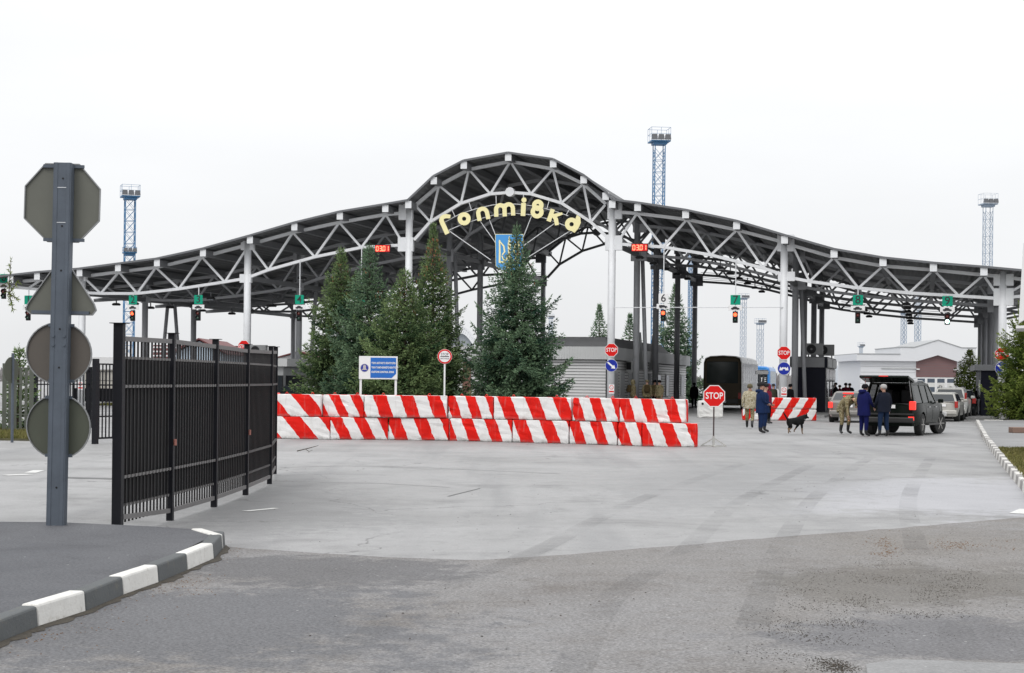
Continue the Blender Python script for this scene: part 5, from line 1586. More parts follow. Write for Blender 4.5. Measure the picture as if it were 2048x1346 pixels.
# left booth behind the panel fence
ls0, ls1 = CL(500, 760, 2.5).x, CL(573, 760, 2.5).x
lz1, lz0 = CL(573, 717, 2.5).z, CL(573, 733, 2.5).z
lb_ = thing('left_booth', 'pale grey booth with overhanging fascia just right of the panel fence end', 'booth', P0, -TH)
MB().bx(ls0, ls1 - .25, 2.6, 9.5, .1, lz0).build('body', FASC, lb_); MB().bx(ls0 - .2, ls1 + .1, 2.3, 9.7, lz0 + .002, lz1).build('fascia', FASCL, lb_, bevel=.01)
w = MB().bx(ls1 - .6, ls1 - .24, 2.56, 2.6, .95, 1.95).build('window', BLACK, lb_); MB().bx(ls1 - .55, ls1 - .3, 2.55, 2.558, 1.0, 1.9).build('pane', GLASS, w)
w = MB().bx(ls1 - .249, ls1 - .22, 3.0, 6.0, .95, 1.95).build('window', BLACK, lb_); MB().bx(ls1 - .219, ls1 - .21, 3.1, 5.9, 1.0, 1.9).build('pane', GLASS, w)
ac_unit(CL(518, 700, 3.0).x, 3.0, lz1, 'pale air conditioner above the panel fence right of the STOP sign')
isl5 = tag(MB().prism([tuple(CW(s, t_).xy) for s, t_ in ((ls0 - 1, -.9), (ls1 + .5, -.9), (ls1 + .5, T_END), (ls0 - 1, T_END))], -.05, .1, XY).build('traffic_island', M_PAVE), kind='structure')

# white terminal building on the right
D_ = 172.0
TW = pm('terminal_white_panel', (0.66, 0.67, 0.69), .5, var=.03, scale=.4)
TB = pm('terminal_brown_panel', (0.17, 0.095, 0.095), .6, var=.08, scale=.6)
def tp(px, py): q = at(px, py, D_); return (q.x, q.z)
def flat(x): return 760 + .0105 * (x - 1024)
term = thing('terminal_building', 'white low terminal building with stepped gabled parapet and brown entrance panel', 'building', (0, D_, 0))
X0, X1 = tp(1721, 760)[0], tp(1968, 760)[0]
Zp = 1.82 + (768 - 709) * D_ / F; Zs = 1.82 + (768 - 722) * D_ / F; Zh = 1.82 + (768.7 - 695.5) * D_ / F; Zg = 1.82 + (769 - 681) * D_ / F
xa, xb = tp(1798, 0)[0] - .0, tp(1949, 0)[0]
u_ = lambda px: (px - 1024) / F * D_
MB().bx(u_(1721), u_(1990), .02, 12, 0, Zs).build('wall', TW, term)
g1, g2, gm = u_(1832), u_(1913), u_(1873)
Zb = 1.82 + (769 - 710.5) * D_ / F
MB().prism([(u_(1711), Zs), (g1, Zs), (gm, Zb), (g2, Zs), (u_(2000), Zs), (u_(2000), Zp), (u_(1949), Zp), (u_(1949), Zh), (u_(1920), Zh), (gm, Zg), (u_(1826), Zh), (u_(1798), Zh), (u_(1798), Zp), (u_(1711), Zp)], -.5, 11.5, XZ).build('parapet', TW, term)
MB().prism([(u_(1711), Zp), (u_(1798), Zp), (u_(1798), Zp + .08), (u_(1711), Zp + .08)], -.56, 11.5, XZ).build('coping', FASC, term)
MB().prism([(u_(1798) - .06, Zh), (u_(1826), Zh), (gm, Zg), (u_(1920), Zh), (u_(1949) + .06, Zh), (u_(1949) + .06, Zh + .08), (u_(1920), Zh + .08), (gm, Zg + .09), (u_(1826), Zh + .08), (u_(1798) - .06, Zh + .08)], -.56, 11.5, XZ).build('coping', FASC, term)
Zw = 1.82 + (769 - 754.5) * D_ / F
MB().prism([(g1, Zw), (g2, Zw), (g2, Zs), (gm, Zb), (g1, Zs)], -.05, .1, XZ).build('entrance_panel', TB, term)
for k in range(1, 6):
    zz = Zw + (Zs - Zw) * k / 6
    MB().bx(g1 + .05, g2 - .05, -.056, -.051, zz, zz + .02).build('panel_joint', STEELD, term)
for k in range(4):
    w0 = g1 + .1 + (g2 - g1 - .1) * k / 4; w1 = w0 + (g2 - g1) / 4 - .2
    w = MB().bx(w0 - .08, w1 + .08, -.04, .015, .35, Zw - .04).build('window', WFR, term)
    MB().bx(w0 + .04, w1 - .04, -.05, -.041, .45, Zw - .15).build('pane', glassm('terminal_glass', (.05, .07, .10)), w)
    MB().bx(w0 + .04, w1 - .04, -.055, -.051, 1.55, 2.0).build('blind', pm('blind_white', (.6, .6, .58), .6), w)
for k in range(1, 7):
    zz = Zs * k / 7
    for a, b in ((u_(1721), g1 - .05), (g2 + .05, u_(1990))): MB().bx(a, b, .004, .019, zz, zz + .03).build('wall_joint', FASC, term)
MB().bx(u_(1762), g1, -.12, .0, Zw + .85, Zw + .95).build('canopy_strip', FASCL, term)
for x in (g1 + .15, g2 - .2): MB().bx(x - .15, x + .15, -.3, -.06, Zw + .75, Zw + .88).build('wall_lamp', WFR, term)
# grey curved hall roofs and red roofed buildings far behind
def far_hall(px0, px1, top, foot, depth, label, mat, white_truss=True):
    a, b = at(px0, foot, depth), at(px1, foot, depth); zt = at((px0 + px1) / 2, top, depth).z
    t = thing('far_hall', label, 'hall', (a.x, depth, 0)); w = b.x - a.x; ze = a.z + (zt - a.z) * .25
    n = 14
    arcp = [(w * k / n, ze + (zt - ze) * math.sin(math.pi * k / n)) for k in range(n + 1)]
    MB().prism([(0, 0)] + arcp + [(w, 0)], .5, 30, XZ).build('hall_body', mat, t)
    if white_truss:
        tr = MB()
        up = [(x, z + .1) for x, z in arcp]; lo = [(x, max(.5, z - (zt - ze) * .42)) for x, z in arcp]
        for k in range(n):
            tr.bar((up[k][0], 0, up[k][1]), (up[k + 1][0], 0, up[k + 1][1]), .25, .3); tr.bar((lo[k][0], 0, lo[k][1]), (lo[k + 1][0], 0, lo[k + 1][1]), .25, .25)
            tr.bar((up[k][0], 0, up[k][1]), (lo[k + 1][0], 0, lo[k + 1][1]), .15, .18); tr.bar((lo[k][0], 0, lo[k][1]), (up[k][0], 0, up[k][1]), .15, .18)
        tr.build('front_truss', STEEL, t)
    return t
HALLG = pm('hall_sheet_grey', (0.30, 0.33, 0.36), .5, var=.1, scale=.2)
far_hall(1676, 1790, 728, 790, 255, 'far grey arched hall with white lattice edge left of the white terminal', HALLG)
far_hall(893, 950, 654, 690, 260, 'far small arched roof with white lattice between the spruces', HALLG)
RROOF = pm('roof_red_metal', (0.13, 0.035, 0.035), .6, var=.15, scale=.5)
def gable_house(px0, px1, eave, ridge, depth, label, wall, roof, ln=14, name='red_roof_building'):
    a, b = at(px0, eave, depth), at(px1, eave, depth); zr = at((px0 + px1) / 2, ridge, depth).z; w = b.x - a.x
    t = thing(name, label, 'building', (a.x, depth, 0)); ze = a.z
    MB().bx(0, w, 0, ln, 0, ze).build('wall', wall, t)
    MB().prism([(0, ze + .002), (w, ze + .002), (w / 2, zr - .15)], .02, ln, XZ).build('gable', wall, t)
    ov = .5
    MB().prism([(-ov, ze - .12), (w / 2, zr), (w + ov, ze - .12), (w + ov, ze + .0), (w / 2, zr + .13), (-ov, ze + .0)], -ov, ln + ov, XZ).build('roof', roof, t)
    for k in range(5):
        x = w * (k + .5) / 5
        f = MB().bx(x - .6, x + .6, -.05, .0, ze * .35, ze * .75).build('window', WFR, t)
        MB().bx(x - .5, x + .5, -.06, -.051, ze * .38, ze * .72).build('pane', GLASS, f)
    return t
HW = pm('house_white', (0.6, 0.6, 0.6), .7, var=.05)
HB = pm('house_pale_blue', (0.42, 0.5, 0.58), .7, var=.06)
gable_house(352, 445, 706, 679, 150, 'red-roofed gabled building seen over the panel fence', HB, RROOF)
gable_house(556, 640, 716, 704, 180, 'long low building with red roof edge behind the left booth', HW, RROOF, 20)
a = at(314, 708, 165); b_ = at(473, 708, 165)
t = thing('red_roof_building', 'low building with dark red striped fascia left of the gabled one', 'building', (a.x, 165, 0))
MB().bx(0, b_.x - a.x, 0, 10, 0, 3.6).build('wall', HW, t)
zt = at(390, 694, 165).z
MB().bx(-.3, b_.x - a.x + .3, -.4, 10.3, 3.602, zt + .15).build('fascia', RROOF, t)
for k in range(3): MB().bx(-.3, b_.x - a.x + .3, -.43, -.402, 3.8 + k * .42, 3.95 + k * .42).build('fascia_band', WFR, t)
a = at(170, 714, 160); b_ = at(262, 714, 160)
t = thing('low_white_building', 'flat white building behind the barred gate on the left', 'building', (a.x, 160, 0))
MB().bx(0, b_.x - a.x, 0, 10, 0, a.z - 1.2).build('wall', pm('house_beige', (.40, .38, .34), .7), t); MB().bx(-.2, b_.x - a.x + .2, -.3, 10.2, a.z - 1.198, a.z).build('parapet', HW, t)
# corner of a kiosk roof at the right edge of the frame
kx = at(2038, 560, 40)
t = thing('kiosk', 'white boarded edge of a brown kiosk roof cut off by the right frame edge', 'kiosk', (kx.x, 40, .135), -R(17.4))
zk = lambda y: at(2040, y, 40).z - .135
k4 = 40 / F
BRW = pm('kiosk_brown_siding', (0.06, 0.045, 0.035), .6, var=.2, scale=2)
MB().prism([(.00, zk(646)), (.09, zk(486)), (.20, zk(486)), (.13, zk(640))], -.02, .6, XZ).build('barge_board', WFR, t)
MB().prism([(.131, zk(640)), (.201, zk(486)), (2.4, zk(486)), (2.4, zk(640))], .02, 2.4, XZ).build('upper_wall', BRW, t)
for k in range(14):
    z = zk(640) + .04 + k * .13
    MB().bx(.21, 2.38, .004, .019, z, z + .02).build('siding_batten', STEELD, t)
MB().bx(1.0, 2.4, .3, 2.4, -.02, zk(640) - .002).build('lower_wall', BRW, t)
MB().prism([(-.06, zk(652)), (2.4, zk(640)), (2.4, zk(640) - .1), (-.06, zk(652) - .06)], -.06, 2.4, XZ).build('eave', WFR, t)
bin_p = G(2008, 838, .135)
t = thing('white_bollard', 'short white drum bollard at the foot of the last column', 'bollard', bin_p)
MB().lathe([(.0, 0), (.24, 0), (.25, .05), (.25, .52), (.2, .58), (0, .6)], (0, 0, 0), 16).build('drum', WHITE, t, smooth=True); MB().lathe([(.262, 0), (.262, .05)], (0, 0, .3), 16).build('band', FASC, t)
# camera pole by the buses
cp = G(1519, 826); 
t = thing('camera_pole', 'slim pole with white surveillance camera in front of the blue bus', 'camera', cp)
zc = at(1519, 747, cp.y).z
MB().tube((0, 0, 0), (0, 0, zc), .06, n=8).build('pole', STEELD, t); MB().box((.12, -.05, zc + .06), (.75, .25, .22)).build('camera_housing', WHITE, t, bevel=.03); MB().lathe([(.09, 0), (.09, .02)], (-.27, -.05, zc + .06), 10, 'x').build('lens', BLACK, t)
MB().tube((.22, .0, 0), (.22, 0, zc), .05, n=8).build('pole', STEELD, t)
# ------------------------------------------------------------------ vehicles (+y is forward, origin on the ground under the rear axle)
TYRE = pm('tyre_rubber', (0.018, 0.018, 0.018), .85, var=.2)
RIM = pm('wheel_alloy', (0.42, 0.41, 0.39), .35, metal=.6, var=.1)
TAIL = emit('tail_lamp_lit', (0.9, 0.035, 0.025), 0.85)
TAILD = pm('tail_lamp_red', (0.35, 0.02, 0.015), .2)
AMB = pm('lamp_amber', (0.6, 0.2, 0.03), .25)
CHR = pm('chrome_trim', (0.6, 0.6, 0.6), .2, metal=.9)
TRIM = pm('black_trim', (0.02, 0.02, 0.02), .5, var=.2)
CGLASS = glassm('car_glass', (.008, .012, .011), .04, .86); CGLASS.node_tree.nodes['Principled BSDF'].inputs['Specular IOR Level'].default_value = .2
def paint(name, c, rough=.28): return pm(name, c, rough + (.0 if c[0] < .05 else .08), var=.04, scale=1.0, coat=.03 if c[0] < .05 else .4, dirt=.0 if c[0] < .05 else .15, dirtcol=(.10, .095, .085), spec=.07 if c[0] < .05 else .5)
def wheel(parent, x, y, r, w, turn=0.0):
    sg = 1 if x > 0 else -1
    t = MB().lathe([(r * .62, -w / 2), (r * .93, -w / 2), (r, -w / 2 + .03), (r, w / 2 - .03), (r * .93, w / 2), (r * .62, w / 2)], (0, 0, 0), 26, 'x').build('tyre', TYRE, None, smooth=False)
    t.parent = parent; t.location = (x, y, r); t.rotation_euler = (0, 0, turn)
    rm = MB().lathe([(r * .1, sg * w * .36), (r * .60, sg * w * .30), (r * .64, sg * w * .44), (r * .62, sg * w * .1)], (0, 0, 0), 26, 'x')
    for k in range(6):
        a = 2 * math.pi * k / 6
        rm.bar((sg * w * .40, 0, 0), (sg * w * .40, math.cos(a) * r * .62, math.sin(a) * r * .62), .03, r * .16, (1, 0, 0))
    rm.lathe([(r * .14, sg * w * .3), (r * .12, sg * w * .48)], (0, 0, 0), 10, 'x')
    rm.build('rim', RIM, t)
    return t
def arch(y, r, z0, n=9):        # points over a wheel from front to back
    return [(y + r * math.cos(math.pi * k / n), max(z0, r * .0 + .34 + (r) * math.sin(math.pi * k / n) - .0)) for k in range(n + 1)]
def lower_outline(top, wb, ro, fo, wr, zb):
    ar = wr + .07
    pts = list(top)                                     # rear -> front along the top
    pts += [(wb + fo, zb + .12), (wb + fo - .1, zb)]
    for yw in (wb, 0):
        pts += [(yw + ar * math.cos(a), max(zb, wr + ar * math.sin(a))) for a in [math.pi * k / 10 for k in range(11)]]
    pts += [(-ro + .1, zb), (-ro, zb + .12)]
    return pts
def shape_body(o, hw, y0, y1, zmid=.78):
    bm = bmesh.new(); bm.from_mesh(o.data)
    def cut(co, no):
        bmesh.ops.bisect_plane(bm, geom=list(bm.verts) + list(bm.edges) + list(bm.faces), plane_co=co, plane_no=no)
    for k in range(1, 16): cut((0, y0 + (y1 - y0) * k / 16, 0), (0, 1, 0))
    for z in (.45, .6, .75, .88, .98, 1.06): cut((0, 0, z), (0, 0, 1))
    for k in (-.8, -.5, 0, .5, .8): cut((hw * k, 0, 0), (1, 0, 0))
    L_ = y1 - y0
    for v in bm.verts:
        x, y, z = v.co
        e = min(y - y0, y1 - y)
        tp = .16 * max(0.0, 1 - e / (.22 * L_)) ** 2                      # plan taper to both ends
        br = .07 * ((z - zmid) / .5) ** 2 if z > zmid else .05 * ((zmid - z) / .5) ** 2      # barrelled sides
        u = x / hw
        v.co.x = x * (1 - tp - br)
        w_ = .13 * u * u * max(0.0, 1 - e / .45)
        v.co.y = y + (w_ if y - y0 < y1 - y else -w_)
    bm.to_mesh(o.data); bm.free()
    o.data.polygons.foreach_set('use_smooth', [True] * len(o.data.polygons))
    o.data.set_sharp_from_angle(angle=R(32))
def car(name, label, cat, loc, rz, W, wb, ro, fo, wr, zb, top, green, body_mat, belt, roof_z, lit=False, side_w=(), rear_w=None, hatch=None, roofrails=False, turn=0.0, lampz=(.75, .95), lampx=.2, group=None, glass=None):
    t = thing(name, label, cat, loc, rz, group)
    glass = glass or GLASS
    hw = W / 2
    MB().prism(lower_outline(top, wb, ro, fo, wr, zb), -hw, hw, YZ).build('body', body_mat, t)
    shape_body(t.children[0], hw, -ro, wb + fo)
    bv = t.children[0].modifiers.new('bevel', 'BEVEL'); bv.width = .05; bv.segments = 3; bv.limit_method = 'ANGLE'; bv.angle_limit = R(50)
    MB().bx(-hw + .12, hw - .12, -ro + .3, wb + fo - .35, zb + .02, zb + .5).build('underbody', TRIM, t)
    gw = lambda z: hw - .07 - (hw * .20) * (z - belt) / (roof_z - belt)
    g = MB()
    n = len(green)
    vl = [(-gw(z), y, z) for y, z in green]; vr = [(gw(z), y, z) for y, z in green]
    g.v = vl + vr
    for k in range(n - 1):
        if hatch and k == 0: continue
        g.f.append((k, k + 1, n + k + 1, n + k)); g.m.append(0)
    if not hatch:
        g.f.append(tuple(range(n))); g.f.append(tuple(range(2 * n - 1, n - 1, -1))); g.m += [0, 0]
        g.f.append((n - 1, 0, n, 2 * n - 1)); g.m.append(0)
    cab = g.build('cabin', body_mat, t, bevel=0 if hatch else .05)
    if hatch:
        so = cab.modifiers.new('solid', 'SOLIDIFY'); so.thickness = .05; so.offset = -1
    for poly in side_w:
        for sg in (-1, 1):
            mb = MB(); d = Vector((sg, 0, .25)).normalized()
            mb.add([(sg * (gw(z) + .008), y, z) for y, z in poly], [tuple(range(len(poly)))])
            mb.build('side_window', glass, cab)
    def cross(k0, k1, f0, f1, inset, nm):
        (y0, z0), (y1, z1) = green[k0], green[k1]
        pa = (y0 + (y1 - y0) * f0, z0 + (z1 - z0) * f0); pb = (y0 + (y1 - y0) * f1, z0 + (z1 - z0) * f1)
        nn = Vector((0, -(z1 - z0), (y1 - y0))).normalized() * .008
        if nn.y > 0 and k0 == 0: nn = -nn
        mb = MB().add([(-gw(pa[1]) + inset, pa[0] + nn.y, pa[1] + nn.z), (gw(pa[1]) - inset, pa[0] + nn.y, pa[1] + nn.z), (gw(pb[1]) - inset, pb[0] + nn.y, pb[1] + nn.z), (-gw(pb[1]) + inset, pb[0] + nn.y, pb[1] + nn.z)], [(0, 1, 2, 3)])
        return mb.build(nm, GLASS, cab)
    if not hatch: cross(0, 1, .08, .90, .09, 'rear_window')
    cross(n - 2, n - 1, .08, .95, .09, 'windscreen')
    for sx in (-1, 1):
        wheel(t, sx * (hw - .13), 0, wr, .25); wheel(t, sx * (hw - .13), wb, wr, .25, turn)
        lp = MB().box((sx * (hw - lampx / 2 - .015), -ro + .03, (lampz[0] + lampz[1]) / 2), (lampx, .12, lampz[1] - lampz[0])).build('tail_lamp', TAIL if lit else TAILD, t, bevel=.02)
        MB().box((sx * (hw + .10), wb - .55, belt + .08), (.2, .12, .15)).build('wing_mirror', body_mat, t, bevel=.03)
        for yh in (wb * .33, wb * .68): MB().box((sx * (hw + .012), yh, belt - .13), (.02, .2, .03)).build('door_handle', CHR if lit and hatch else body_mat, t)
        for ys in (wb * .17, wb * .52, wb * .9): MB().bx(sx * (hw + .002) - .002, sx * (hw + .002) + .002, ys, ys + .012, zb + .15, belt - .02).build('door_seam', TRIM, t)
        MB().box((sx * (hw - .16), wb + fo - .02, .72), (.3, .08, .16)).build('headlamp', WFR, t, bevel=.02)
    MB().box((0, -ro - .02, zb + .22), (W - .12, .12, .2)).build('bumper', body_mat if not hatch else TRIM, t, bevel=.04)
    MB().box((0, -ro - .01, (lampz[0] + lampz[1]) / 2 - .04), (.52, .02, .12)).build('number_plate', WHITE, t)
    if roofrails:
        for sx in (-1, 1): MB().path([(sx * (gw(roof_z) - .07), green[1][0] + .2, roof_z + .01), (sx * (gw(roof_z) - .07), green[1][0] + .4, roof_z + .07), (sx * (gw(roof_z) - .07), green[1][0] + 2.0, roof_z + .06), (sx * (gw(roof_z) - .07), green[1][0] + 2.25, roof_z)], [.022] * 4, 6).build('roof_rail', CHR if hatch else TRIM, t)
    return t, gw, cab
# black SUV with its tailgate raised
PB = paint('suv_black_green', (0.006, 0.009, 0.007), .2)
HEAD = R(27)
fw, rt = Vector((math.sin(HEAD), math.cos(HEAD), 0)), Vector((math.cos(HEAD), -math.sin(HEAD), 0))
wl_ = G(1837, 871)
suv, gw, cab = car('black_suv', 'large black off-road SUV with raised tailgate and people standing behind it', 'suv', wl_ - rt * .82, -HEAD, 1.97, 2.85, 1.12, .92, .39, .34,
    [(-1.12, .62), (-1.10, 1.06), (-1.02, 1.14), (2.35, 1.16), (3.45, 1.10), (3.72, .98), (3.77, .75)],
    [(-1.05, 1.14), (-.82, 1.86), (.9, 1.90), (1.75, 1.84), (2.42, 1.15)], PB, 1.14, 1.88, lit=True, hatch=True, roofrails=True, turn=-.35, lampz=(.92, 1.22), lampx=.22,)
PZ = lambda y, z: (y, z)
roofz = 1.80
for sg in (-1, 1):                                  # pillars and rails of the cabin sides, real openings between them
    for poly in ([(-1.05, 1.14), (-.82, 1.86), (-.60, 1.86), (-.72, 1.14)], [(.28, 1.14), (.24, 1.87), (.36, 1.87), (.42, 1.14)], [(1.22, 1.14), (1.2, 1.87), (1.3, 1.87), (1.34, 1.14)], [(1.75, 1.84), (2.42, 1.15), (2.28, 1.15), (1.64, 1.84)], [(-.82, 1.80), (-.82, 1.88), (1.75, 1.85), (1.75, 1.77)]):
        mb = MB()
        mb.prism(poly, 0, .05, lambda y, z, d: (sg * (gw(z) - d), y, z)); mb.build('pillar', PB, cab)
    for poly in ([(-.72, 1.16), (-.61, 1.80), (.24, 1.81), (.28, 1.16)], [(.42, 1.16), (.36, 1.81), (1.2, 1.80), (1.22, 1.16)], [(1.34, 1.16), (1.3, 1.80), (1.66, 1.78), (2.24, 1.17)]):
        MB().add([(sg * (gw(z) - .02), y, z) for y, z in poly], [tuple(range(len(poly)))]).build('side_window', CGLASS, cab)
INT = pm('car_interior', (0.02, 0.02, 0.022), .8)
MB().bx(-.85, .85, -1.0, 2.2, 1.0, 1.145).build('cabin_floor', INT, suv)
for sx in (-.42, .42): 
    MB().bx(sx - .26, sx + .26, .1, .26, 1.147, 1.62).build('rear_seat', INT, suv, bevel=.05)
    MB().bx(sx - .13, sx + .13, .12, .24, 1.63, 1.8).build('headrest', INT, suv, bevel=.04)
    MB().bx(sx - .25, sx + .25, 1.15, 1.3, 1.147, 1.55).build('front_seat', INT, suv, bevel=.05)
MB().bx(-.5, -.05, -.9, -.4, 1.147, 1.34).build('luggage', pm('bag_grey', (.2, .2, .21), .8), suv, bevel=.03)
tg = MB().prism([(-.78, 1.90), (-.95, 1.98), (-1.72, 2.12), (-1.80, 2.06), (-1.72, 2.02), (-.95, 1.87)], -.86, .86, YZ).build('tailgate', PB, suv, bevel=.02)
MB().prism([(-1.0, 1.992), (-1.0, 2.0), (-1.66, 2.12), (-1.66, 2.112)], -.70, .70, YZ).build('tailgate_glass', pm('sky_reflection_glass', (.5, .52, .54), .08, spec=.8), tg)  # pale glass colour carries a painted reflection of the sky
MB().bx(-.16, .16, -1.80, -1.77, 2.085, 2.105).build('brake_lamp', TAIL, tg)
for sx in (-1, 1): MB().tube((sx * .78, -.95, 1.30), (sx * .78, -1.3, 1.94), .015, n=6).build('gas_strut', CHR, suv)
MB().bx(-.9, .9, -1.165, -1.145, .74, .80).build('lower_tailgate_trim', TRIM, suv)
MB().box((.83, -1.17, .62), (.2, .03, .13)).build('reflector', TAIL, suv); MB().box((-.83, -1.17, .62), (.2, .03, .13)).build('reflector', TAIL, suv)
for sx in (-1, 1): MB().bx(sx * 1.0 - .06, sx * 1.0 + .06, .55, 2.25, .36, .42).build('running_board', TRIM, suv)

# grey sedan seen from behind
def place(px, py, hd, W, sx=-1): 
    h = R(hd); r = Vector((math.cos(h), -math.sin(h), 0))
    return G(px, py) - r * (sx * (W / 2 - .13)), -h
PG = paint('sedan_grey_beige', (0.20, 0.19, 0.175), .3)
p, rz = place(1664, 844, 15, 1.75)
sed, _, cb = car('grey_sedan', 'grey beige sedan with lit brake lamps queued beside the dark booth', 'car', p, rz, 1.75, 2.65, 1.0, .85, .31, .25,
    [(-1.0, .55), (-.99, .93), (-.9, 1.0), (-.35, 1.03), (2.0, .98), (3.2, .84), (3.48, .7), (3.5, .5)],
    [(-.45, 1.02), (.1, 1.40), (1.0, 1.45), (1.5, 1.40), (2.25, .98)], PG, 1.0, 1.45, lit=True, side_w=([(-.2, 1.05), (.16, 1.36), (.85, 1.39), (.85, 1.05)], [(.95, 1.05), (.95, 1.39), (1.45, 1.36), (2.0, 1.05)]), lampz=(.68, .96), lampx=.2)
MB().box((0, -.25, 1.22), (.42, .05, .06)).build('brake_lamp', TAIL, cb)
bl = MB().box((0, -.08, 1.36), (.5, .04, .06)).build('high_brake_lamp', TAIL, cb)
# silver wagon and others in the right-hand lane
PS = paint('wagon_silver', (0.40, 0.39, 0.36), .3)
p, rz = place(1914, 843, 20, 1.7, 1)
car('silver_wagon', 'silver estate car right behind the bonnet of the black SUV', 'car', p, rz, 1.70, 2.6, .9, .8, .30, .25,
    [(-.9, .55), (-.89, .88), (-.82, .95), (2.0, .95), (3.1, .82), (3.38, .68), (3.4, .5)],
    [(-.85, .95), (-.55, 1.38), (.9, 1.44), (1.4, 1.39), (2.15, .95)], PS, .95, 1.44, side_w=([(-.6, 1.0), (-.42, 1.34), (.25, 1.36), (.25, 1.0)], [(.33, 1.0), (.33, 1.36), (1.3, 1.35), (1.85, 1.0)]), lampz=(.68, 1.0), lampx=.16, roofrails=False)
PW = paint('crossover_white', (0.55, 0.55, 0.52), .3)
p, rz = place(1931, 838.5, 19, 1.8, 1)
car('white_crossover', 'taller pale crossover car just ahead of the silver estate', 'car', p, rz, 1.80, 2.65, .95, .85, .34, .3,
    [(-.95, .6), (-.94, 1.0), (-.85, 1.08), (2.1, 1.08), (3.2, .95), (3.47, .78), (3.5, .55)],
    [(-.9, 1.08), (-.55, 1.62), (.9, 1.68), (1.45, 1.62), (2.2, 1.08)], PW, 1.08, 1.68, side_w=([(-.62, 1.13), (-.4, 1.57), (.25, 1.6), (.25, 1.13)], [(.33, 1.13), (.33, 1.6), (1.3, 1.58), (1.9, 1.13)]), lampz=(.95, 1.4), lampx=.12, roofrails=True)
PK = paint('hatch_black', (0.015, 0.017, 0.018), .2)
p, rz = place(1948, 836, 17, 1.75, 1)
car('black_hatchback', 'black car between the pale crossover and the dark right booth', 'car', p, rz, 1.75, 2.6, .85, .8, .32, .28,
    [(-.85, .6), (-.84, .98), (-.76, 1.05), (2.0, 1.02), (3.1, .9), (3.38, .7), (3.4, .5)],
    [(-.8, 1.04), (-.4, 1.5), (.8, 1.55), (1.35, 1.5), (2.15, 1.02)], PK, 1.03, 1.55, side_w=([(-.5, 1.08), (-.25, 1.44), (.3, 1.47), (.3, 1.08)], [(.38, 1.08), (.38, 1.47), (1.2, 1.46), (1.85, 1.08)]), lampz=(.8, 1.1), lampx=.2)
p, rz = CW(CL(592, 800, 2).x, 2.0), -R(14)
car('dark_car', 'dark car mostly hidden behind the striped blocks beside the left booth', 'car', p, rz, 1.75, 2.6, .9, .8, .31, .26,
    [(-.9, .55), (-.89, .93), (-.8, 1.0), (2.0, .97), (3.1, .84), (3.38, .68), (3.4, .5)],
    [(-.6, 1.0), (-.1, 1.38), (.9, 1.42), (1.4, 1.38), (2.15, .97)], PK, 1.0, 1.42, lit=True, side_w=([(-.3, 1.04), (-.03, 1.33), (.6, 1.36), (.6, 1.04)], [(.7, 1.04), (.7, 1.36), (1.35, 1.33), (1.9, 1.04)]), lampz=(.7, .92))

# coaches
def coach(name, label, loc, rz, L_, W, H, cmats, rear):
    body, rear_m = cmats
    t = thing(name, label, 'bus', loc, rz, 'coaches beyond the canopy lanes')
    hw = W / 2
    sec = [(-hw, .35), (hw, .35), (hw, 1.2), (hw - .02, H - .45), (hw - .12, H - .15), (hw - .45, H - .02), (0, H + .03), (-hw + .45, H - .02), (-hw + .12, H - .15), (-hw + .02, H - .45), (-hw, 1.2)]
    n = len(sec)
    ys = [0.0, .12, .35, L_ - .3, L_]
    sc = [(.90, -.05), (.97, -.015), (1, 0), (1, 0), (.93, -.04)]
    mb = MB()
    for y, (s, dz) in zip(ys, sc): mb.v += [(x * s, y, .35 + (z - .35) * (1 + dz)) for x, z in sec]
    for k in range(len(ys) - 1):
        for i in range(n): mb.f.append((k * n + i, k * n + (i + 1) % n, (k + 1) * n + (i + 1) % n, (k + 1) * n + i)); mb.m.append(1 if k == 0 else 0)
    mb.f += [tuple(range(n)), tuple(range(len(mb.v) - 1, len(mb.v) - n - 1, -1))]; mb.m += [1, 0]
    bo = mb.build('body', [body, rear_m], t)
    for sg in (-1, 1):
        for k in range(7):
            y0 = .8 + k * (L_ - 1.6) / 7
            MB().add([(sg * (hw + .004), y0 + .04, 1.75), (sg * (hw + .004), y0 + (L_ - 1.6) / 7 - .04, 1.75), (sg * (hw - .012), y0 + (L_ - 1.6) / 7 - .04, H - .5), (sg * (hw - .012), y0 + .04, H - .5)], [(0, 1, 2, 3)]).build('side_window', rear.get('side', GLASS), bo)
        for yw in (2.6, L_ - 2.7): wheel(t, sg * (hw - .17), yw, .5, .3)
        MB().bx(sg * (hw - .14) - .1, sg * (hw - .14) + .1, -.02, .06, .75, 1.15).build('tail_lamp', TAILD, t)
        MB().bx(sg * (hw + .003) - .003, sg * (hw + .003) + .003, 3.4, L_ - 3.6, .55, 1.2).build('luggage_door', body, t)
        for x in (.55, .7): MB().lathe([(.05, 0), (.05, -.02)], (sg * x, .10, H - .16), 8, 'y').build('marker_lamp', TAILD, t)
    MB().bx(-hw * .8, hw * .8, -.012, .06, 1.75, H - .38).build('rear_window', GLASS, t, bevel=.03)
    MB().bx(-hw * .83, hw * .83, -.03, .05, .42, .75).build('bumper', TRIM, t, bevel=.03)
    MB().bx(-hw * .6, hw * .6, -.01, .05, .95, 1.55).build('engine_grille', rear.get('grille', TRIM), t)
    MB().bx(-.26, .26, -.04, -.031, .5, .62).build('number_plate', WHITE, t)
    MB().bx(-1, 1, .5, L_ - 1, .3, .36).build('underbody', TRIM, t)
    return t
BR = pm('coach_brown', (0.058, 0.043, 0.024), .45, var=.1, spec=.2)
SV = pm('coach_silver', (0.50, 0.51, 0.51), .3, metal=.3, var=.1, scale=.6)
h = R(13.5); r_ = Vector((math.cos(h), -math.sin(h), 0))
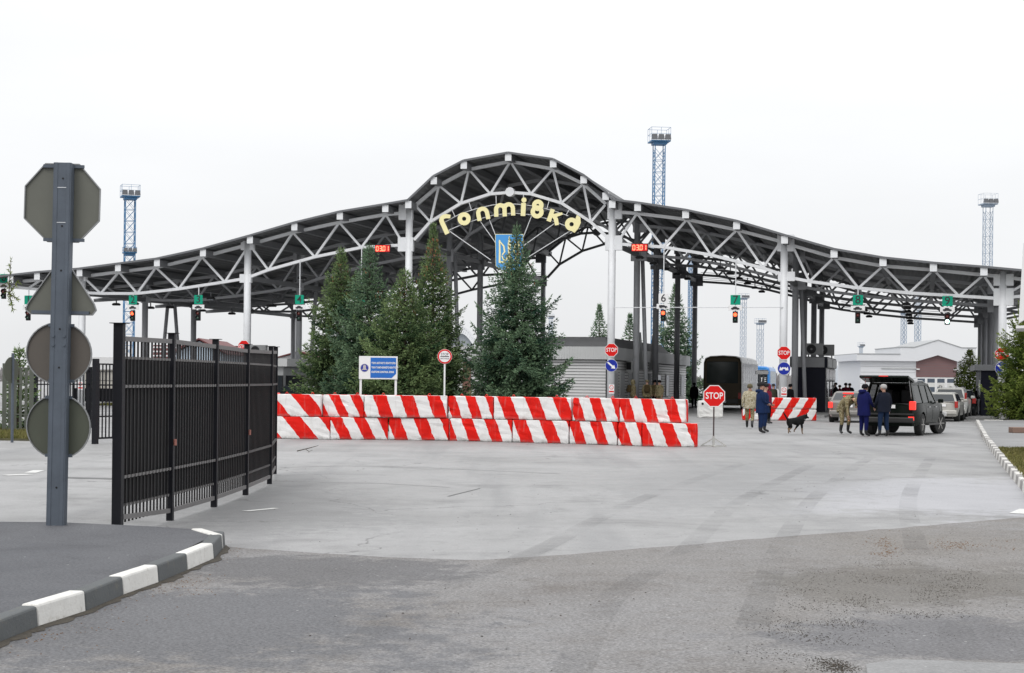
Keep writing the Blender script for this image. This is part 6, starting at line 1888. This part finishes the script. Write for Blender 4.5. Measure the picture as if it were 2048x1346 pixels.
p = (G(1407, 820) + G(1481, 821)) / 2
coach('silver_coach', 'silver coach with dark brown rear standing beyond the portable STOP sign', p, -h, 12.0, 2.55, 3.55, (SV, BR), {'side': pm('coach_side_glass', (.22, .23, .24), .12), 'grille': BR})
LB = pm('coach_blue', srgb(40, 120, 190), .35, var=.05, coat=.3)
q = at(1515, 800, 168); q.z = 0
cb2 = coach('blue_coach', 'bright blue coach partly hidden behind the silver coach', q, -R(12), 12.0, 2.5, 3.5, (LB, LB), {})
text('lettering', 'TE', .6, WHITE, cb2, (.55, -.03, 2.1), ext=.002); text('lettering', 'le', .8, WHITE, cb2, (.35, -.06, 1.3), ext=.002)
# ------------------------------------------------------------------ people and the dog
SKIN = pm('skin', (0.50, 0.28, 0.20), .5, var=.06, scale=8)
def camo_mat(name, c):
    m, n, l, p = newmat(name)
    tc = n.new('ShaderNodeTexCoord').outputs['Object']
    a = noise(n, l, tc, 7.0, 3, .5, .8)
    r = n.new('ShaderNodeValToRGB'); r.color_ramp.interpolation = 'CONSTANT'
    e = r.color_ramp.elements
    e[0].color = (*c[0], 1); e[1].position = .44; e[1].color = (*c[1], 1)
    x = e.new(.52); x.color = (*c[2], 1); x = e.new(.60); x.color = (*c[3], 1)
    l.new(a, r.inputs[0]); l.new(r.outputs[0], p.inputs['Base Color']); p.inputs['Roughness'].default_value = .9; p.inputs['Specular IOR Level'].default_value = .15
    bump(n, l, noise(n, l, tc, 6, 5, .6, .5), .8, .04, p)
    return m
CAMO = camo_mat('camo_tan', [(.26, .22, .13), (.16, .13, .065), (.33, .29, .19), (.09, .085, .04)])
CAMOL = camo_mat('camo_pale', [(.42, .38, .28), (.30, .26, .17), (.48, .44, .34), (.22, .19, .11)])
CAMOD = camo_mat('camo_dark', [(.13, .10, .05), (.08, .065, .03), (.18, .14, .075), (.05, .045, .022)])
def cloth(name, c): return pm('cloth_' + name, c, .9, var=.2, scale=6, bmp=.8, bscale=7, spec=.12)
NAVY = cloth('officer_navy', (0.011, 0.024, 0.072)); NAVY2 = cloth('hood_blue', (0.008, 0.010, 0.066)); DENIM = cloth('denim', (0.012, 0.024, 0.056)); DARKJ = cloth('quilted_dark', (0.010, 0.0125, 0.022))
BLK = cloth('black', (.008, .008, .010)); GRN = cloth('dark_green', (.05, .055, .04)); MAR = cloth('maroon', (.16, .015, .035)); BOOT = pm('boot_leather', (.012, .012, .013), .45); PACK = cloth('backpack', (.07, .05, .025))
HAIRG = pm('hair_grey', (.35, .34, .33), .7, var=.2, scale=30); HAIRD = pm('hair_dark', (.02, .016, .013), .6); FUR = pm('fur_hat', (.010, .010, .012), .95, bmp=1, bscale=80); KNIT = pm('knit_cap', (.10, .085, .045), .9, bmp=.6, bscale=60)
def skin_mesh(name, verts, edges, radii, root=0, sub=1):
    me = bpy.data.meshes.new(name); me.from_pydata([tuple(v) for v in verts], edges, [])
    o = bpy.data.objects.new(name, me); COL.objects.link(o)
    sk = o.modifiers.new('skin', 'SKIN'); sk.use_smooth_shade = True; sk.branch_smoothing = .3
    if not me.skin_vertices: me.skin_vertices.new()
    for i, r in enumerate(radii):
        me.skin_vertices[0].data[i].radius = r if isinstance(r, tuple) else (r, r)
        me.skin_vertices[0].data[i].use_root = i == root
    if sub: o.modifiers.new('sub', 'SUBSURF').levels = sub
    bpy.context.view_layer.update()
    m2 = bpy.data.meshes.new_from_object(o.evaluated_get(bpy.context.evaluated_depsgraph_get()))
    bpy.data.objects.remove(o); bpy.data.meshes.remove(me)
    m2.name = name
    return m2
BASE = dict(pelvis=(0, 0, .95), spine=(0, 0, 1.15), chest=(0, 0, 1.34), neck=(0, .01, 1.49), jaw=(0, .03, 1.565), skull=(0, .02, 1.65), crown=(0, .01, 1.72), nose=(0, .125, 1.63),
            shL=(-.19, 0, 1.42), elL=(-.25, -.02, 1.14), wrL=(-.25, .06, .92), shR=(.19, 0, 1.42), elR=(.25, -.02, 1.14), wrR=(.25, .06, .92),
            hipL=(-.10, 0, .90), knL=(-.115, .02, .50), anL=(-.12, -.01, .10), toL=(-.15, .16, .04), hipR=(.10, 0, .90), knR=(.115, .02, .50), anR=(.12, -.01, .10), toR=(.15, .16, .04))
RAD = dict(pelvis=(.15, .115), spine=(.14, .11), chest=(.165, .12), neck=.062, jaw=.07, skull=.092, crown=.062, nose=.02, sh=.075, el=.052, wr=.036, hip=.098, kn=.068, an=.052, to=.045)
EDG = [('pelvis', 'spine', 'top'), ('spine', 'chest', 'top'), ('chest', 'neck', 'top'), ('neck', 'jaw', 'skin'), ('jaw', 'skull', 'skin'), ('skull', 'crown', 'skin'), ('skull', 'nose', 'skin')]
for s in 'LR': EDG += [('chest', 'sh' + s, 'top'), ('sh' + s, 'el' + s, 'top'), ('el' + s, 'wr' + s, 'top'), ('pelvis', 'hip' + s, 'legs'), ('hip' + s, 'kn' + s, 'legs'), ('kn' + s, 'an' + s, 'legs'), ('an' + s, 'to' + s, 'boots')]
def person(label, loc, rz, pose=None, top=NAVY, legs=NAVY, boots=BOOT, skin=SKIN, gloves=None, hat=None, hair=None, hem=.80, bulk=1.1, h=1.0, boot_h=.12, hood=None, pack=False, group=None):
    J = {k: Vector(v) for k, v in BASE.items()}
    if pose: J.update({k: Vector(v) for k, v in pose.items()})
    t = thing('person', label, 'person', loc, rz, group)
    names = list(J); verts = [J[k] for k in names]; idx = {k: i for i, k in enumerate(names)}
    edges = [(idx[a], idx[b]) for a, b, _ in EDG]; regs = [(J[a], J[b], r) for a, b, r in EDG]
    def rad(k):
        r = RAD.get(k) or RAD.get(k[:-1])
        f = bulk if k[:2] in ('pe', 'sp', 'ch', 'sh', 'el', 'hi', 'kn') else 1
        return (r[0] * f, r[1] * f) if isinstance(r, tuple) else (r * f, r * f)
    radii = [rad(k) for k in names]
    for s, sg in (('L', -1), ('R', 1)):                       # hands: palm, four fingers, thumb from the side of the palm
        w, e = J['wr' + s], J['el' + s]
        d = (w - e).normalized(); side = d.cross(Vector((0, 1, 0) if abs(d.y) < .8 else (0, 0, 1))).normalized() * sg; nrm = side.cross(d).normalized()
        verts.append(w + d * .075); pi = len(verts) - 1; edges.append((idx['wr' + s], pi)); radii.append((.034, .022)); regs.append((w + d * .02, w + d * .09, 'hand'))
        for q, ln in enumerate((.062, .072, .068, .052)):
            o_ = nrm * (.028 - .018 * q)
            a = w + d * .10 + o_; b = a + d * ln * .55; c = b + (d * .6 - side * .5).normalized() * ln * .5
            verts += [a, b, c]; i = len(verts) - 3; edges += [(pi, i), (i, i + 1), (i + 1, i + 2)]; radii += [(.0095, .0095), (.009, .009), (.008, .008)]; regs.append((a, c, 'hand'))
        a = w + d * .055 + nrm * .035; b = a + (d * .7 + nrm * .6).normalized() * .04; verts += [a, b]; i = len(verts) - 2; edges += [(pi, i), (i, i + 1)]; radii += [(.011, .011), (.009, .009)]; regs.append((a, b, 'hand'))
    me = skin_mesh('body', verts, edges, radii, idx['pelvis'])
    mats = {'top': top, 'legs': legs, 'boots': boots, 'skin': skin, 'hand': gloves or skin}
    order = list(mats); 
    for k in order: me.materials.append(mats[k])
    S0 = np.array([r[0] for r in regs]); S1 = np.array([r[1] for r in regs]); dv = S1 - S0; L2 = (dv ** 2).sum(1) + 1e-9
    ctr = np.zeros(len(me.polygons) * 3); me.polygons.foreach_get('center', ctr); ctr = ctr.reshape(-1, 3)
    tt = np.clip(((ctr[:, None] - S0[None]) * dv[None]).sum(2) / L2[None], 0, 1)
    dist = np.linalg.norm(ctr[:, None] - (S0[None] + dv[None] * tt[..., None]), axis=2)
    near = dist.argmin(1)
    mi = [order.index(regs[k][2]) for k in near]
    mi = [order.index('boots') if (order[m] == 'legs' and c[2] < min(J['anL'].z, J['anR'].z) + boot_h) else m for m, c in zip(mi, ctr)]
    me.polygons.foreach_set('material_index', mi)
    o = bpy.data.objects.new('body', me); COL.objects.link(o); o.parent = t
    # jacket: a loose shell from the collar to the hem, following the spine
    sp = [J['neck'].lerp(J['chest'], .15), J['neck'].lerp(J['chest'], .45), J['chest'], J['spine'], J['pelvis']]
    dn = (J['pelvis'] - J['spine']).normalized(); kn = (J['hipL'] + J['hipR']) / 2; km = (J['knL'] + J['knR']) / 2; ld = (km - kn).normalized()
    drop = J['pelvis'].z - hem
    sp += [J['pelvis'] + (dn + ld).normalized() * drop * .55, J['pelvis'] + (dn * .4 + ld).normalized() * drop]
    rr = [(.085, .08), (.16, .10), (.205, .135), (.195, .135), (.195, .14), (.205, .15), (.208, .152)]
    mb = MB(); n = 18; rg = random.Random(hash(label) & 255)
    for i, (c, (a, b)) in enumerate(zip(sp, rr)):
        ax = (sp[min(i + 1, len(sp) - 1)] - sp[max(i - 1, 0)]).normalized()
        sx = Vector((1, 0, 0)); fy = ax.cross(sx).normalized()
        for k in range(n):
            an = 2 * math.pi * k / n
            f = bulk * (1 + rg.uniform(-.025, .025))
            mb.v.append(tuple(c + sx * a * f * math.cos(an) + fy * b * f * math.sin(an)))
    for i in range(len(sp) - 1):
        for k in range(n): mb.f.append((i * n + k, i * n + (k + 1) % n, (i + 1) * n + (k + 1) % n, (i + 1) * n + k)); mb.m.append(0)
    mb.build('jacket', top, t, smooth=True)
    sk, up = J['skull'], (J['crown'] - J['jaw']).normalized()
    fwd = (J['nose'] - J['skull']); fwd = (fwd - up * fwd.dot(up)).normalized(); sd = fwd.cross(up)
    def cap(name, mat, rx, ry, hz, base, prof, off=Vector((0, 0, 0))):
        mb = MB(); n = 16
        for r, z in prof:
            for k in range(n):
                an = 2 * math.pi * k / n
                mb.v.append(tuple(sk + off + up * (base + z * hz) + sd * rx * r * math.cos(an) + fwd * ry * r * math.sin(an)))
        m = len(prof)
        for i in range(m - 1):
            for k in range(n): mb.f.append((i * n + k, i * n + (k + 1) % n, (i + 1) * n + (k + 1) % n, (i + 1) * n + k)); mb.m.append(0)
        mb.f += [tuple(range(n)), tuple(range(m * n - 1, (m - 1) * n - 1, -1))]; mb.m += [0, 0]
        return mb.build(name, mat, t, smooth=True)
    for sg in (-1, 1):
        e = sk + fwd * .082 + sd * (.032 * sg) + up * .005
        MB().lathe([(.0, -.008), (.009, 0), (0, .008)], e, 8).build('eye', INK, t, smooth=True)
        e = sk + sd * (.095 * sg) - up * .01
        MB().lathe([(.0, -.03), (.018, -.01), (.016, .012), (0, .03)], e, 8).build('ear', skin, t, smooth=True)
    m_ = sk + fwd * .088 - up * .062
    MB().bar(m_ - sd * .022, m_ + sd * .022, .008, .007).build('mouth', pm('lips', (.32, .12, .10), .5), t)
    if hair and not hat: cap('hair', hair, .103, .108, 1, 0, [(.98, -.03), (1.03, .02), (.98, .06), (.75, .095), (.3, .112)], -fwd * .012 + up * .0)
    if hat == 'fur': cap('fur_hat', FUR, .135, .15, 1, .035, [(.85, 0), (1.0, .02), (1.03, .06), (.95, .10), (.6, .125)], -fwd * .005)
    if hat == 'knit': cap('knit_cap', KNIT, .108, .115, 1, .0, [(1, -.03), (1.03, .03), (.9, .085), (.5, .12)], -fwd * .01)
    if hat == 'camo': cap('cap', CAMO, .11, .12, 1, .02, [(1, 0), (1.03, .04), (.92, .085), (.5, .105)])
    if hat == 'black': cap('cap', BLK, .11, .12, 1, .0, [(1, -.03), (1.03, .03), (.9, .085), (.5, .12)], -fwd * .01)
    if hood == 'up': cap('hood', top, .132, .135, 1, -.13, [(1.15, -.02), (1.0, .06), (1.02, .14), (.95, .21), (.6, .26), (.2, .275)], -fwd * .035)
    if hood == 'down':
        mb = MB(); c = J['neck'] - fwd * .07
        mb.lathe([(.05, -.06), (.13, -.03), (.14, .03), (.09, .07), (.04, .05)], c, 14).build('hood', top, t, smooth=True)
    if pack:
        c = J['spine'].lerp(J['chest'], .5) - Vector((0, .24, 0))
        MB().box(tuple(c), (.34, .20, .46)).build('backpack', PACK, t, bevel=.07, seg=3)
        MB().box((c.x, c.y - .12, c.z - .08), (.24, .07, .22)).build('backpack_pocket', PACK, t, bevel=.03)
    t.scale = (h, h, h)
    return t
fz = lambda px, py: G(px, py)
def hd(deg): return -R(deg)             # heading: 0 faces away from the camera, 90 to the right, 180 towards it
# officers and soldier on the left of the dog
person('officer in navy uniform and black fur hat facing right, left of the dog', fz(1521, 867), hd(88), dict(elL=(-.23, .02, 1.15), wrL=(-.10, .22, 1.05), elR=(.23, .02, 1.15), wrR=(.08, .23, 1.05), skull=(0, .03, 1.64), nose=(0, .135, 1.60)), NAVY, NAVY, hat='fur', hem=.72, bulk=1.22, hood='down', h=1.02)
person('second officer in navy and black fur hat half hidden behind the first one', fz(1529, 864.5), hd(95), dict(elL=(-.23, .02, 1.15), wrL=(-.10, .22, 1.05), elR=(.23, .02, 1.15), wrR=(.08, .23, 1.05)), NAVY, NAVY, hat='fur', hem=.72, bulk=1.18, h=.99)
person('soldier in pale camouflage walking away, left of the officers', fz(1499, 857), hd(12), dict(knL=(-.11, .10, .50), anL=(-.11, .16, .10), toL=(-.12, .33, .06), knR=(.11, .06, .48), anR=(.11, -.20, .14), toR=(.12, -.08, .05), wrL=(-.28, -.05, .88), elL=(-.27, -.08, 1.13), wrR=(.27, .12, .9)), CAMOL, CAMO, hat='knit', hem=.82, bulk=1.2, boot_h=.22, gloves=BLK, h=1.0)
person('person in maroon hood behind the two navy officers', fz(1536, 848), hd(120), None, MAR, BLK, hood='up', bulk=1.1)
person('man in dark green jacket standing by the foot of the sign column', fz(1546, 832), hd(150), None, GRN, BLK, hair=HAIRD, bulk=1.1)
person('person in black with face turned away beside the dark booth', fz(1580, 833), hd(60), None, BLK, BLK, hat='black', bulk=1.15)
# bending soldier
bend = dict(pelvis=(0, -.12, .93), spine=(0, .05, 1.10), chest=(0, .26, 1.20), neck=(0, .42, 1.22), jaw=(0, .50, 1.20), skull=(0, .57, 1.17), crown=(0, .63, 1.16), nose=(0, .60, 1.05),
            shL=(-.19, .33, 1.21), elL=(-.24, .32, .97), wrL=(-.07, .50, .94), shR=(.19, .33, 1.21), elR=(.27, .42, .92), wrR=(.30, .52, .66),
            hipL=(-.11, -.10, .89), knL=(-.15, .02, .50), anL=(-.15, -.04, .10), toL=(-.19, .13, .04), hipR=(.11, -.10, .89), knR=(.14, .02, .50), anR=(.17, -.04, .10), toR=(.22, .12, .04))
person('soldier in tan camouflage bending forward with a flashlight beside the SUV', fz(1690, 868), hd(152), bend, CAMO, CAMO, hat='camo', hem=.78, bulk=1.2, boot_h=.24, h=1.04)
person('man in bright blue hooded coverall standing at the left rear corner of the SUV', fz(1727, 873), hd(60), dict(skull=(0, .06, 1.62), nose=(0, .16, 1.57), jaw=(0, .05, 1.55), crown=(0, .05, 1.70), elR=(.24, .08, 1.14), wrR=(.18, .25, 1.0)), NAVY2, NAVY2, hat='black', hem=.70, bulk=1.22, hood='down', h=1.04)
person('grey-haired man in dark quilted jacket and jeans behind the open tailgate', fz(1767, 874), hd(-22), dict(skull=(-.01, .03, 1.65), nose=(-.06, .125, 1.62), knL=(-.13, .02, .5), anL=(-.17, -.02, .1), toL=(-.23, .13, .04), knR=(.12, .02, .5), anR=(.16, 0, .1), toR=(.2, .16, .04), elL=(-.26, .06, 1.15), wrL=(-.2, .22, .98), elR=(.25, -.03, 1.13), wrR=(.24, .03, .88)), DARKJ, DENIM, hair=HAIRG, hem=.84, bulk=1.18, h=1.03)
# soldiers by the pavilion porch
def cpos(px, t_): return CW(CL(px, 790, t_).x, t_, .14)
person('hooded soldier with large backpack facing right beside the pavilion', cpos(1266, 6.6), hd(80), None, CAMO, CAMO, hood='up', pack=True, bulk=1.2)
person('soldier seen from behind with brown backpack under the pointed porches', cpos(1294, 7.0), hd(5), None, CAMO, CAMOD, hat='camo', pack=True, bulk=1.3)
person('soldier with bare face looking left beside the rear column of the pavilion', cpos(1319, 7.2), hd(-140), None, CAMO, CAMO, hat='black', bulk=1.2)
person('soldier in the dark half hidden between two other soldiers at the porch', cpos(1309, 9.5), hd(150), None, CAMOD, BLK, hat='black', bulk=1.1)
person('figure all in black walking past the last column left of the coach', fz(1388, 817), hd(190), dict(knL=(-.11, .1, .5), anL=(-.11, .12, .1), toL=(-.12, .3, .05), anR=(.11, -.15, .12), toR=(.12, .02, .05)), BLK, BLK, hat='black', skin=BLK, bulk=1.2, hem=.7)
person('person in maroon jacket standing beyond the grey sedan roof', fz(1691, 824), hd(30), None, MAR, BLK, hair=HAIRD, h=1.06)
person('person in dark red beyond the grey sedan, nearest to the booth', fz(1679, 822), hd(10), None, MAR, BLK, hair=HAIRD, h=.98)
person('person in dark clothes at the right of the two beyond the sedan', fz(1699, 823), hd(0), None, BLK, BLK, hair=HAIRD, h=1.05)
person('person in black standing by the narrow right booth', fz(1956, 832), hd(200), None, BLK, BLK, hat='black', skin=BLK, bulk=1.15)
person('person in dark clothes leaning at the service window of the dark booth', CW(bs1 + .35, 14.5, .12), hd(-70), None, BLK, BLK, hair=HAIRD)
# dog
dv = [(-.34, 0, .56), (-.1, 0, .55), (.16, 0, .52), (.34, 0, .56), (.48, 0, .70), (.60, 0, .72), (.74, 0, .66),            # hips, loin, chest, shoulder, neck, skull, muzzle
      (-.42, 0, .62), (-.56, 0, .78), (-.66, 0, .92),                                                                     # tail
      (-.34, -.08, .42), (-.28, -.09, .30), (-.42, -.09, .20), (-.46, -.09, .09), (-.42, -.09, .06),                        # hind near
      (-.32, .08, .44), (-.22, .09, .32), (-.30, .09, .22), (-.20, .09, .12), (-.15, .09, .10),                             # hind far
      (.28, -.08, .42), (.30, -.085, .24), (.30, -.085, .08), (.35, -.085, .025),                                         # fore near (on the ground)
      (.26, .08, .42), (.14, .085, .28), (.02, .085, .15), (.05, .085, .10),                                              # fore far (folded)
      (.57, -.05, .80), (.57, .05, .80), (.66, 0, .69)]
de = [(0, 1), (1, 2), (2, 3), (3, 4), (4, 5), (5, 30), (30, 6), (0, 7), (7, 8), (8, 9), (0, 10), (10, 11), (11, 12), (12, 13), (13, 14), (0, 15), (15, 16), (16, 17), (17, 18), (18, 19), (3, 20), (20, 21), (21, 22), (22, 23), (3, 24), (24, 25), (25, 26), (26, 27), (5, 28), (5, 29)]
dr = [.15, .15, .18, .15, .10, .088, .036, .04, .032, .018, .075, .05, .03, .022, .024, .075, .05, .03, .022, .024, .065, .038, .024, .026, .065, .038, .024, .024, .018, .018, .048]
dog = thing('dog', 'black dog running to the right across the road with tail raised', 'dog', G(1604, 869.5) + Vector((-.22, .14, 0)), R(34)); dog.scale = (.88, .88, .88)
dm = skin_mesh('body', dv, de, dr, 2, 2)
DOGF = pm('dog_fur_black', (.006, .0065, .007), .8, var=.3, scale=8, bmp=.8, bscale=60, spec=.2); DOGT = pm('dog_fur_tan', (.16, .10, .055), .8)
dm.materials.append(DOGF); dm.materials.append(DOGT)
dm.polygons.foreach_set('material_index', [1 if (p.center.z < .26) else 0 for p in dm.polygons])
o = bpy.data.objects.new('body', dm); COL.objects.link(o); o.parent = dog
for sy in (-1, 1):
    MB().add([(.53, sy * .03, .77), (.60, sy * .075, .77), (.57, sy * .06, .88), (.56, sy * .04, .77)], [(0, 1, 2), (1, 3, 2), (0, 2, 3), (0, 3, 1)]).build('ear', DOGF, dog)
    MB().lathe([(0, -.008), (.01, 0), (0, .008)], (.66, sy * .045, .735), 8).build('eye', INK, dog)
MB().tube((.40, -.0, .58), (.44, 0, .66), .118, .098, 14).build('collar', pm('collar_grey', (.12, .12, .13), .6), dog)
# flashlight in the bending soldier's hand
for o in [x for x in bpy.data.objects if x.get('label', '').startswith('soldier in tan camouflage bending')]:
    w = o.matrix_basis @ (Vector(bend['wrR']) + Vector((.01, .05, -.10)))
    tl = thing('flashlight', 'small flashlight held low by the bending soldier', 'flashlight', w)
    MB().tube((0, 0, -.06), (0, 0, .08), .018, .016, 8).build('barrel', BLACK, tl); MB().tube((0, 0, -.10), (0, 0, -.061), .028, .02, 10).build('head', pm('torch_orange', (.5, .2, .1), .5), tl)
